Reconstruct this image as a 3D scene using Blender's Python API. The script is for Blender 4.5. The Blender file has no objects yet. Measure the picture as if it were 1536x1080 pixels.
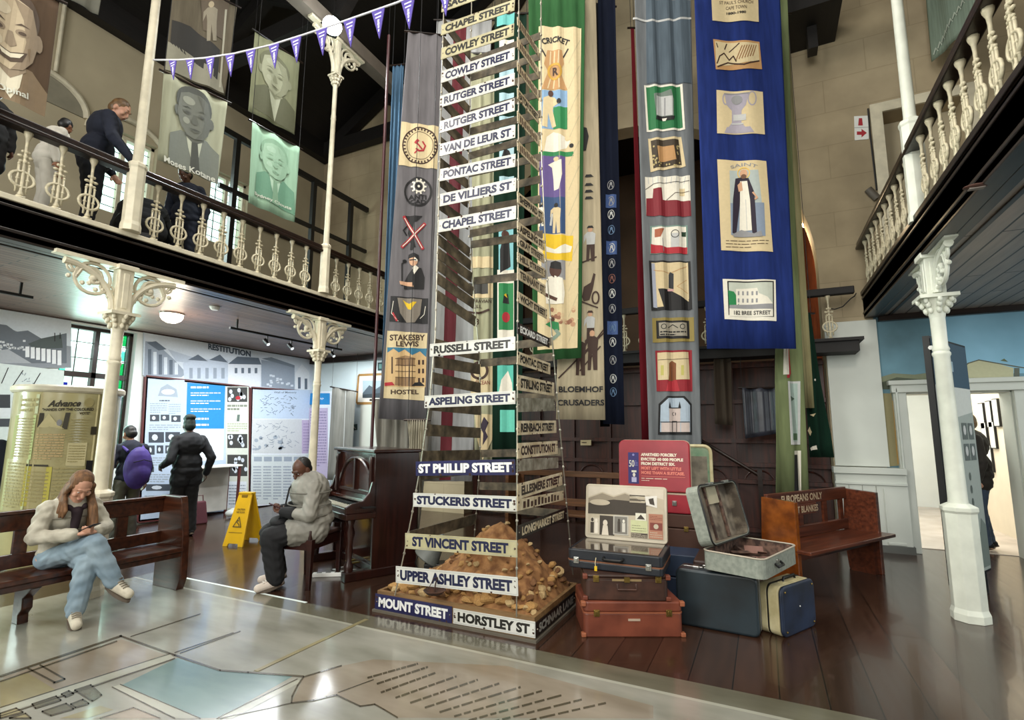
import bpy, bmesh, math, random
import numpy as np
from math import sin, cos, pi, radians as R
from mathutils import Vector, Matrix
SC = bpy.context.scene
COL = SC.collection
random.seed(7)

# ---------------------------------------------------------------- camera
FOC = 770.0                      # focal length in pixels of the 1536 wide frame
EYE = Vector((0, 0, 1.5))
PITCH, YAW, ROLL = R(7.98), R(25.90), R(0.3)
cd = bpy.data.cameras.new('camera'); cam = bpy.data.objects.new('camera', cd); COL.objects.link(cam)
cd.sensor_width = 36; cd.lens = 36 * FOC / 1536; cd.clip_start = .05; cd.clip_end = 200
fwd = Vector((-sin(YAW) * cos(PITCH), cos(YAW) * cos(PITCH), sin(PITCH)))
rt0 = Vector((cos(YAW), sin(YAW), 0)); up0 = rt0.cross(fwd)
rt = rt0 * cos(ROLL) + up0 * sin(ROLL); up = up0 * cos(ROLL) - rt0 * sin(ROLL)
cam.matrix_world = Matrix(((rt.x, up.x, -fwd.x, EYE.x), (rt.y, up.y, -fwd.y, EYE.y), (rt.z, up.z, -fwd.z, EYE.z), (0, 0, 0, 1)))
SC.camera = cam

# ---------------------------------------------------------------- colour management, world, lights
SC.view_settings.view_transform = 'Standard'; SC.view_settings.look = 'None'
SC.view_settings.gamma = 1; SC.view_settings.use_curve_mapping = False
SC.view_settings.exposure = 0.04
W = bpy.data.worlds.new('sky'); SC.world = W; W.use_nodes = True
bg = W.node_tree.nodes['Background']; bg.inputs[0].default_value = (.86, .97, .95, 1); bg.inputs[1].default_value = 2.2

def area(name, loc, rot, sx, sy, power, color=(1, 1, 1), spread=180):
    l = bpy.data.lights.new(name, 'AREA'); l.shape = 'RECTANGLE'; l.size = sx; l.size_y = sy
    l.energy = power; l.color = color; l.spread = R(spread)
    o = bpy.data.objects.new(name, l); COL.objects.link(o); o.location = loc; o.rotation_euler = [R(a) for a in rot]
    return o
def point(name, loc, power, color=(1, 1, 1), r=.08):
    l = bpy.data.lights.new(name, 'POINT'); l.energy = power; l.color = color; l.shadow_soft_size = r
    o = bpy.data.objects.new(name, l); COL.objects.link(o); o.location = loc
    return o
def spot(name, loc, target, power, color=(1, 1, 1), angle=60, blend=.6, r=.1):
    l = bpy.data.lights.new(name, 'SPOT'); l.energy = power; l.color = color; l.spot_size = R(angle); l.spot_blend = blend; l.shadow_soft_size = r
    o = bpy.data.objects.new(name, l); COL.objects.link(o); o.location = loc
    o.rotation_euler = (Vector(target) - Vector(loc)).to_track_quat('-Z', 'Y').to_euler()
    return o
# daylight through the tall windows of the entrance wall behind the camera
area('entrance_window_light', (-4.4, -3.8, 4.6), (78, 0, 0), 2.6, 4.2, 330, (1, .98, .93))
area('entrance_window_light', (0.3, -3.8, 4.6), (78, 0, 0), 2.6, 4.2, 330, (1, .98, .93))
# daylight through the left windows, plus added fill
area('left_side_light', (-9.0, 4.22, 2.0), (0, -90, 0), 1.9, .8, 50, (.6, 1, .86))
area('gallery_window_light', (-8.9, 4.1, 5.2), (0, -80, 0), 1.5, .9, 90, (.8, 1, .95))
area('left_side_light', (-8.95, .4, 2.0), (0, -90, 0), 1.9, .9, 170, (.8, 1, .93))  # added fill at an unseen window, brightening the left aisle
# the room beyond the doors
area('passage_light', (2.2, 10.4, 3.2), (0, 0, 0), 1.5, 2.4, 120, (1, .95, .86))
# area lights under the galleries, the left one added to brighten its aisle
area('left_aisle_fill', (-7.4, 5.4, 3.04), (0, 0, 0), .5, 5, 170, (.93, .98, 1)); area('right_aisle_light', (3.6, 5.6, 3.04), (0, 0, 0), .6, 4, 60, (.95, 1, 1))
area('right_fill_light', (5.9, 3.6, 1.7), (0, 90, 0), 1.6, 4, 80, (.88, .97, 1))  # added fill from the unseen right side, lifting soffit, column and mural
# unseen spots aimed into the nave from high right and high left
spot('nave_spot', (1.1, 1.2, 5.6), (-2.2, 6.0, 2.2), 470, (1, .93, .82), 85, .8, .25)
spot('nave_spot', (-5.0, .6, 6.6), (-.8, 7.5, 2.6), 420, (1, .93, .82), 85, .8, .25)
area('roof_fill_light', (-2.1, 2.6, 9.0), (0, 0, 0), 4, 5, 330, (1, .95, .86))  # overhead fill added in place of skylights, none modelled

# ---------------------------------------------------------------- from the photograph's pixels to points in the room
def ray(px, py): return fwd + rt * ((px - 768) / FOC) + up * (-(py - 540) / FOC)
def pZ(px, py, z=0): r = ray(px, py); return EYE + r * ((z - EYE.z) / r.z)
def pX(px, py, X): r = ray(px, py); return EYE + r * (X / r.x)
def pY(px, py, Y): r = ray(px, py); return EYE + r * (Y / r.y)
class Plane:                      # vertical plane: origin, yaw of its width axis; uv() reads a pixel as metres on it
    def __init__(s, o, yaw): s.o = Vector(o); s.yaw = yaw; s.u = Vector((cos(yaw), sin(yaw), 0)); s.n = Vector((sin(yaw), -cos(yaw), 0))
    def pt(s, px, py): r = ray(px, py); return EYE + r * ((s.o - EYE).dot(s.n) / r.dot(s.n))
    def uv(s, px, py): p = s.pt(px, py) - s.o; return (p.dot(s.u), p.z)

# ---------------------------------------------------------------- materials
def lin(h):
    h = h.lstrip('#'); c = [int(h[i:i + 2], 16) / 255 for i in (0, 2, 4)]
    return tuple(x / 12.92 if x <= .04045 else ((x + .055) / 1.055) ** 2.4 for x in c) + (1,)
MATS = {}
def mat(name, hexc, rough=.6, metal=0, var=.15, scale=6, stretch=(1, 1, 1), bump=0, hex2=None, lo=.35, hi=.65, coat=0, spec=.5, emit=0, detail=4, trans=0, sheen=0):
    if name in MATS: return MATS[name]
    m = bpy.data.materials.new(name); m.use_nodes = True; nt = m.node_tree; N = nt.nodes; L = nt.links
    b = N['Principled BSDF']; b.inputs['Roughness'].default_value = rough; b.inputs['Metallic'].default_value = metal
    b.inputs['Specular IOR Level'].default_value = spec; b.inputs['Coat Weight'].default_value = coat; b.inputs['Coat Roughness'].default_value = .1
    if trans: b.inputs['Transmission Weight'].default_value = trans
    c1 = lin(hexc)
    if hex2: c2 = lin(hex2)
    else: c2 = tuple(x * (1 - var) for x in c1[:3]) + (1,)
    tc = N.new('ShaderNodeTexCoord'); mp = N.new('ShaderNodeMapping'); mp.inputs['Scale'].default_value = stretch
    L.new(tc.outputs['Object'], mp.inputs[0])
    nz = N.new('ShaderNodeTexNoise'); nz.inputs['Scale'].default_value = scale; nz.inputs['Detail'].default_value = detail
    L.new(mp.outputs[0], nz.inputs['Vector'])
    rp = N.new('ShaderNodeValToRGB'); rp.color_ramp.elements[0].position = lo; rp.color_ramp.elements[1].position = hi
    rp.color_ramp.elements[0].color = c2; rp.color_ramp.elements[1].color = c1
    L.new(nz.outputs['Fac'], rp.inputs[0]); L.new(rp.outputs[0], b.inputs['Base Color'])
    if emit: L.new(rp.outputs[0], b.inputs['Emission Color']); b.inputs['Emission Strength'].default_value = emit
    if bump:
        bp = N.new('ShaderNodeBump'); bp.inputs['Strength'].default_value = bump; bp.inputs['Distance'].default_value = .02
        L.new(nz.outputs['Fac'], bp.inputs['Height']); L.new(bp.outputs[0], b.inputs['Normal'])
    MATS[name] = m; return m
def wood(name, h1, h2, rough=.35, along='x', scale=3, coat=0):
    st = {'x': (.6, 9, 9), 'y': (9, .6, 9), 'z': (9, 9, .6)}[along]
    return mat(name, h1, rough, scale=scale, stretch=st, hex2=h2, lo=.3, hi=.7, coat=coat, bump=.05, detail=6)
def cloth(name, h, var=.22, rough=.9): return mat(name, h, rough, var=var, scale=9, stretch=(2.2, 1, .25), spec=.15, bump=.06)
def flat(h, rough=.7):                       # print and paint colours, by hex
    return mat('paint_' + h.lstrip('#'), h, rough, var=.06, scale=30)

# ---------------------------------------------------------------- mesh building
def tag(o, label=None, cat=None, group=None, kind=None):
    if label: o['label'] = label
    if cat: o['category'] = cat
    if group: o['group'] = group
    if kind: o['kind'] = kind
    return o
def thing(name, label, cat, loc=(0, 0, 0), yaw=0, group=None):
    o = bpy.data.objects.new(name, None); COL.objects.link(o); o.location = loc; o.rotation_euler = (0, 0, yaw); o.empty_display_size = .1
    return tag(o, label, cat, group)
def link(name, me, parent=None, loc=(0, 0, 0), rot=(0, 0, 0)):
    o = bpy.data.objects.new(name, me); COL.objects.link(o); o.location = loc; o.rotation_euler = rot
    if parent: o.parent = parent
    return o
def dup(o, loc=None, yaw=None, parent=None, label=None):
    c = o.copy(); COL.objects.link(c)
    if parent: c.parent = parent
    if loc is not None: c.location = loc
    if yaw is not None: c.rotation_euler = (0, 0, yaw)
    if label: c['label'] = label
    for ch in o.children: dup(ch, parent=c)
    return c
class MB:
    def __init__(s): s.v = []; s.f = []; s.m = []; s.ms = []
    def mi(s, m):
        if m not in s.ms: s.ms.append(m)
        return s.ms.index(m)
    def add(s, vs, fs, m):
        b = len(s.v); i = s.mi(m); s.v += [tuple(v) for v in vs]
        for f in fs: s.f.append([b + k for k in f]); s.m.append(i)
    def hexa(s, c, m): s.add(c, [(0, 3, 2, 1), (4, 5, 6, 7), (0, 1, 5, 4), (1, 2, 6, 5), (2, 3, 7, 6), (3, 0, 4, 7)], m); return s
    def box(s, x0, y0, z0, x1, y1, z1, m): s.hexa([(x0, y0, z0), (x1, y0, z0), (x1, y1, z0), (x0, y1, z0), (x0, y0, z1), (x1, y0, z1), (x1, y1, z1), (x0, y1, z1)], m); return s
    def cbox(s, c, d, m, M=None):
        x, y, z = d[0] / 2, d[1] / 2, d[2] / 2
        P = [Vector(p) for p in ((-x, -y, -z), (x, -y, -z), (x, y, -z), (-x, y, -z), (-x, -y, z), (x, -y, z), (x, y, z), (-x, y, z))]
        if M is not None: P = [M @ p for p in P]
        s.hexa([p + Vector(c) for p in P], m); return s
    def bar(s, a, b, w, h, m):       # square bar between two points
        a, b = Vector(a), Vector(b); d = (b - a).normalized(); x = d.cross(Vector((0, 0, 1)))
        if x.length < 1e-4: x = Vector((1, 0, 0))
        x.normalize(); y = x.cross(d)
        c = []
        for p in (a, b):
            for sx, sy in ((-1, -1), (1, -1), (1, 1), (-1, 1)): c.append(p + x * (sx * w / 2) + y * (sy * h / 2))
        s.hexa(c, m); return s
    def tube(s, pts, r, m, n=8, closed=False):
        pts = [Vector(p) for p in pts]; k = len(pts); rs = r if isinstance(r, (list, tuple)) else [r] * k
        vs = []; prev = None
        for i, p in enumerate(pts):
            a = pts[(i - 1) % k] if closed or i else p; b = pts[(i + 1) % k] if closed or i < k - 1 else p
            d = (b - a).normalized()
            x = d.cross(Vector((0, 0, 1)) if abs(d.z) < .95 else Vector((1, 0, 0))).normalized()
            if prev is not None:
                x = (prev - d * prev.dot(d)).normalized()
            prev = x; y = d.cross(x)
            for j in range(n):
                t = 2 * pi * j / n; vs.append(p + (x * cos(t) + y * sin(t)) * rs[i])
        fs = []
        for i in range(k if closed else k - 1):
            i2 = (i + 1) % k
            for j in range(n): fs.append((i * n + j, i * n + (j + 1) % n, i2 * n + (j + 1) % n, i2 * n + j))
        if not closed: fs.append(tuple(range(n))[::-1]); fs.append(tuple(range((k - 1) * n, k * n)))
        s.add(vs, fs, m); return s
    def lathe(s, prof, m, n=20, o=(0, 0, 0), M=None, sq=None):
        vs = []; o = Vector(o)
        for r, z in prof:
            for j in range(n):
                t = 2 * pi * (j + .5) / n; p = Vector((r * cos(t), r * sin(t), z))
                if M is not None: p = M @ p
                vs.append(o + p)
        k = len(prof); fs = [(i * n + j, i * n + (j + 1) % n, (i + 1) * n + (j + 1) % n, (i + 1) * n + j) for i in range(k - 1) for j in range(n)]
        fs.append(tuple(range(n))[::-1]); fs.append(tuple(range((k - 1) * n, k * n)))
        s.add(vs, fs, m); return s
    def ell(s, c, r, m, n=12, k=8, M=None):
        c = Vector(c); vs = []
        for i in range(k + 1):
            a = -pi / 2 + pi * i / k
            a = max(-pi / 2 + .02, min(pi / 2 - .02, a))
            for j in range(n):
                t = 2 * pi * j / n; p = Vector((r[0] * cos(a) * cos(t), r[1] * cos(a) * sin(t), r[2] * sin(a)))
                if M is not None: p = M @ p
                vs.append(c + p)
        fs = [(i * n + j, i * n + (j + 1) % n, (i + 1) * n + (j + 1) % n, (i + 1) * n + j) for i in range(k) for j in range(n)]
        fs.append(tuple(range(n))[::-1]); fs.append(tuple(range(k * n, k * n + n)))
        s.add(vs, fs, m); return s
    def prism(s, poly, d0, d1, m, f=None):   # polygon (u,v) extruded from depth d0 to d1; f maps (u,d,v) to a point
        f = f or (lambda u, d, v: (u, d, v)); n = len(poly)
        vs = [f(u, d0, v) for u, v in poly] + [f(u, d1, v) for u, v in poly]
        fs = [tuple(range(n)), tuple(range(n, 2 * n))[::-1]] + [(i, n + i, n + (i + 1) % n, (i + 1) % n) for i in range(n)]
        s.add(vs, fs, m); return s
    def grid(s, fn, nu, nv, m, th=.003, nrm=(0, 1, 0)):   # closed sheet: front fn(i/nu,j/nv), back shifted by th along nrm
        n = Vector(nrm) * th; vs = [Vector(fn(i / nu, j / nv)) for j in range(nv + 1) for i in range(nu + 1)]; k = len(vs); w = nu + 1
        fs = []
        for j in range(nv):
            for i in range(nu):
                a = j * w + i; fs.append((a, a + 1, a + w + 1, a + w)); fs.append((k + a, k + a + w, k + a + w + 1, k + a + 1))
        ed = [i for i in range(w)] + [j * w + nu for j in range(1, nv + 1)] + [nv * w + i for i in range(nu - 1, -1, -1)] + [j * w for j in range(nv - 1, 0, -1)]
        for i in range(len(ed)): a, b = ed[i], ed[(i + 1) % len(ed)]; fs.append((a, k + a, k + b, b))
        s.add(vs + [v + n for v in vs], fs, m); return s
    def mesh(s, name, smooth=False):
        me = bpy.data.meshes.new(name); me.from_pydata(s.v, [], s.f)
        for m in s.ms: me.materials.append(m)
        me.polygons.foreach_set('material_index', s.m)
        bm = bmesh.new(); bm.from_mesh(me); bmesh.ops.recalc_face_normals(bm, faces=bm.faces); bm.to_mesh(me); bm.free()
        if smooth: me.polygons.foreach_set('use_smooth', [True] * len(me.polygons))
        me.update(); return me
    def build(s, name, parent=None, smooth=False, loc=(0, 0, 0), rot=(0, 0, 0), bevel=0, seg=2, sharp=True):
        o = link(name, s.mesh(name, smooth), parent, loc, rot)
        if smooth and sharp: o.data.set_sharp_from_angle(angle=R(40))
        if bevel:
            b = o.modifiers.new('edge', 'BEVEL'); b.width = bevel; b.segments = seg; b.limit_method = 'ANGLE'; b.angle_limit = R(35)
        return o
def struct(o): o['kind'] = 'structure'; return o

# ---------------------------------------------------------------- flat art: print, patches, lettering
_tc = {}
TMP = bpy.data.scenes.new('workbench'); TMPV = TMP.view_layers[0]
def evaluated(o):                            # the finished mesh of one curve or mesh with its modifiers
    TMP.collection.objects.link(o); TMPV.update(); dg = TMPV.depsgraph
    me = bpy.data.meshes.new_from_object(o.evaluated_get(dg)); TMP.collection.objects.unlink(o); return me
def textmesh(s, bold):
    k = (s, bold)
    if k in _tc: return _tc[k]
    c = bpy.data.curves.new('t', 'FONT'); c.body = s; c.size = 1; c.offset = bold; c.resolution_u = 3; c.fill_mode = 'FRONT'
    o = bpy.data.objects.new('t', c); me = evaluated(o)
    vs = [(v.co.x, v.co.y) for v in me.vertices]; fs = [tuple(p.vertices) for p in me.polygons]
    bpy.data.objects.remove(o); bpy.data.curves.remove(c); bpy.data.meshes.remove(me)
    x0 = min(v[0] for v in vs); x1 = max(v[0] for v in vs); y0 = min(v[1] for v in vs); y1 = max(v[1] for v in vs)
    _tc[k] = ([((x - (x0 + x1) / 2), (y - (y0 + y1) / 2)) for x, y in vs], fs, x1 - x0, y1 - y0); return _tc[k]
def ellpts(cx, cy, rx, ry=None, n=20, a0=0, a1=2 * pi):
    ry = rx if ry is None else ry
    return [(cx + rx * cos(a0 + (a1 - a0) * i / n), cy + ry * sin(a0 + (a1 - a0) * i / n)) for i in range(n if abs(a1 - a0 - 2 * pi) < 1e-6 else n + 1)]
class Art:
    def __init__(s, q=None): s.p = []; s.q = q        # q maps drawing coordinates to metres on the sheet
    def poly(s, pts, m, lv=1):
        if s.q: pts = [s.q(*p) for p in pts]
        s.p.append((list(pts), [tuple(range(len(pts)))], m, lv)); return s
    def rect(s, x0, y0, x1, y1, m, lv=1): return s.poly([(x0, y0), (x1, y0), (x1, y1), (x0, y1)], m, lv)
    def ell(s, cx, cy, rx, ry, m, lv=1, n=20): return s.poly(ellpts(cx, cy, rx, ry, n), m, lv)
    def ring(s, cx, cy, rx, ry, w, m, lv=1, n=28):
        a = ellpts(cx, cy, rx, ry, n); b = ellpts(cx, cy, rx - w, ry - w, n)
        if s.q: a = [s.q(*p) for p in a]; b = [s.q(*p) for p in b]
        s.p.append((a + b, [(i, (i + 1) % n, n + (i + 1) % n, n + i) for i in range(n)], m, lv)); return s
    def line(s, pts, w, m, lv=1):
        for (ax, ay), (bx, by) in zip(pts, pts[1:]):
            dx, dy = bx - ax, by - ay; L = math.hypot(dx, dy) or 1; nx, ny = -dy / L * w / 2, dx / L * w / 2
            ex, ey = dx / L * w * .3, dy / L * w * .3
            s.poly([(ax + nx - ex, ay + ny - ey), (bx + nx + ex, by + ny + ey), (bx - nx + ex, by - ny + ey), (ax - nx - ex, ay - ny - ey)], m, lv)
        return s
    def text(s, t, cx, cy, w, h, m, lv=2, bold=.012, arc=0, slant=0):
        v, f, tw, th = textmesh(t, bold); pts = []
        for x, y in v:
            X, Y = x / tw * w, y / th * h; X += slant * Y
            if arc: a = X / arc; X, Y = (arc + Y) * sin(a), (arc + Y) * cos(a) - arc
            pts.append((cx + X, (cy - Y) if s.q else (cy + Y)))
        if s.q: pts = [s.q(*p) for p in pts]
        s.p.append((pts, f, m, lv)); return s
    def lines(s, x0, y0, x1, y1, n, m, lv=2, fill=.5, seed=1, words=True):      # rows of small print
        r = random.Random(seed); h = (y1 - y0) / n
        for i in range(n):
            y = y0 + h * (i + .25); x = x0; e = x0 + (x1 - x0) * (1 if i < n - 1 else .6)
            while x < e:
                w = (x1 - x0) * r.uniform(.06, .2) if words else x1 - x0
                X = min(x + w, e); s.rect(x, y, X, y + h * fill, m, lv); x = X + (x1 - x0) * .025
        return s
    def build(s, name, parent=None, off=.002, step=.0012, wave=None, du=.06, loc=(0, 0, 0), rot=(0, 0, 0), frame=None):
        vs = []; fs = []; mi = []; ms = []
        for pts, f, m, lv in s.p:
            b = len(vs); vs += [(u, -(off + lv * step), v) for u, v in pts]
            if m not in ms: ms.append(m)
            fs += [[b + k for k in q] for q in f]; mi += [ms.index(m)] * len(f)
        me = bpy.data.meshes.new(name); me.from_pydata(vs, [], fs)
        for m in ms: me.materials.append(m)
        me.polygons.foreach_set('material_index', mi)
        if wave:
            bm = bmesh.new(); bm.from_mesh(me); us = [v.co.x for v in bm.verts]; a, z = min(us), max(us); k = math.ceil(a / du)
            while k * du < z:
                bmesh.ops.bisect_plane(bm, geom=bm.verts[:] + bm.edges[:] + bm.faces[:], plane_co=(k * du, 0, 0), plane_no=(1, 0, 0)); k += 1
            for v in bm.verts: v.co.y += wave(v.co.x, v.co.z)
            bm.to_mesh(me); bm.free()
        if frame:
            for v in me.vertices: v.co = frame(v.co.x, v.co.y, v.co.z)
        bm = bmesh.new(); bm.from_mesh(me)
        bmesh.ops.triangulate(bm, faces=[f for f in bm.faces if len(f.verts) > 4]); bm.to_mesh(me); bm.free()
        return link(name, me, parent, loc, rot)
# ================================================================ MATERIALS
cream_iron = mat('cream_painted_iron', '#d8cfb6', .45, var=.18, scale=9)
white_iron = mat('white_painted_iron', '#dfe2d4', .45, var=.14, scale=7)
bal_iron = mat('baluster_paint', '#cfc4a6', .5, var=.3, scale=25)
dark_wood = wood('dark_stained_wood', '#2a1a12', '#120a07', .3)
fascia_wood = wood('fascia_wood', '#241a15', '#120c0a', .35, 'y')
pew_wood = wood('pew_wood', '#4a2616', '#241009', .28)
roof_wood = wood('roof_wood', '#171210', '#0a0807', .6, 'y')
plaster = mat('cream_plaster', '#b3a78c', .85, var=.14, scale=1.3, detail=6)
white_wall = mat('white_wall', '#dfe6e6', .8, var=.06, scale=2)
pale_paint = mat('pale_grey_paint', '#c6c9c0', .5, var=.08, scale=2)
black = mat('black_paint', '#0c0c0d', .45)
white = mat('white_enamel', '#e9e9e4', .35, var=.05)
paper = mat('white_paper', '#e4e8ec', .6, var=.04)
ink = mat('dark_ink', '#17181c', .6)
steel = mat('bright_steel', '#b9b9b4', .3, 1)
brass = mat('old_brass', '#9a8148', .4, 1)

def planks(name, h1, h2, width, along, rough=.3, gap='#0a0705', coat=0, length=2.2, bump=.25, mort=.004):
    m = bpy.data.materials.new(name); m.use_nodes = True; nt = m.node_tree; N = nt.nodes; L = nt.links; b = N['Principled BSDF']
    g = N.new('ShaderNodeNewGeometry'); mp = N.new('ShaderNodeMapping')
    if along == 'y': mp.inputs['Rotation'].default_value = (0, 0, R(90))
    if along == 'yz': mp.inputs['Rotation'].default_value = (0, R(90), 0)
    L.new(g.outputs['Position'], mp.inputs[0])
    bt = N.new('ShaderNodeTexBrick'); bt.inputs['Scale'].default_value = 1; bt.inputs['Brick Width'].default_value = length; bt.inputs['Row Height'].default_value = width
    bt.inputs['Mortar Size'].default_value = mort; bt.inputs['Mortar Smooth'].default_value = .2; bt.offset = .37
    bt.inputs['Color1'].default_value = lin(h1); bt.inputs['Color2'].default_value = lin(h2); bt.inputs['Mortar'].default_value = lin(gap); bt.inputs['Bias'].default_value = 0
    L.new(mp.outputs[0], bt.inputs['Vector'])
    nz = N.new('ShaderNodeTexNoise'); nz.inputs['Scale'].default_value = 2.5; nz.inputs['Detail'].default_value = 6
    mp2 = N.new('ShaderNodeMapping'); mp2.inputs['Scale'].default_value = (8, .7, 8) if along == 'y' else (.7, 8, 8); L.new(g.outputs['Position'], mp2.inputs[0]); L.new(mp2.outputs[0], nz.inputs['Vector'])
    mx = N.new('ShaderNodeMix'); mx.data_type = 'RGBA'; mx.blend_type = 'MULTIPLY'; mx.inputs[0].default_value = .55
    L.new(bt.outputs['Color'], mx.inputs[6]); L.new(nz.outputs['Color'], mx.inputs[7])
    rp = N.new('ShaderNodeValToRGB'); rp.color_ramp.elements[0].color = (.45, .45, .45, 1); rp.color_ramp.elements[1].color = (1.2, 1.2, 1.2, 1); rp.color_ramp.elements[0].position = .3; rp.color_ramp.elements[1].position = .7
    L.new(nz.outputs['Fac'], rp.inputs[0]); L.new(rp.outputs[0], mx.inputs[7]); L.new(mx.outputs[2], b.inputs['Base Color'])
    mr = N.new('ShaderNodeMapRange'); mr.inputs[3].default_value = rough * .75; mr.inputs[4].default_value = rough * 1.3; L.new(nz.outputs['Fac'], mr.inputs[0]); L.new(mr.outputs[0], b.inputs['Roughness'])
    bp = N.new('ShaderNodeBump'); bp.inputs['Strength'].default_value = bump; bp.inputs['Distance'].default_value = .004
    ad = N.new('ShaderNodeMath'); ad.operation = 'SUBTRACT'; L.new(nz.outputs['Fac'], ad.inputs[0]); L.new(bt.outputs['Fac'], ad.inputs[1]); L.new(ad.outputs[0], bp.inputs['Height'])
    L.new(bp.outputs[0], b.inputs['Normal']); b.inputs['Coat Weight'].default_value = coat
    return m
floor_wood = planks('floor_boards', '#402a1f', '#301f16', .25, 'y', .2, coat=.15, length=3.4, bump=.1)
soffit_wood = planks('soffit_boards', '#7a6056', '#664e46', .085, 'y', .42, '#120c0a', mort=.006)
soffit_dark = planks('soffit_boards_dark', '#a39488', '#92847a', .15, 'y', .38, '#080606', mort=.009)

def ashlar():
    m = bpy.data.materials.new('lined_plaster'); m.use_nodes = True; N = m.node_tree.nodes; L = m.node_tree.links; b = N['Principled BSDF']; b.inputs['Roughness'].default_value = .85
    g = N.new('ShaderNodeNewGeometry'); mp = N.new('ShaderNodeMapping'); mp.inputs['Rotation'].default_value = (R(90), 0, 0); L.new(g.outputs['Position'], mp.inputs[0])
    bt = N.new('ShaderNodeTexBrick'); bt.inputs['Scale'].default_value = 1; bt.inputs['Brick Width'].default_value = 1.1; bt.inputs['Row Height'].default_value = .52; bt.inputs['Mortar Size'].default_value = .006
    bt.inputs['Color1'].default_value = lin('#b5a68a'); bt.inputs['Color2'].default_value = lin('#b1a285'); bt.inputs['Mortar'].default_value = lin('#a39579'); L.new(mp.outputs[0], bt.inputs['Vector'])
    nz = N.new('ShaderNodeTexNoise'); nz.inputs['Scale'].default_value = 1.1; nz.inputs['Detail'].default_value = 7; L.new(g.outputs['Position'], nz.inputs['Vector'])
    rp = N.new('ShaderNodeValToRGB'); rp.color_ramp.elements[0].color = (.62, .6, .57, 1); rp.color_ramp.elements[1].color = (1.05, 1.03, 1, 1); rp.color_ramp.elements[0].position = .3; rp.color_ramp.elements[1].position = .68; L.new(nz.outputs['Fac'], rp.inputs[0])
    mx = N.new('ShaderNodeMix'); mx.data_type = 'RGBA'; mx.blend_type = 'MULTIPLY'; mx.inputs[0].default_value = 1; L.new(bt.outputs['Color'], mx.inputs[6]); L.new(rp.outputs[0], mx.inputs[7]); L.new(mx.outputs[2], b.inputs['Base Color'])
    return m
lined = ashlar()

# ================================================================ THE ROOM
XL, YF, XG, XR, ZS, ZF = -9.1, 8.4, -5.6, 1.35, 3.1, 3.46     # left wall, far wall, gallery fronts, soffit, gallery floor
struct(MB().box(-9.3, -4.2, -.12, 6.2, 15, 0, floor_wood).build('floor'))
# left wall with a tall window below and arched ones above the gallery
def wall_with_holes(name, m, fr, x0, x1, z0, z1, holes, d0, d1):
    b = MB(); xs = sorted({x0, x1, *[h[0] for h in holes], *[h[1] for h in holes]}); zs = sorted({z0, z1, *[h[2] for h in holes], *[h[3] for h in holes]})
    for a, c in zip(xs, xs[1:]):
        for e, g in zip(zs, zs[1:]):
            if any(h[0] <= (a + c) / 2 <= h[1] and h[2] <= (e + g) / 2 <= h[3] for h in holes): continue
            b.prism([(a, e), (c, e), (c, g), (a, g)], d0, d1, m, fr)
    return struct(b.build(name))
fl = lambda u, d, v: (XL - d, u, v)
wall_with_holes('wall_left', white_wall, fl, -4.2, 8.7, 0, ZS + .1, [(3.76, 4.74, .9, 3.06), (-.1, .95, .9, 3.06)], 0, .3)
wall_with_holes('wall_left', plaster, fl, -4.2, 8.7, ZS + .1, 8.6, [(3.85, 4.75, 4.9, 6.3), (5.72, 6.5, 5.0, 6.42)], 0, .3)
def window(n, y0, y1, z0, z1, arch, lead=True):
    t = struct(thing('window_%d' % n, None, None, (XL, (y0 + y1) / 2, z0))); h = z1 - z0; w = y1 - y0
    b = MB(); fm = dark_wood if not arch else cream_iron
    b.box(-.2, -w / 2, 0, -.1, -w / 2 + .05, h, fm).box(-.2, w / 2 - .05, 0, -.1, w / 2, h, fm).box(-.2, -w / 2, h - .05, -.1, w / 2, h, fm).box(-.2, -w / 2, 0, -.1, w / 2, .05, fm)
    b.box(-.19, -.03, 0, -.11, .03, h, fm)
    if not arch: b.box(-.19, -w / 2, h * .66 - .04, -.11, w / 2, h * .66 + .04, fm)
    for k in range(1, 4): b.box(-.155, -w / 2 + w * k / 4 - .006, 0, -.145, -w / 2 + w * k / 4 + .006, h, black)
    for k in range(1, 9): b.box(-.155, -w / 2, h * k / 9 - .005, -.145, w / 2, h * k / 9 + .005, black)
    b.build('window_frame', t)
    g = MB().box(-.152, -w / 2, 0, -.148, w / 2, h, glass); g.build('window_pane', t)
    if not lead: return
    a = MB(); rr = random.Random(n)                        # coloured border quarries and a red device
    for k in range(9):
        for e in (-1, 1): a.box(-.146, e * (w / 2 - .1) - .04, h * k / 9 + .02, -.143, e * (w / 2 - .1) + .04, h * (k + 1) / 9 - .02, rr.choice([g_green, g_teal, g_green]))
    a.tube([(-.143, .22 * cos(t), h * .52 + .13 * sin(t)) for t in [i * pi / 6 for i in range(12)]], .018, g_red, 6, True)
    a.box(-.146, -.44, h * .56, -.143, -.3, h * .6, g_blue)
    a.build('coloured_glass', t)
def glassmat(name, h, tr=.8):
    m = bpy.data.materials.new(name); m.use_nodes = True; N = m.node_tree.nodes; L = m.node_tree.links; N.remove(N['Principled BSDF'])
    t = N.new('ShaderNodeBsdfTransparent'); t.inputs[0].default_value = lin(h); g = N.new('ShaderNodeBsdfGlossy'); g.inputs['Roughness'].default_value = .05; mx = N.new('ShaderNodeMixShader'); mx.inputs[0].default_value = .06
    L.new(t.outputs[0], mx.inputs[1]); L.new(g.outputs[0], mx.inputs[2]); L.new(mx.outputs[0], N['Material Output'].inputs[0]); return m
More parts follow.
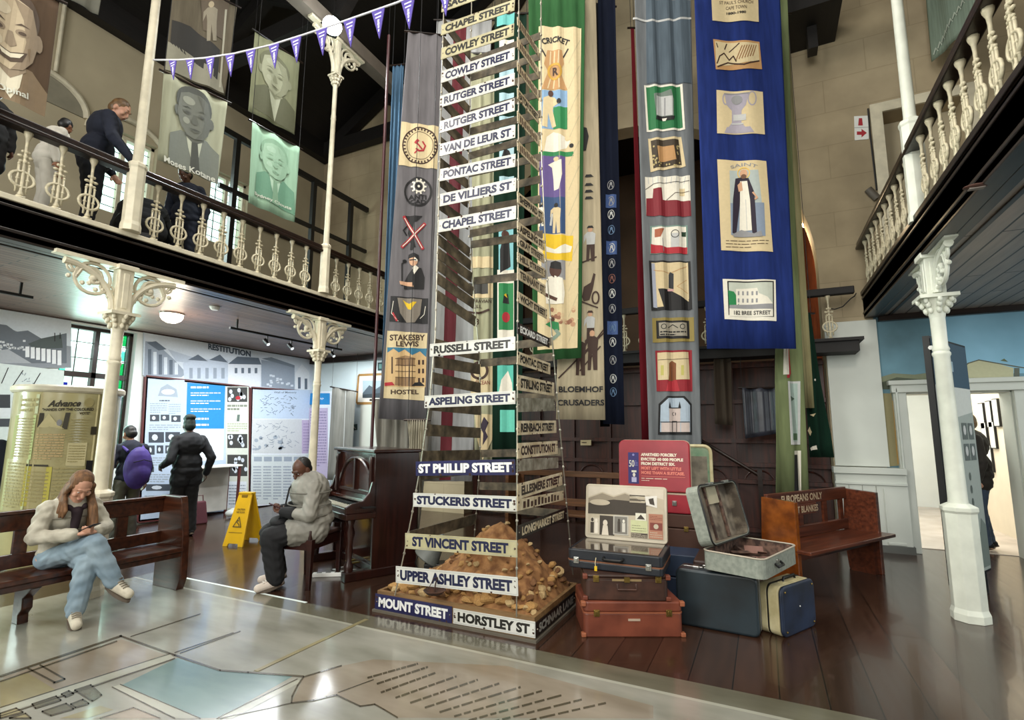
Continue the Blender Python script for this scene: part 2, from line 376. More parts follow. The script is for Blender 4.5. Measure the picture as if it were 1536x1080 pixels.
glass = glassmat('clear_glass', '#f4fffb'); g_green = glassmat('green_glass', '#5fd09a'); g_teal = glassmat('teal_glass', '#9fe8dc'); g_red = glassmat('red_glass', '#e06a50'); g_blue = glassmat('blue_glass', '#5560c0')
window(1, 3.76, 4.74, .9, 3.06, False); window(2, -.1, .95, .9, 3.06, False)
window(3, 3.85, 4.75, 4.9, 6.3, True, False); window(4, 5.72, 6.5, 5.0, 6.42, True, False)
# arched hoods over the upper windows
def hood(y, z, r, name='trim_1'):
    b = MB(); n = 14
    b.tube([(XL + .03, y + r * 1.0 * cos(pi * i / n), z + r * .75 * sin(pi * i / n)) for i in range(n + 1)], .045, cream_iron, 8)
    struct(b.build(name, smooth=True))
hood(4.3, 6.1, .58); hood(3.1, 6.22, .6, 'trim_2')
b = MB(); b.prism([(3.1 + .56 * cos(pi * i / 12), 6.22 + .42 * sin(pi * i / 12)) for i in range(13)], -.02, .0, mat('stained_plaster', '#8b8573', .8), fl); struct(b.build('trim_3'))
struct(MB().tube([(XL + .05, 3.25, 6.7), (XL + .05, 3.25, 7.8)], .025, cream_iron, 8).tube([(XL + .05, 6.6, 5.62), (XL + .05, 8.4, 5.62)], .03, cream_iron, 8).build('trim_4'))
# far wall with the apse arch and the two doorways
AX, AR, AZ = -2.1, 2.95, 3.87
arch = [(AX + AR * cos(pi * i / 40), AZ + AR * sin(pi * i / 40)) for i in range(41)]
b = MB(); top = 13.0
b.prism([(-9.1, 0), (AX - AR, 0), (AX - AR, AZ)] + arch[::-1][1:20] + [(AX, AZ + AR), (AX, top), (-9.1, top)], YF, YF + .35, lined)
b.prism([(AX, top), (AX, AZ + AR)] + arch[::-1][21:] + [(AX + AR, 0), (1.45, 0), (1.45, 3.2), (1.45, top)], YF, YF + .35, lined)
struct(b.build('wall_back'))
mural_blue = mat('mural_sky', '#6f98a8', .7, hex2='#4f6e78', scale=1.4, lo=.3, hi=.7, detail=6)
mural_sky = mat('mural_sky_light', '#8fbfd8', .7, hex2='#7aa9c0', scale=1.2)
b = MB(); fr = lambda u, d, v: (u, d, v)
for x0, x1, z0, z1 in ((1.45, 1.72, 0, 3.2), (1.72, 2.79, 2.04, 3.2), (2.79, 6.2, 0, 3.2)): b.box(x0, YF, z0, x1, YF + .3, z1, mural_blue)
struct(b.build('wall_back'))
b = MB()
for x0, x1, z0, z1 in ((1.45, 1.78, 3.2, top), (1.78, 2.7, 6.05, top), (2.7, 6.2, 3.2, top), (1.78, 2.7, 3.2, 3.5)): b.box(x0, YF, z0, x1, YF + .35, z1, lined)
struct(b.build('wall_back'))
struct(MB().box(1.45, YF + .36, 3.3, 3.0, YF + .4, 6.4, plaster).build('door_3'))
f = MB().box(1.64, YF - .04, 3.5, 1.78, YF, 6.05, cream_iron).box(1.64, YF - .04, 6.05, 2.84, YF, 6.19, cream_iron).box(2.7, YF - .04, 3.5, 2.84, YF, 6.05, cream_iron); struct(f.build('trim_5'))
# lower far wall left of the arch is painted white
struct(MB().box(-9.1, YF - .02, 0, -6.5, YF, ZS, mat('pale_blue_wall', '#c9d6da', .8, var=.1, scale=1.5)).build('wall_back'))
struct(MB().box(6.1, -4.2, 0, 6.3, 8.4, 9, plaster).build('wall_right'))
# entrance wall behind the camera, its windows stand open to daylight
wall_with_holes('wall_front', plaster, lambda u, d, v: (u, -4.0 - d, v), -9.1, 6.2, 0, 13, [(-5.7, -3.1, 2.4, 6.8), (-1.0, 1.6, 2.4, 6.8)], 0, .2)
# dado, pilaster, door casings
b = MB().box(.86, YF - .06, 1.07, 1.47, YF, 3.05, pale_paint); b.box(.84, YF - .16, .0, 1.62, YF - .001, .98, pale_paint).box(.82, YF - .2, .98, 1.62, YF, 1.06, pale_paint).box(.83, YF - .185, .84, 1.62, YF - .1, .87, pale_paint)
for x in (.98, 1.13, 1.28): b.box(x, YF - .168, .12, x + .006, YF - .1, .83, mat('groove', '#8f9288', .6))
b.box(1.36, YF - .175, .1, 1.55, YF - .1, .13, pale_paint).box(1.36, YF - .175, .2, 1.375, YF - .1, .8, pale_paint)
struct(b.build('trim_6', bevel=.006))
struct(MB().box(.82, YF - .175, 0, 1.64, YF - .1, .09, mat('grey_skirting', '#5c5d58', .5)).build('baseboard_back'))
b = MB().box(1.58, YF - .07, 0, 1.72, YF + .02, 2.18, pale_paint).box(1.56, YF - .1, 2.04, 2.96, YF + .02, 2.17, pale_paint).box(1.53, YF - .13, 2.14, 2.99, YF + .02, 2.2, pale_paint).box(2.79, YF - .07, 0, 2.93, YF + .02, 2.18, pale_paint)
b.box(1.6, YF - .1, 0, 1.625, YF, 2.1, pale_paint).box(2.2, YF - .02, 0, 2.32, YF + .25, 2.04, pale_paint); struct(b.build('trim_7', bevel=.008))
# painted mural on the blue wall: far sky, hill, houses
sky = Plane((1.45, YF - .001, 0), 0); A = Art(sky.uv)
A.poly([(1395, 452), (1560, 445), (1560, 560), (1445, 560), (1420, 520)], mural_sky, 1)
A.poly([(1316, 567), (1340, 560), (1372, 562), (1400, 558), (1400, 580), (1316, 580)], flat('#7d8268'), 2)
A.poly([(1318, 575), (1345, 566), (1400, 571), (1400, 584), (1318, 584)], flat('#4d5544'), 3)
A.poly([(1440, 556), (1452, 545), (1468, 540), (1490, 544), (1520, 552), (1520, 572), (1440, 574)], flat('#b9b795'), 2)
A.line([(1440, 556), (1452, 545), (1468, 540), (1490, 544), (1560, 556)], 1.6, flat('#5c5a48'), 3)
A.poly([(1440, 567), (1560, 566), (1560, 580), (1440, 580)], flat('#6d7457'), 3)
A.rect(1521, 552, 1529, 565, flat('#5d6258'), 3); A.poly([(1500, 541), (1506, 538), (1512, 543)], flat('#5f6a4a'), 4)
A.poly([(1318, 590), (1337, 590), (1352, 698), (1329, 700)], flat('#8f8660'), 2); A.poly([(1338, 600), (1346, 610), (1352, 696), (1346, 696)], flat('#a37f3f'), 3)
A.line([(1388, 520), (1390, 565)], 1, flat('#46504c'), 4)
struct(A.build('trim_8', None, loc=(1.45, YF - .001, 0)))
# room beyond
b = MB().box(1.3, 13.6, 0, 6.2, 13.8, 3.3, white_wall).box(3.2, 8.75, 0, 3.35, 13.6, 3.3, mat('cream_wall', '#e6d9c2', .8, var=.04)).box(1.15, 8.76, 0, 1.3, 13.8, 3.3, white_wall)
struct(b.build('wall_passage')); struct(MB().box(1.15, 8.75, 3.3, 6.2, 13.8, 3.4, white_wall).build('ceiling'))
struct(MB().box(1.3, 8.75, .001, 3.2, 13.6, .006, mat('pale_passage_floor', '#c9bdb2', .22, var=.25, scale=2)).build('floor'))
struct(MB().box(2.775, YF, 0, 2.79, YF + .34, 2.04, pale_paint).box(1.72, YF, 0, 1.735, YF + .34, 2.04, pale_paint).box(1.72, YF, 2.025, 2.79, YF + .34, 2.04, pale_paint).build('trim_13'))
# open door leaf with its brown edge
d = struct(thing('door_1', None, None, (2.85, YF + .37, 0), R(-20))); MB().box(-.03, 0, .01, .02, .85, 2.02, pale_paint).build('door_leaf', d); MB().box(-.035, .845, .01, .025, .88, 2.02, mat('brown_edge', '#7d6350', .5)).build('door_edge', d)
# galleries: soffit, floor, front beam
def gallery(side, x0, x1, m, edge):
    struct(MB().box(x0, -4, ZS, x1, YF, ZS + .06, m).build('ceiling_' + side))
    struct(MB().box(x0, -4, ZS + .06, x1, YF, ZF - .04, dark_wood).build('floor_' + side))
    s = 1 if side == 'left' else -1; b = MB()
    a = sorted((edge, edge - s * .12)); b.box(a[0], -4, ZS - .02, a[1], YF, ZF - .05, fascia_wood)
    a = sorted((edge + s * .02, edge - s * .12)); b.box(a[0], -4, ZF - .05, a[1], YF, ZF, cream_iron if side == 'left' else fascia_wood)
    a = sorted((edge + s * .012, edge - s * .1)); b.box(a[0], -4, ZS + .04, a[1], YF, ZS + .07, fascia_wood).box(a[0], -4, ZF - .11, a[1], YF, ZF - .085, fascia_wood)
    a = sorted((edge - s * .12, edge - s * .2)); b.box(a[0], -4, ZS - .02, a[1], YF, ZS, fascia_wood)
    a = sorted((edge - s * .26, edge - s * .3)); b.box(a[0], -4, ZS - .015, a[1], YF, ZS, fascia_wood)
    struct(b.build('trim_' + side, bevel=.006))
gallery('left', XL, XG, soffit_wood, XG); gallery('right', XR, 6.1, soffit_dark, XR)
struct(MB().box(XL, 8.28, ZS - .12, XG - .2, YF - .02, ZS, dark_wood).box(XL, -4, ZS - .015, XL + .06, YF, ZS, dark_wood).box(1.5, YF - .08, ZS - .08, 6.1, YF, ZS, dark_wood).build('trim_9'))
# roof
zr = lambda x: 8.1 + .59 * (x + 9.1) if x < -2.1 else 8.1 + .59 * (7.0 - (x + 2.1))
b = MB()
for x0, x1 in ((-9.4, -2.1), (-2.1, 6.4)): b.hexa([(x0, -4.2, zr(x0)), (x1, -4.2, zr(x1)), (x1, 8.8, zr(x1)), (x0, 8.8, zr(x0)), (x0, -4.2, zr(x0) + .2), (x1, -4.2, zr(x1) + .2), (x1, 8.8, zr(x1) + .2), (x0, 8.8, zr(x0) + .2)], roof_wood)
b.box(-9.12, -4.2, 7.82, -8.9, 8.4, 8.4, roof_wood)
struct(b.build('ceiling'))
b = MB()
for y in (-1.5, 2.6, 5.27, 8.26):                            # roof trusses
    b.bar((-9.1, y, 8.05), (-5.6, y, 8.05), .2, .3, roof_wood).bar((-9.1, y, 7.9), (-2.1, y, 11.9), .18, .26, roof_wood).bar((4.9, y, 7.9), (-2.1, y, 11.9), .18, .26, roof_wood)
    b.bar((-5.6, y, 8.0), (-7.4, y, 9.0), .14, .2, roof_wood).bar((-5.6, y, 7.9), (-3.2, y, 11), .16, .22, roof_wood)
struct(b.build('trim_10'))
b = MB(); b.box(XG - .1, -4, 7.5, XG + .1, YF, 7.72, mat('grey_beam', '#6b6258', .7)); b.box(XR - .1, -4, 7.5, XR + .1, 7.2, 7.72, roof_wood); b.box(.3, YF - .9, 7.35, 1.3, YF, 7.62, roof_wood).box(.9, YF - .5, 7.0, 1.02, YF - .3, 7.4, roof_wood); struct(b.build('trim_11'))
# apse behind the arch
apse_wood = wood('apse_wood', '#4a2013', '#220e08', .45, 'z')
b = MB().box(-5.3, 11.2, 0, 1.1, 11.4, 8, mat('apse_wall', '#5e4a36', .8, var=.3, scale=1)).box(-5.3, 8.7, 0, -5.1, 11.2, 8, apse_wood).box(.9, 8.75, 0, 1.1, 11.2, 8, mat('apse_side', '#b0501e', .7, var=.3)).box(-5.3, 8.7, 7.4, 1.1, 11.4, 7.6, roof_wood)  # orange side wall, reddened to carry the lamp's glow
struct(b.build('wall_apse'))
b = MB()                                                       # panelled screen below the organ loft
b.box(-5.05, 8.72, 0, .84, 8.82, 2.6, apse_wood)
for i in range(9):
    x = -5.0 + i * .65
    b.box(x, 8.66, 0, x + .07, 8.73, 2.6, apse_wood)
for z in (.05, .75, 1.0, 1.35, 1.95, 2.5): b.box(-5.05, 8.64, z, .84, 8.73, z + .06, apse_wood)
for i in range(9):
    x = -5.0 + i * .65 + .36
    b.tube([(x + .2 * cos(pi * k / 8), 8.7, .78 + .17 * sin(pi * k / 8)) for k in range(9)], .014, apse_wood, 6)
struct(b.build('trim_12'))
loft_m = mat('loft_black_wood', '#120d0b', .7)
struct(MB().box(-5.05, 7.95, 2.58, 1.2, 8.35, 2.72, loft_m).box(-5.05, 7.9, 2.72, 1.25, 8.38, 2.76, loft_m).build('floor_loft'))
# ================================================================ CAST IRON COLUMNS AND RAILINGS
def column(x, y, z0, zb, zc, zt, rs, label, m, name='cast_iron_column', sides=(-1, 1), group=None):
    t = thing(name, label, 'column', (x, y, z0)); H = zt - z0; hb = zb - z0; hc = zc - z0; rb = rs * 1.75
    b = MB().lathe([(rb * 1.12, 0), (rb * 1.12, .06), (rb, .1), (rb, hb - .08), (rb * 1.1, hb - .06), (rb * 1.1, hb - .03), (rs * 1.1, hb)], m, 8)
    b.build('base', t, bevel=.004)
    rm = rs * .86; hr = hb + (hc - hb) * .78
    MB().lathe([(rs * 1.05, hb), (rs, hb + .03), (rm, hr - .05), (rm * 1.15, hr - .03), (rm * 1.15, hr - .015), (rm * .98, hr), (rm * 1.1, hr + .02), (rm * .92, hr + .05), (rm * .95, hc - .06)], m, 20).build('shaft', t, True)
    c = MB().lathe([(rm * .95, hc - .07), (rm * 1.1, hc - .02), (rm * 1.2, hc + .03), (rm * 2.0, hc + .1)], m, 16)
    for i in range(8):
        a = 2 * pi * i / 8
        for k, (r, z, s) in enumerate(((1.3, .0, .026), (1.75, .05, .026), (2.2, .085, .024))): c.ell((rm * r * cos(a), rm * r * sin(a), hc + z), (s * .8, s * .8, s * 1.2), m, 8, 6)
    c.box(-rm * 2.4, -rm * 2.4, hc + .1, rm * 2.4, rm * 2.4, hc + .13, m); c.build('capital', t, True)
    k = MB().box(-rm * 1.2, -rm * 1.2, hc + .13, rm * 1.2, rm * 1.2, H, m).box(-rm * 1.7, -rm * 1.7, H - .05, rm * 1.7, rm * 1.7, H, m)
    for e in (-1, 1): k.box(-rm * .6, e * rm * 1.2 - .006, hc + .17, rm * .6, e * rm * 1.2 + .006, H - .08, m).box(e * rm * 1.2 - .006, -rm * .5, hc + .17, e * rm * 1.2 + .006, rm * .5, H - .08, m)
    k.build('block', t, bevel=.006)
    for e in sides:                                       # scroll brackets under the beam
        q = MB(); h = H - hc - .13; L = .46
        arm = [(0, e * (rm + .02 + L * (1 - cos(a)) * .9), hc + .15 + h * .8 * sin(a)) for a in [i * pi / 2 / 10 for i in range(11)]]
        q.tube(arm, [.034] + [.03] * 9 + [.036], m, 8); q.box(-.045, min(e * rm, e * (rm + L * 1.12)), H - .035, .045, max(e * rm, e * (rm + L * 1.12)), H, m)
        cy, cz = e * (rm + .2), H - .19
        sp = [(0, cy + e * (.13 - .011 * i) * cos(i * .55), cz + (.13 - .011 * i) * sin(i * .55)) for i in range(12)]
        q.tube(sp, .02, m, 6); q.ell((0, cy, cz), (.03, .034, .034), m, 8, 6); q.tube([(0, cy + .145 * cos(i * pi / 9), cz + .145 * sin(i * pi / 9)) for i in range(18)], .017, m, 6, True)
        for f, r in ((.07, .045), (.1, .035), (.36, .05)):
            q.tube([(0, e * (rm + f) + r * cos(i * pi / 5), H - .3 * (1 - f * 1.7) + r * sin(i * pi / 5)) for i in range(10)], .011, m, 6, True)
        for i in range(7): q.ell((0, e * (rm + .06 + i * .055), H - .33 + i * .02 + .03 * (i % 2)), (.02, .022, .022), m, 6, 5)
        q.tube([(0, e * (rm + .3 + .1 * i / 6), H - .08 - .07 * sin(i * pi / 6)) for i in range(7)], .014, m, 6)
        q.build('bracket', t, True)
    return t
column(XG + .0, 2.74, 0, .95, 2.5, ZS, .062, 'cream cast-iron column beside the newspaper drum under the left gallery', cream_iron)
column(XG + .0, 5.27, 0, .95, 2.5, ZS, .055, 'cream cast-iron column behind the piano under the left gallery', cream_iron)
column(1.44, 5.63, 0, .93, 2.58, ZS, .067, 'white cast-iron column in front of the doorway at right', white_iron)
column(XG + .02, 2.74, ZF, 4.2, 6.85, 7.5, .046, 'slim upper column on the left gallery rail beside the leaning person', cream_iron)
column(XG + .02, 5.27, ZF, 4.2, 6.75, 7.5, .04, 'slim upper column below the bright floodlight on the left gallery', cream_iron)
column(XR + .05, 5.62, ZF - .05, 4.42, 6.9, 7.5, .05, 'slim upper column on the right gallery rail', white_iron)

bb = MB(); M_ = bal_iron
bb.box(-.022, -.03, 0, .022, .03, .02, M_).lathe([(.016, .02), (.022, .04), (.012, .07), (.012, .5), (.016, .54), (.03, .575), (.034, .6)], M_, 8)
for z, r in ((.375, .034), (.33, .026), (.42, .02)):
    for e in (-1, 1): bb.ell((0, e * r, z), (.014, r * .7, .014), M_, 6, 5)
    bb.ell((0, 0, z), (.02, .02, .022), M_, 6, 5)
bb.tube([(0, .082 * cos(i * pi / 9), .17 + .07 * sin(i * pi / 9)) for i in range(18)], .0125, M_, 6, True)
for e in (-1, 1):
    bb.tube([(0, e * .034, .05), (0, e * .034, .3)], .0095, M_, 6); bb.ell((0, e * .034, .17), (.014, .016, .014), M_, 6, 5); bb.ell((0, e * .034, .305), (.012, .012, .016), M_, 6, 5); bb.ell((0, e * .034, .1), (.013, .014, .012), M_, 6, 5)
bal_me = bb.mesh('baluster', True)
rail_l = thing('gallery_railing', 'left gallery railing with dark handrail and pale ornamental balusters', 'railing', (XG - .02, 0, ZF))
rail_r = thing('gallery_railing', 'right gallery railing with dark handrail and pale ornamental balusters', 'railing', (XR + .02, 0, ZF))
rail_b = thing('loft_railing', 'dark railing of the loft behind the long banners', 'railing', (0, 8.0, 2.76))
MB().box(-.06, -3, .6, .06, 8.35, .64, dark_wood).box(-.045, -3, .64, .045, 8.35, .7, dark_wood).build('handrail', rail_l, bevel=.012)
MB().box(-.06, -3, .6, .06, 8.35, .64, dark_wood).box(-.045, -3, .64, .045, 8.35, .7, dark_wood).build('handrail', rail_r, bevel=.012)
MB().box(-5.05, -.05, .6, 1.2, .05, .7, loft_m).build('handrail', rail_b, bevel=.012)
ys = [1.90 - .2475 * k for k in range(1, 4)] + [1.9, 2.15, 2.39] + [2.98 + .2475 * k for k in range(9)] + [5.53 + .2475 * k for k in range(12)]
for y in ys: link('baluster', bal_me, rail_l, (0, y, 0))
for k in range(27):
    y = 2.28 + .2475 * k - (.0 if k < 12 else -.02)
    if abs(y - 5.62) > .13 and y < 8.2: link('baluster', bal_me, rail_r, (0, y, 0))
for x in [-5.0 + .31 * k for k in range(20)]: link('baluster', bal_me, rail_b, (x, 0, 0), (0, 0, R(90)))

# dark timber frame standing along the back of the left gallery
fr = thing('timber_frame', 'dark timber screen frame standing behind the left gallery railing', 'frame', (-7.6, 4.6, ZF))
p = [pX(349, 215, -7.6), pX(447, 257, -7.6), pX(579, 325, -7.6)]; zt = p[1].z - ZF; y1 = 8.3 - 4.6
MB().bar((0, .3, zt), (0, y1, zt), .07, .1, black).bar((0, .3, zt - .95), (0, y1, zt - .95), .06, .07, black).bar((0, .3, zt), (-1.3, .3, zt), .07, .1, black).build('rail', fr)
for px in (349, 470, 527, 577): q = pX(px, 300, -7.6); MB().bar((0, q.y - 4.6, 0), (0, q.y - 4.6, zt), .08, .08, black).build('post', fr)

# ================================================================ HANGING CLOTHS
def rope(o, loc, tl, tr, u0, z0, to, pl):
    b = MB()
    for e in (tl, tr):
        x = (Vector(pl.o) + pl.u * e[0]).x; zt = to or zr(x) + .05
        b.tube([(e[0] - u0, 0, e[1] - z0), (e[0] - u0, 0, zt - z0)], .004, K, 4)
    b.build('cord', o)
def hang(name, label, cat, pl, TL, TR, BR, BL, m, amp=.012, nw=3.0, group=None, seed=0, rod=True, nu=48, nv=10, cord_to=None, hem=None):
    tl, tr, br, bl = [pl.uv(*p) for p in (TL, TR, BR, BL)]; z0 = min(br[1], bl[1]); w = br[0] - bl[0]; ph = seed * 1.7
    loc = Vector(pl.o) + pl.u * ((bl[0] + br[0]) / 2); loc.z = z0; u0 = (bl[0] + br[0]) / 2
    wave = lambda u, v: amp * (sin(2 * pi * nw * u / w + ph + .12 * v) + .3 * sin(2 * pi * nw * 1.7 * u / w + 1 + .3 * v))
    def fn(s, t):
        a = [bl[k] + (br[k] - bl[k]) * s for k in (0, 1)]; c = [tl[k] + (tr[k] - tl[k]) * s for k in (0, 1)]
        u, v = a[0] + (c[0] - a[0]) * t - u0, a[1] + (c[1] - a[1]) * t - z0; return (u, wave(u, v), v)
    b = MB().grid(fn, nu, nv, m, .003); o = b.build(name, None, True, loc, (0, 0, pl.yaw), sharp=False)
    tag(o, label, cat, group)
    if rod: MB().tube([(tl[0] - u0 - .05, .0, tl[1] - z0), (tr[0] - u0 + .05, .0, tr[1] - z0)], .014, dark_wood, 8).build('hanging_rod', o); rope(o, loc, tl, tr, u0, z0, cord_to, pl)
    o_q = lambda px, py: (lambda q: (q[0] - u0, q[1] - z0))(pl.uv(px, py))
    return o, o_q, wave
def patch(o, q, wave, draw, name='patch', **k):
    a = Art(q); draw(a); return a.build(name, o, off=.006, step=.0016, wave=wave, du=.03, **k)
def figure(a, x, y, h, m, skin, hat=None, lv=3, lean=0, legs=None):     # small stitched standing figure, feet at y
    w = h * .16; legs = legs or m
    a.poly([(x - w * .7, y), (x - w * .2, y), (x + lean * .5, y - h * .42), (x + w * .2, y), (x + w * .8, y), (x + w * .8 + lean * .4, y - h * .5), (x - w * .6 + lean * .4, y - h * .5)], legs, lv)
    a.poly([(x - w * .6 + lean * .4, y - h * .48), (x + w * .8 + lean * .4, y - h * .48), (x + w * .95 + lean, y - h * .78), (x + w * .4 + lean, y - h * .84), (x - w * .5 + lean, y - h * .84), (x - w * 1.1 + lean, y - h * .74), (x - w * 1.2 + lean, y - h * .5), (x - w * .7 + lean * .6, y - h * .68)], m, lv + 1)
    a.ell(x + lean, y - h * .91, h * .065, h * .08, skin, lv + 1, 12)
    if hat: a.poly([(x - h * .1 + lean, y - h * .95), (x + h * .1 + lean, y - h * .95), (x + h * .06 + lean, y - h * 1.02), (x - h * .05 + lean, y - h * 1.02)], hat, lv + 2)
cream_c = cloth('cream_cotton', '#cdbf9d'); grey_c = cloth('grey_cloth', '#6d6a6d'); slate_c = cloth('slate_cloth', '#73777a'); blue_c = cloth('royal_blue_cloth', '#1f306c', .3)
green_c = cloth('green_cloth', '#2f5a34'); navy_c = cloth('navy_cloth', '#141a2b'); black_c = cloth('black_cloth', '#0d0d10'); olive_c = cloth('olive_cloth', '#75805a'); dkgreen_c = cloth('dark_green_cloth', '#0f2a1e')
red_c = cloth('red_cloth', '#6a1a22'); K = flat('#131214'); WH = flat('#ded9ca'); CR = flat('#cdbb93'); TAN = flat('#b58a5a'); BRN = flat('#3a2318'); RD = flat('#a8232f'); GRN = flat('#1e7a44'); SKN = flat('#4a2c20'); LSK = flat('#c69a7a'); YEL = flat('#d9b41c'); PUR = flat('#5d4c86'); DBL = flat('#2e4a73'); SKY = flat('#7d9fc0'); GRY = flat('#8b8b8d'); LGR = flat('#b9bab8')

# grey banner with six pictures, left of the sign tower
P = Plane(pY(610, 630, 5.35) * 1, R(42)); P.o.z = 0
o, q, wv = hang('memory_banner', 'long grey banner of stitched pictures above the piano, left of the sign tower', 'banner', P, (612, 48), (664, 52), (640, 632), (567, 628), grey_c, .01, 3, seed=1)
def d(a):
    a.poly([(602, 183), (658, 190), (656, 254), (598, 248)], CR, 1); a.ring(630, 219, 27, 28, 2, BRN, 2); a.ring(630, 219, 20, 21, .8, BRN, 2)
    a.line([(634, 213), (638, 219), (635, 226), (628, 227), (624, 224)], 2.4, RD, 3); a.line([(633, 224), (623, 213)], 2.2, RD, 3); a.poly([(621, 214), (626, 209), (629, 212), (624, 217)], RD, 4); a.line([(627, 225), (622, 230)], 2.2, RD, 3)
    for i in range(30):
        t = i * 2 * pi / 30; a.line([(630 + 22.5 * cos(t), 219 + 23.5 * sin(t)), (630 + 25 * cos(t), 219 + 26 * sin(t))], 2.2, BRN, 3)
patch(o, q, wv, d)
def d(a):
    a.ring(627, 288, 21, 22, 3, K, 1); a.ring(628, 280, 9, 9, 2.5, WH, 2); a.ell(628, 280, 5, 5, K, 2, 12); a.ell(628, 280, 2, 2, WH, 3, 8)
    for i in range(10): t = i * pi / 5; a.line([(628 + 8 * cos(t), 280 + 8 * sin(t)), (628 + 11 * cos(t), 280 + 11 * sin(t))], 2.5, WH, 2)
    a.text('ANTI', 626, 296, 27, 7, K, 3, .03); a.text('CAD', 627, 303, 24, 6, K, 3, .03)
patch(o, q, wv, d)
def d(a):
    a.poly([(605, 324), (634, 324), (624, 333), (613, 333)], K, 1); a.line([(618, 330), (615, 350), (620, 370)], 6, K, 1); a.line([(612, 338), (605, 346), (610, 353)], 2, K, 1); a.line([(618, 365), (617, 374)], 4, K, 1)
    a.line([(603, 371), (637, 336)], 4.5, RD, 2); a.line([(606, 326), (634, 373)], 4.5, RD, 3); a.line([(604, 370), (636, 337)], 1.4, WH, 4); a.line([(607, 328), (633, 372)], 1.4, WH, 4)
patch(o, q, wv, d)
def d(a):
    a.poly([(606, 434), (606, 424), (612, 412), (620, 402), (632, 402), (637, 416), (636, 434)], K, 1); a.poly([(618, 402), (623, 398), (628, 402), (621, 412)], WH, 2)
    a.ell(620, 391, 6.5, 8.5, LSK, 2, 14); a.poly([(612, 388), (613, 382), (620, 379.5), (628, 383), (629, 392), (625, 389), (622, 386)], K, 3); a.rect(614, 389.5, 624, 391, K, 4); a.rect(621, 387, 626, 392, WH, 3)
    a.line([(603, 428), (603, 396), (608, 392)], 2, K, 1); a.ell(607, 392, 3.4, 2.6, K, 2, 10); a.poly([(599, 422), (618, 424), (620, 431), (600, 427)], LSK, 3)
patch(o, q, wv, d)
def d(a):
    a.poly([(586, 444), (642, 448), (641, 486), (584, 482)], K, 1); a.poly([(596, 447), (633, 449), (630, 472), (622, 484), (610, 484), (600, 470)], flat('#7d7468'), 2)
    a.poly([(604, 450), (610, 454), (614, 456), (619, 453), (625, 453), (620, 459), (616, 465), (612, 464), (609, 459)], YEL, 3); a.line([(589, 470), (595, 481)], 3, RD, 3); a.line([(590, 452), (587, 470), (597, 482)], .8, WH, 3); a.line([(638, 460), (636, 472), (630, 478)], .8, WH, 3)
patch(o, q, wv, d)
def d(a):
    a.poly([(581, 496), (641, 500), (636, 601), (575, 597)], CR, 1); a.text('STAKESBY', 611, 506.5, 53, 9, BRN, 3, .03); a.text('LEWIS', 611, 516, 34, 8, BRN, 3, .03)
    a.poly([(581, 521), (640, 523), (638, 581), (577, 580)], flat('#c9a877'), 2); a.poly([(581, 521), (640, 523), (639, 536), (630, 527), (618, 533), (607, 524), (598, 529), (590, 523), (581, 529)], flat('#2e6f8c'), 3)
    a.poly([(594, 548), (595, 537), (608, 533), (622, 537), (622, 548)], flat('#8d6f4c'), 3); a.poly([(592, 578), (593, 566), (622, 567), (622, 580)], flat('#8d6f4c'), 3)
    for x in (598, 603, 608, 613, 618): a.line([(x, 538), (x, 579)], .8, BRN, 4)
    for y in (538, 548, 557, 566): a.line([(593, y), (623, y + .5)], .9, BRN, 4)
    for x in (627, 633):
        for y in (540, 553, 567): a.rect(x, y, x + 3, y + 7, BRN, 4)
    a.line([(588, 536), (588, 560)], 2, BRN, 4); a.poly([(577, 574), (588, 573), (592, 578), (577, 579)], RD, 4); a.poly([(617, 579), (622, 574), (631, 573), (637, 579)], K, 4); a.text('HOSTEL', 607, 588, 42, 7, BRN, 3, .03)
patch(o, q, wv, d)
# narrow blue cloth beside it
P = Plane((pY(597, 400, 5.6)).to_tuple(), R(42)); P.o.z = 0
hang('cloth_strip', 'narrow blue cloth strip hanging left of the grey stitched banner', 'cloth', P, (589, 100), (606, 95), (585, 560), (572, 560), cloth('steel_blue_cloth', '#4a6780'), .01, 2, seed=3)
# plain grey drape below it, beside the piano
P = Plane((pY(600, 800, 5.75)).to_tuple(), R(30)); P.o.z = 0
o, q, wv = hang('grey_drape', 'pale grey drape hanging beside the piano below the grey banner', 'drape', P, (560, 600), (650, 600), (625, 825), (578, 815), cloth('pale_grey_drape', '#8d8a80'), .035, 3, seed=2)
P = Plane((pY(640, 700, 5.2)).to_tuple(), R(20)); P.o.z = 0
hang('grey_drape', 'gathered cream drape edge hanging behind the left wire of the sign tower', 'drape', P, (612, 630), (640, 630), (627, 800), (617, 790), cloth('cream_drape', '#a39d8b'), .03, 3, seed=4)
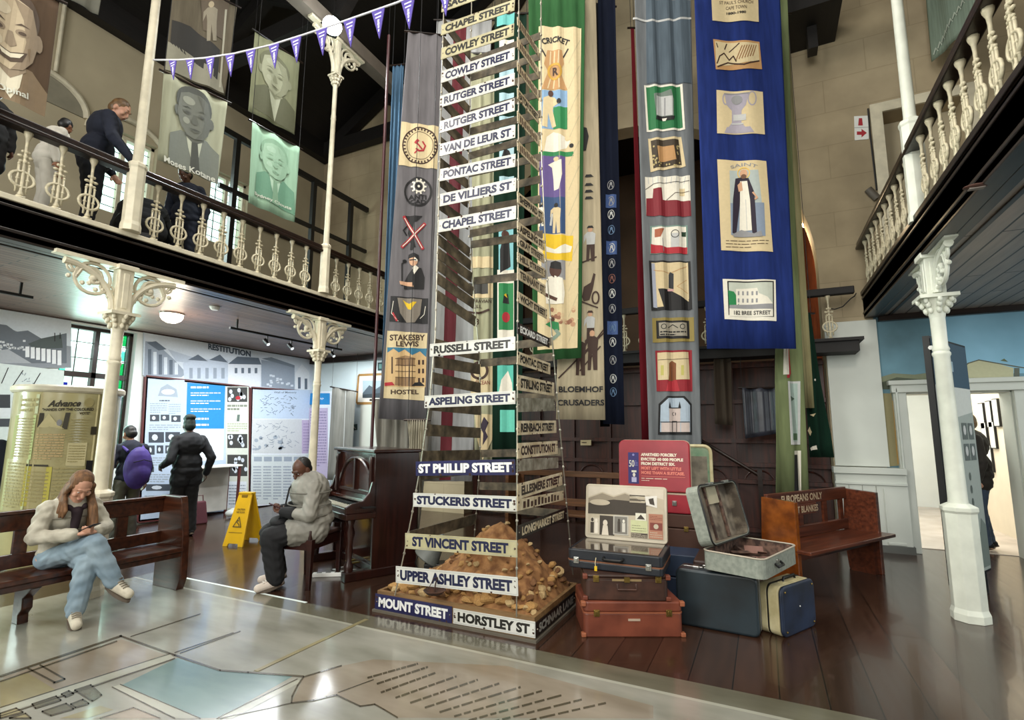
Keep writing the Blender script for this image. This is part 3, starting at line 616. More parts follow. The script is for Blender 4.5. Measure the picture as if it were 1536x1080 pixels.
# striped cloth and pictured banners seen through the tower
P = Plane((pY(680, 600, 6.3)).to_tuple(), R(30)); P.o.z = 0
o, q, wv = hang('striped_cloth', 'white cloth with one broad dark red stripe hanging behind the sign tower', 'cloth', P, (655, 30), (738, 30), (708, 722), (632, 722), cloth('white_cotton', '#c3c4c4'), .015, 3, seed=5)
patch(o, q, wv, lambda a: a.poly([(681, 30), (700, 30), (676, 720), (659, 720)], flat('#6b1d28'), 1), 'stripe')
P = Plane((pY(720, 600, 5.7)).to_tuple(), R(26)); P.o.z = 0
o, q, wv = hang('memory_banner', 'pale sage banner with lettering seen through the middle of the sign tower', 'banner', P, (706, 80), (752, 80), (741, 700), (712, 700), cloth('sage_cloth', '#a5a589'), .012, 2, seed=6)
def d(a):
    a.poly([(706, 385), (742, 385), (741, 402), (706, 402)], CR, 1); a.rect(706, 425, 741, 447, CR, 1); a.rect(704, 425, 732, 441, flat('#3b3a36'), 2)
    a.text('MORAVIAN', 720, 452, 34, 5, BRN, 2, .01); a.text('HILL', 715, 460, 16, 5, BRN, 2, .01); a.line([(700, 468), (718, 470), (733, 465)], 3, BRN, 2); a.text('18', 714, 483, 9, 9, BRN, 2, .01)
    a.rect(706, 546, 740, 590, CR, 2); a.ring(719, 556, 14, 14, 4, BRN, 3); a.text('OCEAN', 724, 574, 22, 6, flat('#7d2e24'), 4, .01)
    a.poly([(712, 620), (740, 622), (738, 660), (724, 690), (716, 660)], CR, 2); a.poly([(726, 625), (733, 634), (728, 646), (732, 655), (724, 668), (725, 650), (720, 640)], flat('#2d1f33'), 3)
patch(o, q, wv, d)
P = Plane((pY(750, 600, 5.65)).to_tuple(), R(26)); P.o.z = 0
o, q, wv = hang('memory_banner', 'dark green banner with aqua patches seen through the right half of the sign tower', 'banner', P, (742, 20), (790, 20), (782, 690), (738, 690), dkgreen_c, .01, 2, seed=8)
def d(a):
    a.poly([(746, 14), (772, 20), (771, 36), (745, 40)], flat('#5fb3b0'), 1)
    for y in (60, 100, 140, 175, 215, 265): a.rect(749, y, 771, y + 22, flat('#9fc0c9') if y % 3 else WH, 1)
    for y in (66, 150, 222): a.poly([(752, y + 16), (757, y), (764, y + 4), (768, y + 16)], K, 2)
    a.rect(748, 340, 770, 405, flat('#79b6bd'), 1); a.ell(758, 352, 6, 6, SKN, 2, 12); a.poly([(750, 375), (754, 360), (764, 362), (766, 400), (750, 410)], K, 2)
    a.rect(746, 405, 771, 510, WH, 1); a.rect(748, 425, 770, 495, GRN, 2); a.poly([(754, 455), (756, 443), (762, 441), (764, 456)], K, 3); a.poly([(756, 443), (759, 440), (761, 447)], YEL, 4); a.ell(759, 476, 6, 8, RD, 3, 12)
    a.rect(746, 548, 770, 590, flat('#4fae9c'), 1); a.poly([(748, 590), (752, 570), (762, 556), (768, 575), (769, 590)], WH, 2); a.rect(750, 615, 772, 648, flat('#62c2ad'), 1)
patch(o, q, wv, d)

# green and cream cricket banner
P = Plane((pY(850, 540, 5.75)).to_tuple(), R(24)); P.o.z = 0
o, q, wv = hang('memory_banner', 'green-edged cream banner with stitched cricketers behind the sign tower', 'banner', P, (792, -40), (878, -40), (872, 537), (800, 541), green_c, .012, 3, seed=9)
def d(a):
    a.poly([(808, 40), (872, 42), (866, 522), (806, 525)], CR, 1)
    for i in range(12): a.line([(870 - i * .3, 60 + i * 38), (853, 95 + i * 38)], 1, flat('#b5a988'), 2)
patch(o, q, wv, d, 'cream_ground')
def d(a):
    a.text('CRICKET', 833, 60, 42, 9, K, 3, .04, arc=42); a.line([(811, 73), (826, 98)], 2.2, K, 2); a.line([(852, 74), (838, 98)], 2.2, K, 2)
    a.poly([(821, 76), (843, 76), (846, 96), (840, 108), (851, 135), (812, 135), (822, 108), (816, 97)], TAN, 3)
    for x in (826, 832, 838): a.line([(x, 78), (x - 1, 98)], 1.8, CR, 4); a.line([(x, 118), (x - 2 + (x - 832) * .4, 133)], 1.8, CR, 4)
    a.ring(832, 108, 11, 13, 3.5, flat('#c79a3c'), 5); a.text('R', 833, 108, 8, 12, BRN, 6, .04)
patch(o, q, wv, d)
def d(a):
    a.rect(811, 136, 851, 194, SKY, 2); a.rect(830, 161, 851, 194, GRN, 3)
    a.poly([(813, 190), (814, 165), (815, 148), (823, 144), (832, 147), (838, 156), (830, 160), (829, 166), (834, 190), (828, 192), (822, 170), (821, 192)], CR, 4); a.ell(826, 141, 4, 5, SKN, 5, 12); a.ell(838, 153, 3.5, 4, K, 5, 10)
patch(o, q, wv, d)
def d(a):
    a.poly([(816, 228), (820, 206), (830, 198), (846, 205), (856, 212), (850, 222), (836, 228)], WH, 2); a.ell(851, 208, 4, 4, CR, 3, 10); a.ell(857, 219, 3.4, 3.4, K, 3, 10); a.rect(808, 228, 860, 235, GRN, 2)
patch(o, q, wv, d)
def d(a):
    a.rect(809, 234, 848, 296, PUR, 2); a.poly([(822, 248), (832, 242), (842, 240), (843, 262), (838, 284), (831, 286), (830, 268), (828, 252)], WH, 3); a.ell(834, 239, 4, 3.5, CR, 4, 10)
patch(o, q, wv, d)
def d(a):
    a.rect(809, 296, 848, 351, DBL, 2); figure(a, 834, 350, 46, CR, K, None, 3); a.line([(828, 322), (826, 338)], 3, LGR, 5); figure(a, 811, 340, 34, WH, K, None, 3)
patch(o, q, wv, d)
def d(a): a.poly([(815, 351), (860, 354), (858, 392), (814, 388)], YEL, 2); a.poly([(818, 370), (832, 374), (848, 366), (858, 370), (856, 378), (840, 381), (818, 378)], WH, 3)
patch(o, q, wv, d)
def d(a):
    a.rect(812, 391, 848, 420, GRY, 2); a.poly([(819, 456), (818, 428), (822, 416), (831, 413), (844, 418), (847, 440), (845, 456)], WH, 4); a.ell(833, 405, 9, 12, SKN, 4, 16); a.poly([(825, 402), (826, 394), (833, 391), (841, 395), (842, 405)], K, 5); a.line([(819, 443), (834, 449)], 5, SKN, 6)
    for i in range(26): r = random.Random(i); a.ell(r.uniform(818, 862), r.uniform(462, 488), 3.2, 3.6, flat(r.choice(['#b58a6a', '#8d5f48', '#c9b08a'])), 2, 8)
    a.poly([(818, 487), (828, 481), (838, 484), (839, 496), (832, 495)], GRN, 4); a.ell(829, 479, 3, 3.4, SKN, 5, 10); a.line([(833, 494), (838, 501), (830, 508)], 5, flat('#7c8f80'), 4)
patch(o, q, wv, d)
# Bloemhof banner
P = Plane((pY(872, 629, 6.0)).to_tuple(), R(25.9)); P.o.z = 0
o, q, wv = hang('memory_banner', 'tall cream banner with brown stitched figures and the words BLOEMHOF CRUSADERS', 'banner', P, (848, -40), (893, -40), (908, 630), (834, 629), cloth('warm_cream_cloth', '#b8ab90'), .012, 2, seed=11)
def d(a):
    a.text('BLOEMHOF', 871, 584, 66, 9, K, 3, .03); a.text('CRUSADERS', 871, 604, 70, 9, K, 3, .03)
patch(o, q, wv, d, 'lettering')
def d(a):
    a.poly([(874, 190), (880, 192), (883, 205), (879, 226), (873, 226)], K, 2)
patch(o, q, wv, d, 'stitched_shape')
for y in (262, 275, 285, 295): patch(o, q, wv, lambda a: a.poly([(877, y + 4), (879, y), (886, y), (890, y + 4)], K, 2), 'stitched_hat')
patch(o, q, wv, lambda a: (figure(a, 885, 392, 52, LGR, LSK, K, 2, legs=BRN), a.line([(872, 394), (894, 386)], 2, BRN, 2)), 'stitched_figure')
patch(o, q, wv, lambda a: (a.poly([(873, 445), (876, 430), (886, 424), (890, 410), (893, 412), (889, 434), (884, 450), (876, 452)], BRN, 2), a.ring(893, 447, 6, 10, 2.5, BRN, 3), a.line([(872, 452), (896, 462)], 2, BRN, 3)), 'stitched_bicycle')
def d(a):
    figure(a, 885, 515, 48, LGR, LSK, BRN, 2, legs=BRN); a.line([(866, 545), (905, 495)], 2, BRN, 2); a.line([(870, 556), (900, 520)], 2, BRN, 2); figure(a, 888, 555, 60, BRN, LSK, None, 2); figure(a, 870, 563, 60, BRN, LSK, None, 2); a.line([(838, 567), (905, 500)], 2.2, BRN, 2)
patch(o, q, wv, d, 'stitched_figure')
# dark banners
P = Plane((pY(920, 637, 6.4)).to_tuple(), R(25.9)); P.o.z = 0
o, q, wv = hang('memory_banner', 'narrow navy banner with a column of small embroidered badges', 'banner', P, (896, -40), (922, -40), (937, 637), (905, 636), navy_c, .01, 2, seed=12)
for y, m_, n_ in ((278, 0, 0), (302, 1, 0), (322, 0, 1), (345, 0, 2), (372, 1, 1), (395, 0, 0), (418, 0, 3), (440, 0, 1), (463, 0, 0), (492, 1, 2), (513, 0, 1), (540, 0, 0), (568, 0, 1), (588, 0, 2)):
    x = 916 + (y - 278) * .012
    def d(a):
        if m_: a.rect(x - 8, y - 10, x + 8, y + 10, flat('#3a5386'), 1)
        c = (GRY, LGR, flat('#55708f'), flat('#74483e'))[n_]
        a.ring(x, y, 5, 7, 1, c, 2); a.line([(x - 2.5, y + 4), (x, y - 4), (x + 2.5, y + 4)], 1.4, c, 3); a.ell(x, y - 2, 2, 2, c, 3, 8)
    patch(o, q, wv, d, 'badge')
P = Plane((pY(905, 500, 6.6)).to_tuple(), R(25.9)); P.o.z = 0
hang('cloth_strip', 'plain black cloth strip hanging behind the navy badge banner', 'cloth', P, (893, 5), (920, 10), (915, 640), (900, 640), black_c, .012, 1.5, seed=13)
P = Plane((pY(958, 500, 6.9)).to_tuple(), R(25.9)); P.o.z = 0
hang('cloth_strip', 'thin dark red cloth strip hanging left of the slate church banner', 'cloth', P, (946, 42), (951, 42), (975, 665), (963, 665), red_c, .006, 1, seed=14)
# slate banner with church pictures
P = Plane((pY(1010, 690, 6.55)).to_tuple(), R(25.9)); P.o.z = 0
o, q, wv = hang('memory_banner', 'tall slate-grey banner with stitched church and street pictures behind the red suitcase', 'banner', P, (950, -40), (1036, -40), (1053, 745), (976, 745), slate_c, .014, 3, seed=15)
patch(o, q, wv, lambda a: a.poly([(969, 0), (1035, 0), (1037, 125), (970, 125)], cloth('blue_grey_cloth', '#59656f'), 1), 'blue_panel')
patch(o, q, wv, lambda a: a.line([(950, 29), (975, 32), (1000, 31), (1036, 27)], 3, LGR, 2), 'cord')
def d(a):
    a.poly([(966, 128), (1023, 127), (1027, 195), (970, 198)], WH, 1); a.poly([(969, 131), (1020, 130), (1024, 192), (973, 195)], flat('#1f6b3c'), 2); a.poly([(980, 142), (1006, 135), (1010, 150), (1010, 175), (984, 178)], flat('#6d7a70'), 3); a.rect(984, 145, 1008, 174, LGR, 4); a.line([(997, 148), (997, 174)], 2, GRY, 5); a.poly([(984, 175), (1012, 175), (1010, 181), (983, 181)], K, 5); a.poly([(993, 178), (1000, 178), (998, 182), (994, 182)], WH, 6)
patch(o, q, wv, d)
def d(a):
    a.poly([(972, 208), (1022, 205), (1028, 250), (976, 258)], CR, 1); a.poly([(976, 211), (1018, 209), (1023, 247), (980, 253)], flat('#3c3123'), 2); a.poly([(985, 220), (1010, 219), (1014, 240), (988, 244)], TAN, 3)
    for i in range(26): r = random.Random(i); x, y = r.choice([(r.uniform(978, 985), r.uniform(215, 250)), (r.uniform(1012, 1021), r.uniform(215, 247)), (r.uniform(980, 1020), r.uniform(244, 251))]); a.ell(x, y, 1.3, 1.6, flat('#b0a06e'), 4, 6)
patch(o, q, wv, d)
def d(a):
    a.poly([(967, 266), (1034, 264), (1036, 325), (969, 324)], WH, 1); a.poly([(969, 298), (979, 297), (980, 283), (992, 282), (994, 300), (1035, 302), (1036, 325), (969, 324)], flat('#7a1a26'), 2)
    for i in range(9): a.line([(972 + i * 7, 266), (973 + i * 6.6, 276)], 1, LGR, 2)
    a.line([(968, 285), (980, 276), (1033, 272)], .8, K, 3); a.rect(1019, 283, 1027, 294, CR, 2); a.line([(1000, 300), (1012, 290), (1033, 288)], .8, BRN, 3)
patch(o, q, wv, d)
def d(a):
    a.poly([(975, 339), (1031, 338), (1032, 381), (975, 381)], flat('#6e8a80'), 1); a.poly([(978, 341), (1029, 340), (1030, 373), (977, 370)], WH, 2); a.poly([(976, 366), (1000, 371), (1031, 371), (1031, 381), (976, 380)], RD, 3); a.poly([(982, 344), (996, 343), (990, 356), (982, 356)], flat('#a05a3c'), 3); a.rect(1006, 350, 1018, 371, LGR, 3); a.ring(1012, 351, 6, 6, 1, K, 4); a.rect(1022, 348, 1029, 355, flat('#1d3a26'), 3); a.line([(993, 358), (995, 378)], 1, GRY, 4)
patch(o, q, wv, d)
def d(a):
    a.poly([(973, 391), (1035, 392), (1038, 464), (977, 466)], K, 1); a.poly([(977, 394), (1032, 394), (1034, 459), (980, 461)], CR, 2); a.poly([(987, 433), (1003, 434), (1036, 454), (1036, 465), (996, 465)], K, 3); a.poly([(1003, 432), (1003, 412), (1005, 408), (1010, 411), (1010, 434)], flat('#23262a'), 4); a.line([(980, 405), (1005, 410), (1030, 400)], 1, TAN, 3); a.line([(1030, 420), (1015, 430), (1032, 440)], .8, TAN, 3)
    a.poly([(977, 395), (982, 395), (986, 462), (980, 461)], flat('#9fa5b5'), 3); a.rect(1001, 434, 1010, 437, flat('#c99a9a'), 5)
patch(o, q, wv, d)
def d(a):
    a.poly([(978, 477), (1040, 476), (1041, 512), (979, 514)], flat('#8a7a3e'), 1); a.poly([(984, 481), (1034, 481), (1035, 508), (985, 508)], K, 2); a.poly([(988, 484), (1030, 484), (1031, 504), (989, 504)], flat('#9a9484'), 3); a.ring(995, 490, 4, 4, 1, K, 4); a.ring(1023, 490, 4, 4, 1, K, 4); a.lines(990, 496, 1029, 504, 2, K, 4); a.line([(1002, 492), (1009, 487), (1016, 492)], 1.2, K, 4)
patch(o, q, wv, d)
def d(a):
    a.poly([(983, 526), (1038, 525), (1039, 587), (985, 587)], flat('#8a1522'), 1); a.poly([(986, 529), (1033, 528), (1035, 569), (987, 570)], CR, 2); a.poly([(1003, 560), (1003, 545), (1008, 541), (1014, 545), (1014, 570), (1002, 572)], flat('#7d4a26'), 3); a.rect(991, 548, 995, 563, flat('#b8b060'), 3); a.rect(1021, 548, 1025, 563, flat('#b8b060'), 3); a.line([(987, 540), (1033, 538)], .8, BRN, 3); a.line([(1008, 541), (1008, 572)], .8, BRN, 4); a.poly([(1002, 570), (1015, 570), (1019, 587), (998, 587)], RD, 3)
patch(o, q, wv, d)
def d(a):
    a.poly([(987, 652), (988, 606), (1000, 594), (1026, 594), (1038, 606), (1038, 652)], K, 1); a.poly([(990, 648), (991, 608), (1002, 597), (1024, 597), (1035, 608), (1035, 648)], flat('#a9b8c6'), 2); a.rect(1003, 612, 1020, 648, flat('#c9b9b2'), 3); a.rect(992, 634, 1003, 648, flat('#c9b9b2'), 3); a.rect(1021, 634, 1034, 648, flat('#c9b9b2'), 3)
    for x in (1004, 1019): a.poly([(x - 2, 612), (x, 602), (x + 2, 612)], K, 4)
    a.ring(1011, 621, 3, 3, 1, K, 4); a.line([(1008, 648), (1008, 632), (1015, 632), (1015, 648)], 1, K, 4); a.line([(991, 633), (1034, 633)], 1.2, K, 4); a.line([(1003, 612), (1020, 612)], 1.4, K, 4)
patch(o, q, wv, d)
# royal blue banner
P = Plane((pY(1128, 522, 6.3)).to_tuple(), R(25.9)); P.o.z = 0
o, q, wv = hang('memory_banner', 'broad royal-blue banner with five cream picture patches', 'banner', P, (1040, -40), (1168, -40), (1195, 523), (1061, 523), blue_c, .012, 2, seed=16)
def d(a):
    a.poly([(1066, -12), (1137, -12), (1138, 33), (1068, 32)], CR, 1); a.text("ST PAUL'S CHURCH", 1104, 4, 50, 5, BRN, 2, .01); a.text('CAPE TOWN', 1104, 12, 30, 5, BRN, 2, .01); a.text('1880-1980', 1104, 20, 28, 4, K, 2, .04)
patch(o, q, wv, d)
def d(a):
    a.poly([(1069, 60), (1139, 63), (1143, 104), (1073, 105)], TAN, 1); a.poly([(1072, 63), (1137, 66), (1139, 92), (1074, 100)], CR, 2)
    a.line([(1075, 96), (1079, 85), (1086, 80), (1094, 90), (1100, 84), (1104, 92)], 1.8, BRN, 3); a.line([(1076, 72), (1074, 66)], 1.5, BRN, 3); a.line([(1087, 74), (1090, 66)], 1.8, BRN, 3); a.line([(1094, 78), (1108, 66)], 1.5, BRN, 3)
    for i in range(7): a.line([(1104 + i * 4, 90 - i * .8), (1112 + i * 3.6, 70 - i * .2)], 1.3, flat('#8a5f38'), 3)
    a.line([(1076, 101), (1092, 94), (1115, 98), (1138, 92)], 2, BRN, 3)
patch(o, q, wv, d)
def d(a):
    a.poly([(1074, 136), (1144, 138), (1147, 202), (1075, 201)], CR, 1); c = flat('#a09aa6'); a.poly([(1086, 140), (1122, 140), (1118, 158), (1112, 166), (1112, 184), (1118, 192), (1092, 192), (1098, 184), (1098, 166), (1090, 158)], c, 2); a.ring(1127, 149, 7, 11, 2, c, 2); a.ring(1088, 149, 5, 9, 2, c, 2)
    a.poly([(1090, 191), (1124, 191), (1130, 200), (1086, 200)], c, 3); a.rect(1100, 172, 1118, 181, LGR, 4); a.line([(1086, 141), (1122, 141)], 1.3, GRY, 4); a.line([(1098, 186), (1114, 186)], 2, LGR, 4); a.ell(1105, 150, 8, 7, GRY, 4, 12)
patch(o, q, wv, d)
def d(a):
    a.poly([(1075, 240), (1149, 242), (1159, 378), (1081, 376)], CR, 1); a.poly([(1094, 256), (1136, 256), (1147, 355), (1096, 353)], flat('#a9b3b0'), 2); a.poly([(1095, 305), (1145, 305), (1147, 355), (1096, 353)], flat('#7f8da0'), 3)
    a.text('SAINT', 1115, 247, 40, 5, GRY, 3, .01, arc=40); a.ring(1115, 260, 9, 9, 1.5, flat('#d9b45a'), 4); a.ell(1115, 261, 5.5, 6.5, LSK, 5, 14); a.ell(1115, 265, 4, 3.5, flat('#6b4a36'), 6, 10)
    a.poly([(1103, 268), (1112, 266), (1122, 268), (1130, 290), (1134, 350), (1128, 352), (1122, 310), (1112, 290), (1104, 352), (1098, 350), (1099, 300)], flat('#241a2c'), 5); a.poly([(1110, 272), (1120, 272), (1124, 300), (1127, 346), (1109, 347), (1110, 300)], WH, 6); a.poly([(1106, 278), (1112, 272), (1114, 286), (1108, 288)], LSK, 7); a.line([(1128, 290), (1134, 298), (1131, 300)], 2.4, LSK, 7); a.line([(1118, 300), (1120, 345)], .8, LGR, 8)
    a.poly([(1098, 352), (1112, 345), (1130, 351), (1140, 347), (1142, 356), (1100, 356)], GRY, 7); a.lines(1088, 360, 1152, 374, 3, BRN, 3, .2)
patch(o, q, wv, d)
def d(a):
    a.poly([(1083, 419), (1163, 420), (1164, 482), (1086, 479)], WH, 1); a.poly([(1090, 422), (1160, 422), (1160, 476), (1092, 473)], K, 2); a.poly([(1092, 424), (1158, 424), (1158, 464), (1093, 462)], flat('#b8bdb0'), 3); a.poly([(1093, 462), (1091, 436), (1100, 438), (1108, 450), (1108, 458)], GRN, 4); a.poly([(1104, 458), (1103, 434), (1135, 432), (1137, 440), (1150, 446), (1158, 456)], WH, 4)
    for x in (1106, 1113, 1120, 1127, 1133):
        for y in (437, 448): a.rect(x, y, x + 2.6, y + 6, GRY, 5)
    a.poly([(1093, 458), (1158, 456), (1158, 464), (1093, 463)], GRY, 5); a.rect(1093, 463, 1158, 475, WH, 4); a.text('182 BREE STREET', 1127, 469.5, 54, 6, K, 6, .02)
patch(o, q, wv, d)
# olive banner, dark green cloth, parchment cloth
P = Plane((pY(1185, 745, 7.0)).to_tuple(), R(25.9)); P.o.z = 0
o, q, wv = hang('memory_banner', 'olive-green banner hanging to the pew with pale patches, right of the blue banner', 'banner', P, (1166, -40), (1178, -40), (1213, 748), (1163, 750), olive_c, .02, 2, seed=17)
def d(a):
    a.poly([(1178, 523), (1184, 523), (1187, 560), (1183, 567), (1179, 567)], RD, 1); a.rect(1174, 523, 1182, 562, WH, 2)
    a.poly([(1180, 572), (1199, 572), (1201, 667), (1185, 667)], LGR, 1); a.poly([(1183, 575), (1196, 575), (1198, 662), (1188, 662)], flat('#9db0a8'), 2); a.poly([(1184, 594), (1193, 598), (1186, 602)], flat('#3c5140'), 3); a.rect(1188, 650, 1197, 660, flat('#4e6a4a'), 3)
    a.poly([(1190, 676), (1202, 676), (1203, 745), (1197, 745), (1197, 682), (1190, 682)], WH, 1); a.poly([(1190, 682), (1197, 682), (1197, 738), (1190, 738)], K, 2)
patch(o, q, wv, d)
P = Plane((pY(1230, 690, 7.5)).to_tuple(), R(25.9)); P.o.z = 0
o, q, wv = hang('cloth_strip', 'dark green cloth with cream scraps hanging beside the white pilaster', 'cloth', P, (1200, 470), (1216, 470), (1250, 686), (1214, 686), dkgreen_c, .02, 2, seed=18, rod=True)
def d(a):
    a.poly([(1214, 640), (1219, 648), (1215, 654), (1210, 646)], CR, 1); a.poly([(1214, 672), (1224, 668), (1225, 674), (1216, 676)], WH, 1); a.ell(1221, 570, 1.8, 1.8, WH, 1, 8); a.poly([(1216, 622), (1222, 620), (1220, 625)], CR, 1)
patch(o, q, wv, d)
P = Plane((pY(1210, 560, 7.3)).to_tuple(), R(25.9)); P.o.z = 0
hang('cloth_strip', 'narrow khaki cloth edge hanging between the olive and dark green cloths', 'cloth', P, (1175, 20), (1182, 20), (1221, 612), (1208, 612), cloth('khaki_cloth', '#8e8763'), .01, 1, seed=19)
# short dim hangings under the blue banner, on the screen
P = Plane((0, 8.05, 0), 0)
hang('cloth_strip', 'dull taupe hanging behind and below the blue banner', 'cloth', P, (1070, 505), (1096, 505), (1099, 638), (1072, 636), cloth('taupe_cloth', '#4d4238'), .015, 2, seed=20, cord_to=2.6)
hang('plastic_sheet', 'dark bluish sheet hung on the wooden screen below the blue banner', 'sheet', P, (1113, 582), (1165, 582), (1168, 650), (1118, 658), mat('dark_sheet', '#3c3d47', .35, var=.5, scale=5), .02, 2, seed=21, rod=True, cord_to=2.6)
# red iron pole rising in front of the left gallery
p0, p1 = pY(558, 695, 5.3), pY(579, 55, 5.3)
o = thing('iron_pole', 'slim dark red pole rising from the floor behind the piano', 'pole', (p0.x - .02, p0.y, 0)); MB().tube([(0, 0, 0), (0, 0, p1.z)], .022, mat('oxblood_paint', '#3d1216', .4), 10).build('shaft', o, True); MB().lathe([(.12, 0), (.12, .02), (.03, .03)], black, 16).build('foot_plate', o, True)

# ---------------------------------------------------------------- portrait banners of the left gallery
pg = cloth('portrait_grey', '#8f907f', .12); 
def portrait(label, pl, TL, TR, BR, BL, ground, fx, fy, s, tones, name_text=None, seed=0, tie=True, group=None):
    o, q, wv = hang('portrait_banner', label, 'banner', pl, TL, TR, BR, BL, cloth('portrait_%s' % ground, '#' + ground, .15), .012, 2, seed=seed, group=group)
    sk, dk, lt, hr = [flat(t) for t in tones]; mx = lambda a, b, k: '#' + ''.join('%02x' % int(int(a[i:i + 2], 16) * (1 - k) + int(b[i:i + 2], 16) * k) for i in (1, 3, 5)); sh = flat(mx(tones[0], tones[3], .4)); lh = flat(mx(tones[0], tones[2], .45)); smile = seed == 1
    def d(a):       # picture in u along the banner: sx, sy step with the slope of its top edge
        sl = (TR[1] - TL[1]) / (TR[0] - TL[0]); Q = lambda x, y: (fx + x * s, fy + x * s * sl + y * s)
        def clip(x, y):
            x = max(min(TL[0], BL[0]) + 2, min(max(TR[0], BR[0]) - 2, x)); f = lambda A_, B_: A_[1] + (B_[1] - A_[1]) * (x - A_[0]) / (B_[0] - A_[0])
            y = max(f(TL, TR) + 1, min(f(BL, BR) - 1.5, y)); t = (y - f(TL, TR)) / max(1, f(BL, BR) - f(TL, TR)); return max(TL[0] + (BL[0] - TL[0]) * t + 1, min(TR[0] + (BR[0] - TR[0]) * t - 1, x)), y
        pl_ = lambda pts, m, lv: a.poly([clip(*Q(*p)) for p in pts], m, lv)
        pl_([(-40, 76), (-37, 32), (-20, 20), (20, 20), (37, 32), (40, 76)], dk, 1); pl_([(-13, 17), (13, 17), (8, 40), (0, 76), (-9, 42)], lt, 2)
        if tie: pl_([(-4, 30), (4, 30), (7, 76), (-7, 76)], hr, 3)
        pl_([(-12, 12), (12, 12), (14, 24), (0, 34), (-14, 24)], sh, 3); pl_(ellpts(0, -26, 27, 26, 24), hr, 3)
        for e in (-1, 1): pl_(ellpts(e * 26, -8, 4, 8, 10), sh, 4)
        pl_([(-24, -18), (-20, -36), (-8, -42), (8, -42), (20, -36), (24, -18), (25, -4), (20, 12), (11, 23), (0, 26), (-11, 23), (-20, 12), (-25, -4)], sk, 5)
        pl_([(4, -42), (20, -36), (24, -18), (25, -4), (20, 12), (11, 23), (0, 26), (10, 12), (14, -4), (12, -24)], sh, 6)
        for e in (-1, 1):
            pl_(ellpts(e * 10.5, -11, 6, 3.4, 12), sh, 7); pl_(ellpts(e * 10.5, -10.5, 3.6, 1.8, 10), hr, 8); pl_([(e * 4, -17), (e * 10, -20), (e * 18, -17), (e * 10, -18)], hr, 7)
        pl_([(-2, -10), (2, -10), (5.5, 2), (0, 5), (-5, 2)], sh, 7); pl_(ellpts(-12, 2, 5, 5, 12), lh, 6); pl_(ellpts(-8, -29, 9, 6, 14), lh, 6)
        if smile: pl_([(-15, 6), (0, 10), (15, 6), (10, 16), (0, 19), (-10, 16)], hr, 7); pl_([(-12, 8), (0, 11), (12, 8), (8, 13), (0, 15), (-8, 13)], lt, 8); pl_([(-18, 0), (-15, 2), (-17, 14)], sh, 7); pl_([(18, 0), (15, 2), (17, 14)], dk, 7)
        else: pl_([(-9, 12), (0, 10.5), (9, 12), (0, 13)], hr, 8); pl_([(-7, 13.5), (7, 13.5), (0, 17)], sh, 7)
    patch(o, q, wv, d, 'printed_portrait')
    if name_text:
        tx, ty, tw, th = name_text[1:]; sl = (BR[1] - BL[1]) / (BR[0] - BL[0])
        a = Art(lambda x, y: q(x, y + (x - tx) * sl)); a.text(name_text[0], tx, ty, tw, th, flat('#c9c9bb'), 7, .02); a.build('lettering', o, off=.006, step=.0016, wave=wv, du=.03)
def pp(px, py, X=-5.85, yaw=84): o = pX(px, py, X); o.z = 0; return Plane(o, R(yaw))
portrait('large sepia portrait banner of a smiling face at the top left corner', pp(40, 100, -5.3), (-75, -75), (90, 0), (68, 172), (-80, 110), '5b4a3b', 15, 62, 1.62, ('#b3a286', '#7b674d', '#cfc6ae', '#4a3a2c'), ('Opinal', 18, 138, 46, 12), 1, False)
portrait('green-grey portrait banner of a man in a tie, beside the upper column', pp(290, 190), (246, 108), (341, 152), (326, 276), (236, 240), 'a3a48d', 291, 184, 1.0, ('#62645a', '#6c7066', '#b3b6a2', '#3f413a'), ('Moses Kotane', 283, 254, 78, 9), 2)
portrait('pale green portrait banner with a faint figure, lowest on the left gallery', pp(410, 260, -5.75), (378, 182), (449, 222), (441, 334), (372, 304), '93b399', 412, 250, .75, ('#8fae93', '#5f8a70', '#a9c4ac', '#7a9c80'), ('Sydney Clouts', 408, 302, 55, 6), 3)
portrait('olive-toned portrait banner hanging under the bunting left of the floodlight', pp(412, 120, -6.05), (383, 46), (450, 92), (442, 202), (373, 166), '8a8c70', 412, 122, .8, ('#a2a48a', '#5f6048', '#b9bca4', '#6a6b52'), None, 4, False)
o, q, wv = hang('picture_banner', 'brownish banner with a street photograph above the bunting', 'banner', pp(300, 60, -6.1), (262, -35), (356, 8), (338, 143), (247, 105), cloth('portrait_brown', '#6b6354'), .012, 2, seed=5)
def d(a):
    a.poly([(258, 30), (285, 40), (330, 75), (326, 120), (255, 65)], flat('#23211d'), 1); a.poly([(300, -20), (345, 0), (335, 60), (305, 45)], flat('#5b4f40'), 1)
    figure(a, 316, 62, 60, flat('#8a8270'), flat('#a89a80'), None, 2); a.poly([(252, 62), (330, 110), (336, 140), (248, 104)], flat('#8b8877'), 1); a.line([(339, 15), (330, 130)], 3, flat('#a9a694'), 2)
patch(o, q, wv, d, 'printed_picture')
o, q, wv = hang('picture_banner', 'lower corner of a dark banner at the very top left', 'banner', pp(130, 0, -6.4), (95, -70), (158, -40), (147, 23), (88, -12), cloth('portrait_dark', '#6b6a60'), .01, 2, seed=6)
P = Plane((2.35, 5.6, 0), R(-90)); 
o, q, wv = hang('picture_banner', 'pale green banner hanging behind the right gallery railing', 'banner', P, (1388, -15), (1490, -60), (1500, 0), (1398, 93), cloth('mint_cloth', '#93a698'), .012, 2, seed=7)
def d(a):
    for i in range(9): r = random.Random(i); x, y = 1402 + i * 5, 84 - i * 9; a.line([(x, y - 3), (x + 2, y - 12), (x + 5, y - 8)], 1.6, flat('#c3d0c4'), 2)
patch(o, q, wv, d, 'printed_marks')

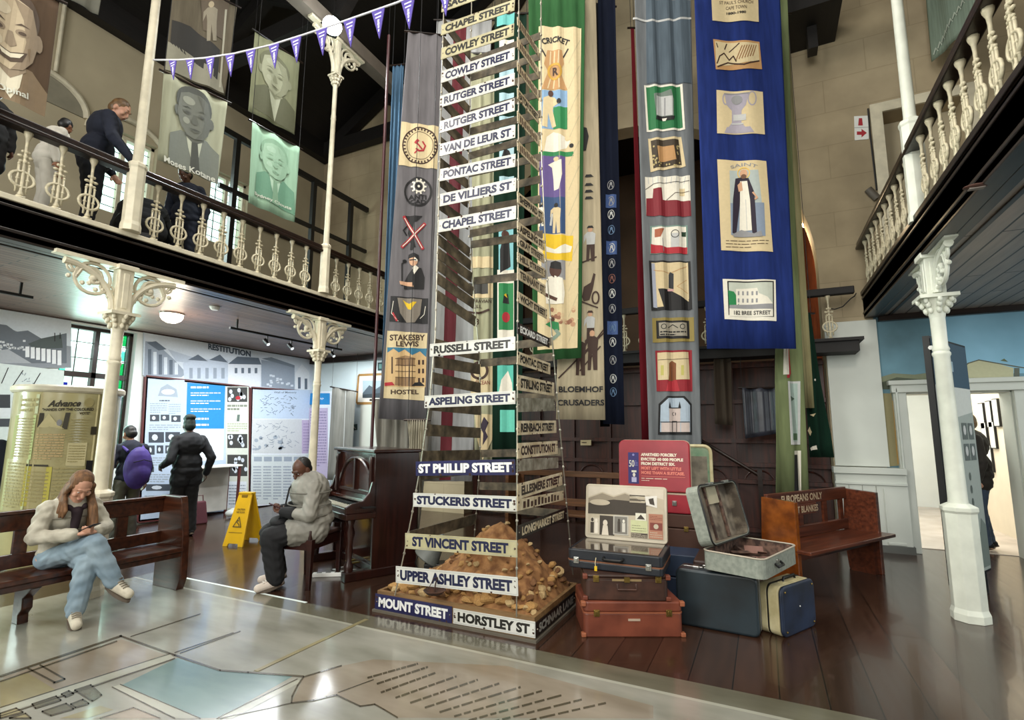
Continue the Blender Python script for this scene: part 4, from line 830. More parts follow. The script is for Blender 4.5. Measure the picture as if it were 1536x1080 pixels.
# ---------------------------------------------------------------- bunting
bt = thing('bunting', 'string of small violet pennants across the nave top left', 'bunting', (0, 2.7, 0))
sp = [pY(x, y, 2.66) for x, y in ((224, 86), (262, 86), (300, 83), (345, 76), (400, 63), (450, 47), (500, 30), (545, 14), (590, -2), (640, -22), (700, -48))]
for p in sp: p.y = -.0
MB().tube(sp, .008, mat('white_cord', '#cfcfd6', .7), 6).build('cord', bt, True)
vio = cloth('violet_nylon', '#5b4f9a', .15)
def at_string(x):
    pr = [(224, 86), (262, 86), (300, 83), (345, 76), (400, 63), (450, 47), (500, 30), (545, 14), (590, -2), (640, -22), (700, -48)]
    for (a, b), (c, e) in zip(pr, pr[1:]):
        if a <= x <= c: return b + (e - b) * (x - a) / (c - a)
for i, x in enumerate((253, 279, 309, 339, 370, 405, 438, 477, 519, 562, 607, 662)):
    h = 30 + (x - 250) * .05; w = 10 + (x - 250) * .026
    A0 = [pY(x + dx, at_string(x + dx) + dy, 2.66) for dx, dy in ((-w / 2 - 1, 0), (w / 2 + 1, 0), (w * .1, h))]
    b = MB(); b.add([(p.x, e, p.z) for e in (-.003, .003) for p in A0], [(0, 1, 2), (5, 4, 3), (0, 3, 4, 1), (1, 4, 5, 2), (2, 5, 3, 0)], vio)
    g = [(p.x, p.z) for p in A0]; cx, cz = (g[0][0] + g[1][0]) / 2, (g[0][1] + g[1][1]) / 2; tx, tz = g[2]
    for k, ww in ((.16, .5), (.28, .42), (.42, .14), (.52, .16), (.62, .12), (.74, .08)):
        px, pz = cx + (tx - cx) * k, cz + (tz - cz) * k; hw = (g[1][0] - g[0][0]) * ww / 2
        b.box(px - hw, -.0045, pz - .006, px + hw, -.0035, pz + (.006 if k < .4 else .016), flat('#c4c2e0'))
    b.build('pennant', bt)
# ================================================================ TOWER OF STREET SIGNS
enamel = mat('white_enamel_sign', '#c9c8c1', .3, hex2='#b9b6a8', scale=5, lo=.2, hi=.5, coat=.3); enamel_cream = mat('cream_enamel_sign', '#b7b08b', .35, hex2='#9c9472', scale=6); enamel_navy = mat('navy_enamel_sign', '#1d1d3d', .3, hex2='#2b2c58', scale=3, coat=.3)
enamel_old = mat('aged_enamel_sign', '#cbbfa3', .5, hex2='#a39271', scale=9); enamel_black = mat('black_enamel_sign', '#1a1614', .4, hex2='#0d0b0a', scale=6)
rust = mat('rust', '#4a2c1c', .9, hex2='#2a1a12', scale=20); backm = mat('weathered_metal_back', '#6a5f4c', .7, hex2='#2f2a21', scale=9, stretch=(1, 1, 1), lo=.35, hi=.68); wire = mat('galvanised_wire', '#a8a294', .4, .8)
ink_navy = mat('navy_lettering', '#1c2040', .35); ink_blk = mat('black_lettering', '#17150f', .4); ink_wht = mat('white_lettering', '#e8e8e4', .35)
TW = thing('sign_tower', 'tall tower frame of wires over a low rubble tray, hung with street signs', 'tower', (-2.3, 3.6, 0)); ox, oy = -2.3, 3.6
XLt = lambda z: -2.48 - max(0, 2.3 - z) ** 1.6 * .098
YBt = lambda z: 4.1 + .6 * max(0, (3.6 - z) / 2.8) ** 1.1 if z < 3.6 else 4.1
zz = [.16, .45, .8, 1.2, 1.7, 2.3, 3, 4, 5, 6, 8.5]
for n, fx, fy in (('wire', XLt, lambda z: 3.6), ('wire', lambda z: -1.7, lambda z: 3.6), ('wire', XLt, YBt), ('wire', lambda z: -1.7, YBt)):
    w = MB().tube([(fx(z) - ox, fy(z) - oy, z) for z in zz], .006, wire, 6)
    for i in range(34): z = .5 + i * .17; w.ell((fx(z) - ox, fy(z) - oy, z), (.012, .012, .014), wire, 6, 4)
    w.build(n, TW, True)
tray_w = wood('tray_wood', '#8a6a42', '#5d4428', .6)
b = MB(); b.box(-.72, .03, .018, .73, .06, .165, tray_w).box(-.72, .97, .018, .73, 1.0, .165, tray_w).box(-.72, .06, .018, -.69, .97, .165, tray_w).box(.7, .06, .018, .73, .97, .165, tray_w).box(-.69, .06, .018, .7, .97, .04, tray_w).box(-.745, 0, .0, .755, 1.02, .018, mat('tray_skirting', '#5d564a', .7))
b.build('tray', TW)
nsig = 0
def sign(txt, pl, LT, RT, LB, RB, bgm, ink_, label, wear=1, thick=.006, tw=.88, blur=False, group=None):
    global nsig; nsig += 1; rr = random.Random(nsig)
    if callable(pl): a, c, d, e = [pl(*p) for p in (LT, RT, LB, RB)]
    w = ((c - a).length + (e - d).length) / 2; h = ((a - d).length + (c - e).length) / 2; x = ((c - a) + (e - d)).normalized(); ctr = (a + c + d + e) / 4
    z = Vector((0, 0, 1)); z = (z - x * z.dot(x)).normalized(); y = z.cross(x)
    b = MB(); W2, H2 = w / 2, h / 2; b.box(-W2, -thick / 2, -H2, W2, thick / 2, H2, bgm)
    if wear:
        for i in range(int(5 * wear)):
            u, v = rr.choice([(rr.uniform(-W2, W2) * .96, rr.choice((-1, 1)) * H2 * .9), (rr.choice((-1, 1)) * W2 * .96, rr.uniform(-H2, H2) * .8)]); r = rr.uniform(.006, .014)
            b.prism([(u + r * rr.uniform(.6, 1.2) * cos(t), v + r * rr.uniform(.5, 1) * sin(t)) for t in [k * pi / 4 for k in range(8)]], -thick / 2 - .0006, 0, rust)
        for e_ in (-1, 1): b.lathe([(.006, 0), (.004, .004)], wire, 8, (e_ * W2 * .95, -thick / 2, 0), Matrix.Rotation(R(90), 3, 'X'))
    o = b.build('street_sign', None); o.matrix_world = Matrix(((x.x, y.x, z.x, ctr.x), (x.y, y.y, z.y, ctr.y), (x.z, y.z, z.z, ctr.z), (0, 0, 0, 1)))
    tag(o, label, 'sign', group or 'street signs of the tower')
    if txt:
        A = Art(); A.text(txt, 0, 0, w * tw, h * .64, ink_, 1, .05); A.build('lettering', o, off=thick / 2 + .0006, step=.0004)
    if bgm in (enamel, enamel_cream):
        A = Art()
        for s_ in (-1, 1): A.rect(-W2 * .985, s_ * H2 * .84 - .001, W2 * .985, s_ * H2 * .84 + .001, GRY, 1); A.rect(s_ * W2 * .985 - .001, -H2 * .84, s_ * W2 * .985 + .001, H2 * .84, GRY, 1)
        A.build('border', o, off=thick / 2 + .0004, step=.0002)
    return o
fy_ = lambda px, py: pY(px, py, 3.592)
F_ = 'front of the sign tower'
for txt, xl, xr, lt, rt_, lb, rb, m_, i_, lab, tw in (
    ('SACK STREET', 663, 771, 1, -38, 19, -21, enamel_cream, ink_blk, 'white sign reading SACK STREET cut off at the top of the tower', .85),
    ('CHAPEL STREET', 662, 772, 37, 0, 54, 15, enamel_cream, ink_blk, 'rusty sign reading CHAPEL STREET above two COWLEY STREET signs on the tower', .88),
    ('COWLEY STREET', 662, 771, 72, 36, 90, 53, enamel_cream, ink_blk, 'rusted upper COWLEY STREET sign high on the tower front', .88),
    ('COWLEY STREET', 662, 772, 107, 71.5, 125, 89, enamel, ink_navy, 'clean lower COWLEY STREET sign above RUTGER STREET', .88),
    ('RUTGER STREET', 660, 772, 144, 110, 162, 127, enamel, ink_navy, 'upper RUTGER STREET sign on the tower front', .88),
    ('RUTGER STREET', 660, 772, 182, 148, 200, 166, enamel, ink_navy, 'lower RUTGER STREET sign, first letters worn, above VAN DE LEUR', .88),
    ('VAN DE LEUR ST', 660, 773, 216, 187.5, 235, 206, enamel, ink_navy, 'white sign reading VAN DE LEUR ST on the tower front', .9),
    ('PONTAC STREET', 660, 773, 254, 231, 272, 250, enamel, ink_navy, 'white sign reading PONTAC STREET on the tower front', .9),
    ('DE VILLIERS ST', 660, 774, 291, 267, 310, 286, enamel, ink_navy, 'white sign reading DE VILLIERS ST on the tower front', .9),
    ('CHAPEL STREET', 658, 774, 330, 309, 349, 328, enamel, ink_navy, 'white CHAPEL STREET sign below DE VILLIERS ST at mid tower', .9),
    ('RUSSELL STREET', 645, 773, 516, 505, 535, 525, enamel, ink_blk, 'white sign reading RUSSELL STREET on the tower front', .9),
    ('ASPELING STREET', 637, 773, 594, 586, 612, 606, enamel, ink_navy, 'white sign reading ASPELING STREET on the tower front', .9),
    ('ST PHILLIP STREET', 624, 773, 692, 689, 714, 712, enamel_navy, ink_wht, 'navy sign with white letters reading ST PHILLIP STREET', .94),
    ('STUCKERIS STREET', 620, 775, 739, 745, 760, 767, enamel, ink_navy, 'white sign reading STUCKERIS STREET on the tower front', .92),
    ('ST VINCENT STREET', 608, 776, 800, 810, 822, 837, enamel_cream, ink_navy, 'yellowed sign reading ST VINCENT STREET above the rubble', .86),
    ('UPPER ASHLEY STREET', 594, 777, 849, 866, 874, 894, enamel, ink_navy, 'white sign reading UPPER ASHLEY STREET low in front of the rubble', .92)):
    sign(txt, fy_, (xl, lt), (xr, rt_), (xl, lb), (xr, rb), m_, i_, lab, tw=tw)
ty = lambda px, py: pY(px, py, 3.624)
sign('MOUNT STREET', ty, (563, 889), (678, 911), (563, 914), (678, 934), enamel_navy, ink_wht, 'navy sign reading MOUNT STREET on the front edge of the rubble tray', tw=.9)
sign('HORSTLEY ST', ty, (680, 912), (803, 933), (680, 935), (803, 957), enamel, ink_blk, 'white sign reading HORSTLEY ST on the front edge of the rubble tray', tw=.88)
tx = lambda px, py: pX(px, py, -1.562)
sign('SCHNAAR LANE', tx, (803.5, 934), (862, 887), (804, 957), (862, 905), enamel_black, mat('grey_lettering', '#8d8a82', .5), 'black sign reading SCHNAAR LANE on the right edge of the rubble tray')
fx_ = lambda px, py: pX(px, py, -1.69)
for txt, xr, lt, rt_, lb, rb, m_, i_, lab in (
    (None, 808, 25, 75, 38, 85, enamel_old, None, 'blank worn sign end, highest on the right side of the tower'),
    (None, 808, 55, 104, 71, 116, enamel_old, None, 'worn sign second from the top on the right side of the tower'),
    (None, 808, 92, 138, 107, 150, enamel_old, None, 'worn sign just above EATON STREET on the right side of the tower'),
    ('EATON STREET', 808, 132, 172, 148, 186, enamel_old, ink_blk, 'worn sign reading EATON STREET high on the right side of the tower'),
    (None, 809, 166, 206, 182, 219, enamel_old, None, 'worn sign just below EATON STREET on the right side of the tower'),
    (None, 809, 210, 245, 226, 258, enamel_old, None, 'worn sign midway between EATON and SHEPPARD on the tower side'),
    ('SHEPPARD ST', 815, 287, 319, 304, 333, enamel_old, ink_blk, 'worn sign reading SHEPPARD ST on the right side of the tower'),
    ('ASPELING ST', 816, 332, 361, 348, 376, enamel_old, ink_blk, 'aged ASPELING ST sign above GRAY STREET on the tower side'),
    ('GRAY STREET', 816, 354, 382, 369, 395, enamel_old, ink_blk, 'aged sign reading GRAY STREET on the right side of the tower'),
    ('HILL STREET', 817, 378, 403, 393, 416, enamel_old, ink_blk, 'aged sign reading HILL STREET on the right side of the tower'),
    ('TENNANT ST', 818, 401, 428, 418, 444, enamel_old, ink_blk, 'aged sign reading TENNANT ST on the right side of the tower'),
    ('WICHT STREET', 820, 437, 464, 452, 479, enamel_old, ink_blk, 'tilted sign reading WICHT STREET on the right side of the tower'),
    ('ECKARD STREET', 824, 484, 507, 500, 522, enamel_black, ink_wht, 'black sign with pale letters reading ECKARD STREET'),
    ('PONTAC STREET', 825, 527, 545, 546, 562, enamel_old, ink_blk, 'aged PONTAC STREET sign under ECKARD STREET on the tower side'),
    ('STIRLING STREET', 831, 562, 574, 585, 594, enamel_old, ink_blk, 'aged sign reading STIRLING STREET on the right side of the tower'),
    (None, 832, 598, 597, 617, 617, mat('flaking_silver_paint', '#8c8a7c', .5, hex2='#55503f', scale=12), None, 'flaking silver board above REINBACH STREET on the tower side'),
    ('REINBACH STREET', 834, 632, 630, 652, 650, enamel_old, ink_blk, 'aged sign reading REINBACH STREET on the right side of the tower'),
    ('CONSTITUTION ST', 836, 665, 661, 688, 681, enamel_old, ink_blk, 'aged sign reading CONSTITUTION ST on the right side of the tower'),
    (None, 837, 690, 685, 706, 703, mat('flaking_silver_paint', '#8c8a7c'), None, 'flaking silver board below CONSTITUTION ST on the tower side'),
    ('ELLESMERE STREET', 843, 727, 708, 749, 728, enamel_old, ink_blk, 'tilted sign reading ELLESMERE STREET on the right side of the tower'),
    (None, 845, 752, 734, 764, 752, enamel_old, None, 'mottled board just below ELLESMERE STREET on the tower side'),
    ('LONGMARKET STREET', 850, 790, 760, 809, 779, enamel_black, enamel_old, 'dark tilted sign reading LONGMARKET STREET above the rubble')):
    o = sign(txt, fx_, (776, lt), (xr, rt_), (776, lb), (xr, rb), m_, i_, lab, tw=.86)
    if not txt and m_ == enamel_old:
        w = (o.data.vertices[1].co.x - o.data.vertices[0].co.x) / 2; A = Art(); rr = random.Random(nsig)
        for k in range(11): u = -w * .8 + w * 1.6 * k / 11; A.rect(u, -.03, u + w * .09, .032 * rr.uniform(.3, 1), rust, 1)
        A.build('worn_marks', o, off=.0036, step=.0004)
# plain backs of the signs on the far and left sides
def backboard(x, y, z, w, h, yaw, tilt, side):
    b = MB().box(-w / 2, -.004, -h / 2, w / 2, .004, h / 2, backm); o = b.build('street_sign', None, loc=(x, y, z)); o.rotation_euler = (0, tilt, yaw)
    tag(o, 'weathered unlettered back of a sign on the %s of the tower' % side, 'sign', 'sign backs on the %s of the tower' % side)
rr = random.Random(5)
for i, z in enumerate((.62, 1.14, 1.28, 1.5, 1.72, 1.94, 2.1, 2.24, 2.62, 2.78, 2.9, 3.02, 3.14, 3.26, 3.5, 3.72, 3.9, 4.1, 4.3, 4.5, 4.7, 4.92, 5.1, 5.3)):
    xl = XLt(z); yb = YBt(z); backboard(xl, (3.6 + yb) / 2, z, yb - 3.6 - .02, .1, R(90), rr.uniform(-.03, .03) + (.12 if 2.5 < z < 3.3 else 0), 'left side')
for i, z in enumerate((.74, .97, 1.3, 1.83, 2.18, 2.32, 2.95, 3.3, 3.42, 3.62, 3.8, 4.02, 4.22, 4.46, 4.66, 4.86, 5.05, 5.25)):
    xl = XLt(z); yb = YBt(z); backboard((xl - 1.7) / 2, yb, z, -1.7 - xl - .02, .075, 0, rr.uniform(-.04, .04), 'far side')
# rubble: soil heap and stones
soil = mat('brown_soil', '#9c7146', .95, hex2='#6b4526', scale=14, bump=.5); stone_m = [mat('ochre_stone', '#b08a52', .9, hex2='#8a6236', scale=12, bump=.3), mat('pale_stone', '#bfa678', .9, hex2='#94774e', scale=10, bump=.3), mat('brown_stone', '#7d5634', .9, hex2='#5a3a22', scale=12, bump=.3)]
def heap(x, y):
    e = min(1, max(0, min(x + 2.985, -1.605 - x, y - 3.665, 4.565 - y) / .14)); r1 = ((x + 2.2) / .3) ** 2 + ((y - 4.3) / .3) ** 2; r2 = ((x + 2.15) / .52) ** 2 + ((y - 4.2) / .4) ** 2
    n = sin(x * 23 + y * 9) * .012 + sin(y * 31 - x * 13) * .012 + sin(x * 57) * sin(y * 49) * .014
    return .13 + e * (.27 * math.exp(-r1 * .9) + .26 * math.exp(-r2 * .75) + n + .03)
b = MB(); nx, ny = 56, 44; vs = []; fs = []
for j in range(ny + 1):
    for i in range(nx + 1): x = -2.988 + 1.386 * i / nx; y = 3.662 + .905 * j / ny; vs.append((x, y, heap(x, y)))
for j in range(ny):
    for i in range(nx): a = j * (nx + 1) + i; fs.append((a, a + 1, a + nx + 2, a + nx + 1))
k = len(vs); ring = [i for i in range(nx + 1)] + [j * (nx + 1) + nx for j in range(1, ny + 1)] + [ny * (nx + 1) + i for i in range(nx - 1, -1, -1)] + [j * (nx + 1) for j in range(ny - 1, 0, -1)]
vs += [(vs[i][0], vs[i][1], .045) for i in ring]
for i in range(len(ring)): fs.append((ring[i], k + i, k + (i + 1) % len(ring), ring[(i + 1) % len(ring)]))
fs.append(tuple(range(k, k + len(ring)))); b.add(vs, fs, soil)
tag(b.build('soil_heap', None, True), 'heap of brown soil filling the tray under the sign tower', 'soil', kind='stuff')
stones = []
for s_ in range(7):
    bm = bmesh.new(); bmesh.ops.create_icosphere(bm, subdivisions=2, radius=1); r = random.Random(s_ + 20); ds = [Vector((r.gauss(0, 1), r.gauss(0, 1), r.gauss(0, 1))).normalized() for _ in range(9)]; hs = [r.uniform(.55, .9) for _ in ds]
    for v in bm.verts:
        for d_, h_ in zip(ds, hs):
            e = v.co.dot(d_) - h_
            if e > 0: v.co -= d_ * e
        v.co.z *= .75
    me = bpy.data.meshes.new('stone'); bm.to_mesh(me); bm.free(); me.materials.append(stone_m[s_ % 3]); stones.append(me)
rr = random.Random(11)
def put_stone(x, y, r, lab, grp):
    o = link('stone', stones[rr.randrange(7)], None, (x, y, heap(x, y) + r * .42), (rr.uniform(-.5, .5), rr.uniform(-.5, .5), rr.uniform(0, 6))); o.scale = (r, r * rr.uniform(.75, 1.1), r * rr.uniform(.7, 1)); tag(o, lab, 'stone', grp)
for i in range(40): put_stone(-2.93 + 1.3 * i / 39 + rr.uniform(-.01, .01), 3.70 + rr.uniform(0, .09), rr.uniform(.03, .068), 'ochre stone in the row along the front edge of the rubble tray', 'stones along the tray front')
for i in range(22): put_stone(-1.66 + rr.uniform(-.08, .01), 3.74 + .8 * i / 21, rr.uniform(.025, .055), 'brownish stone along the right edge of the rubble tray', 'stones along the tray side')
for i in range(60):
    a = rr.uniform(0, 6.28); q = rr.uniform(.2, .62); put_stone(max(-2.92, min(-1.66, -2.25 + q * cos(a))), max(3.72, min(4.52, 4.12 + q * .62 * sin(a))), rr.uniform(.014, .042), 'small stone lying on the slope of the soil heap', 'stones on the soil heap')
put_stone(-1.7, 4.45, .07, 'large pale stone at the back right of the soil heap', None); put_stone(-2.0, 3.72, .072, 'largest ochre stone at the front of the rubble above HORSTLEY', None)
# small twisted wire bowl hanging from the UPPER ASHLEY sign
p = pY(652, 888, 3.55); t = thing('wire_bowl', 'small rusty wire bowl hanging on the UPPER ASHLEY STREET sign', 'bowl', p)
MB().lathe([(.02, -.02), (.06, -.012), (.09, .015), (.085, .018), (.05, -.006), (.01, -.012)], rust, 16).build('dish', t, True); MB().tube([(.0, .0, 0), (.005, .0, .06), (.0, .035, .1)], .005, rust, 6).tube([(-.06, .0, .015), (-.01, .0, .1), (.0, .035, .1)], .003, rust, 6).build('stem', t, True)

# ================================================================ SUITCASES
def shell(b, w, d, z0, z1, m, r=.035, y0=0, x0=0):     # rounded rectangular slab
    pts = []
    for cx, cy, a in ((w - r, d - r, 0), (r, d - r, pi / 2), (r, r, pi), (w - r, r, 1.5 * pi)): pts += [(x0 + cx + r * cos(a + pi / 2 * i / 5), y0 + cy + r * sin(a + pi / 2 * i / 5)) for i in range(6)]
    n = len(pts); b.add([(x, y, z0) for x, y in pts] + [(x, y, z1) for x, y in pts], [tuple(range(n))[::-1], tuple(range(n, 2 * n))] + [(i, (i + 1) % n, n + (i + 1) % n, n + i) for i in range(n)], m); return b
def latch(t, x, z, m=steel, y=0): MB().box(x - .022, y - .01, z - .024, x + .022, y + .001, z + .024, m).box(x - .012, y - .016, z - .012, x + .012, y - .01, z + .016, m).build('latch', t, bevel=.003)
def handle(t, x, z, w, m, y=0): MB().tube([(x - w / 2, y, z), (x - w / 2, y - .03, z - .004), (x - w * .4, y - .04, z - .01), (x + w * .4, y - .04, z - .01), (x + w / 2, y - .03, z - .004), (x + w / 2, y, z)], .011, m, 8).build('handle', t, True)
def case(label, loc, yaw, w, d, h, m, seam, trim, lm=steel, hm=None, latches=(.12, .88), corners=None, lid=None, handle_z=None, name='suitcase', back=None):
    t = thing(name, label, 'suitcase', loc, yaw)
    shell(MB(), w, d, 0, seam - .004, m).build('body', t, bevel=.008)
    if lid is None: shell(MB(), w, d, seam + .004, h, m).build('lid', t, bevel=.012)
    shell(MB(), w + .006, d + .006, seam - .005, seam + .005, trim, y0=-.003, x0=-.003).build('trim_band', t)
    for l in latches: latch(t, w * l, seam, lm)
    if hm: handle(t, w / 2, handle_z or seam - .01, w * .2, hm)
    if corners:
        for x in (0, w):
            for z0, z1 in ((0, .03), (h - .035, h)): MB().box(x - .018, -.006, z0, x + .018, .04, z1, corners).build('corner_cap', t, bevel=.006)
    return t
lea_red = mat('red_brown_leather', '#7a3f2c', .45, hex2='#5c2c1e', scale=5, bump=.05); lea_brn = mat('dark_brown_leather', '#472b20', .5, hex2='#2e1a12', scale=9, bump=.1); case_blk = mat('blue_black_fibre', '#20242c', .4, hex2='#15181e', scale=6); case_navy = mat('dark_teal_vinyl', '#1f2c33', .42, hex2='#12191d', scale=3, bump=.05)
case_red = mat('red_fibre', '#9c2732', .4, hex2='#8a1f2b', scale=4); gry_case = mat('mottled_grey_fibre', '#90958a', .5, hex2='#7a8077', scale=30); cream_case = mat('cream_vinyl', '#c9bf98', .45, hex2='#a89c74', scale=8); navy_case = mat('navy_vinyl', '#22304a', .45, hex2='#161f30', scale=5)
pA = pZ(876, 956); pB = pZ(1025, 956); yA = math.atan2(pB.y - pA.y, pB.x - pA.x)
case('red-brown leather suitcase at the bottom of the stack beside the sign tower', pA, yA, .74, .47, .25, lea_red, .17, mat('edge_leather', '#8f5238', .5), brass, None, (.13, .86), mat('leather_corner', '#9a5a3c', .5))
t = bpy.context.scene.objects['suitcase']; MB().box(.33, -.006, .115, .42, .002, .13, mat('pale_plate', '#b09a86', .5)).build('name_plate', t)
u = Vector((cos(yA), sin(yA), 0)); v = Vector((-sin(yA), cos(yA), 0))
o = case('dark brown worn suitcase in the middle of the stack beside the sign tower', pA + u * .02 + v * .03 + Vector((0, 0, .252)), yA - .05, .62, .4, .185, lea_brn, .155, lea_brn, brass, None, (.13, .88), lea_red)
MB().box(.2, -.008, .14, .42, .0, .155, mat('worn_scuff', '#8a744e', .7)).box(.29, -.02, .135, .33, 0, .17, brass).build('lock', o); MB().tube([(.24, 0, .12), (.24, -.012, .08), (.38, -.012, .08), (.38, 0, .12)], .008, lea_brn, 6).build('handle', o, True)
# open dark suitcase with the photograph lid
cC = case('open blue-black suitcase with a photo collage in its raised lid, topmost of its stack', (-1.46, 4.04, .44), R(2.5), .735, .5, .14, case_blk, .06, mat('tan_seam', '#7a5038', .5), steel, black, (.1, .86), None, lid=1, handle_z=.1)
shell(MB(), .735, .5, .065, .14, case_blk).build('body_rim', cC, bevel=.006)
MB().box(.03, .03, .138, .7, .47, .146, mat('glossy_tray_cover', '#4b3c30', .08, hex2='#33281f', scale=5, coat=1)).build('tray_cover', cC)
MB().tube([(.24, -.035, .1), (.235, -.045, .06), (.24, -.045, .03)], .003, CR, 5).box(.23, -.05, .005, .25, -.043, .04, YEL).build('tag', cC)
lid = MB(); shell(lid, .7, .46, 0, .05, mat('cream_lid_frame', '#c4b9a4', .5), .03); lo = lid.build('lid', cC, loc=(.02, .5, .14), rot=(R(82), 0, 0), bevel=.006)
A = Art(); s1, s2, s3 = flat('#8d8270'), flat('#3d352c'), flat('#b9ad97')
A.rect(-.325, -.205, .325, .205, s3, 1); A.poly([(-.325, .205), (.325, .205), (.325, .12), (.2, .15), (.1, .13), (0, .165), (-.1, .13), (-.2, .16), (-.325, .11)], flat('#c9bfae'), 2); A.poly([(-.325, .1), (-.2, .15), (-.1, .12), (0, .155), (.1, .12), (.2, .06), (.0, .0), (-.325, .02)], s1, 2)
A.poly([(-.325, .06), (-.1, .1), (.18, .09), (.18, -.02), (-.325, -.03)], s2, 3); A.ell(-.22, .07, .09, .025, s3, 4); A.poly([(.17, .14), (.27, .15), (.27, .05), (.18, .07)], flat('#d9d4cb'), 4); A.poly([(.2, .12), (.24, .13), (.25, .07), (.21, .08)], s2, 5)
for k in range(4): A.rect(.04, .085 + k * .018, .17, .093 + k * .018, s2 if k % 2 else s3, 4)
A.rect(-.3, -.2, -.22, -.06, flat('#c7bdaa'), 4); figure(A, -.28, .0, 0, s2, s2) if False else None
A.ell(-.285, -.08, .012, .016, s2, 5); A.rect(-.3, -.19, -.27, -.1, s2, 5); A.ell(-.25, -.085, .012, .016, flat('#e4dccd'), 5); A.rect(-.262, -.19, -.235, -.1, flat('#e4dccd'), 5); A.ell(-.17, -.1, .02, .026, flat('#d5cab8'), 4); A.poly([(-.2, -.2), (-.14, -.2), (-.15, -.12), (-.19, -.12)], flat('#d5cab8'), 4); A.poly([(-.22, -.2), (-.09, -.2), (-.09, -.04), (-.22, -.04)], s2, 3)
A.rect(-.1, -.19, .03, -.03, flat('#b7b2a6'), 5); A.rect(-.09, -.18, .02, -.04, flat('#77736b'), 6); A.ell(-.05, -.07, .01, .013, s2, 7); A.rect(-.062, -.165, -.038, -.08, s2, 7); A.ell(-.01, -.075, .01, .013, flat('#dcd6c8'), 7); A.rect(-.023, -.165, .003, -.09, flat('#c9c4b8'), 7)
A.rect(.05, -.16, .19, -.06, flat('#bfc295'), 5); A.rect(.09, -.06, .18, .0, flat('#d8d4c2'), 6); A.poly([(.1, -.05), (.135, -.01), (.17, -.05)], s2, 7); A.lines(.06, -.15, .18, -.09, 3, s2, 6, .15); A.rect(.05, -.2, .19, -.165, s2, 4); A.lines(.05, -.2, .19, -.165, 4, s3, 5, .4)
A.rect(.2, -.2, .315, .0, flat('#a8735c'), 5); A.rect(.21, -.13, .31, -.07, flat('#7a3a30'), 6); A.ell(.26, -.1, .02, .02, s3, 7); A.lines(.21, -.19, .31, -.14, 3, s3, 6, .3); A.lines(.21, -.05, .31, -.01, 3, flat('#7a3a30'), 6, .3)
A.build('photo_collage', lo, frame=lambda x, y, z: Vector((x + .35, z + .235, .051 - y)))
# dark brown trunk, navy case, grey open case, small cream and navy case
k0 = Vector((-.40, 4.62, 0)); t = thing('trunk', 'dark brown trunk under the open grey suitcase', 'trunk', (-.58, 4.68, 0), 0); MB().box(0, 0, .0, .49, .46, .36, lea_brn).build('body', t, bevel=.015); MB().box(-.006, -.006, .362, .496, .466, .455, mat('trunk_lid', '#3a241a', .5)).build('lid', t, bevel=.015); latch(t, .4, .36, brass, -.004)
pF = pZ(1006, 936); t = thing('suitcase', 'large dark teal suitcase standing upright on its edge with chrome trim', 'suitcase', (-.70, 4.46, 0), R(-4))
b = MB(); fr_ = lambda x, d, z: (x, d, z)
def rrect(w, h, r, n=5): return [p for cx, cy, a in ((w - r, h - r, 0), (r, h - r, pi / 2), (r, r, pi), (w - r, r, 1.5 * pi)) for p in [(cx + r * cos(a + pi / 2 * i / n), cy + r * sin(a + pi / 2 * i / n)) for i in range(n + 1)]]
MB().prism(rrect(.6, .43, .05), 0, .1, case_navy).build('shell', t, bevel=.02, seg=3); MB().prism(rrect(.6, .43, .05), .118, .21, case_navy).build('shell', t, bevel=.02, seg=3); MB().prism(rrect(.605, .434, .05), .1, .118, steel).build('chrome_trim', t, bevel=.003)
MB().box(.12, .08, .425, .17, .13, .44, steel).box(.34, .08, .425, .4, .13, .44, steel).build('latch', t, bevel=.004); MB().tube([(.2, .1, .43), (.2, .1, .446), (.32, .1, .446), (.32, .1, .43)], .009, steel, 8).build('handle', t, True)
# grey open case
qE = [Vector((-.44, 4.51)), Vector((-.05, 4.25)), Vector((.195, 4.95))]; yE = math.atan2((qE[2] - qE[1]).y, (qE[2] - qE[1]).x)
t = thing('suitcase', 'open mottled-grey suitcase with brown torn lining, on top of the trunk', 'suitcase', (-.05, 4.25, .458), yE)      # x along its long side, y to the left
b = MB(); Lw, Ld, Lh = .74, .46, .14
outer = rrect(Lw, Ld, .06); inner = [(.012 + x * (Lw - .024) / Lw, .012 + y * (Ld - .024) / Ld) for x, y in outer]; n = len(outer)
def tub(b, outer, inner, h, m, m2, base=.012):
    n = len(outer); b.add([(x, y, 0) for x, y in outer] + [(x, y, h) for x, y in outer] + [(x, y, h) for x, y in inner] + [(x, y, base) for x, y in inner], [tuple(range(n))[::-1]] + [(i, (i + 1) % n, n + (i + 1) % n, n + i) for i in range(n)] + [(n + i, n + (i + 1) % n, 2 * n + (i + 1) % n, 2 * n + i) for i in range(n)], m)
    b.add([(x, y, h - .004) for x, y in inner] + [(x, y, base) for x, y in inner], [(i, n + i, n + (i + 1) % n, (i + 1) % n) for i in range(n)] + [tuple(range(n, 2 * n))], m2)
torn = mat('torn_lining', '#6f5548', .9, hex2='#3a2a24', scale=18, lo=.4, hi=.6, bump=.3)
tub(b, outer, inner, Lh, gry_case, torn); b.build('body', t)
MB().tube([(x, y, Lh) for x, y in outer], .006, mat('cream_piping', '#b5aa98', .6), 6, True).build('rim', t, True)
rr = random.Random(3); b = MB()
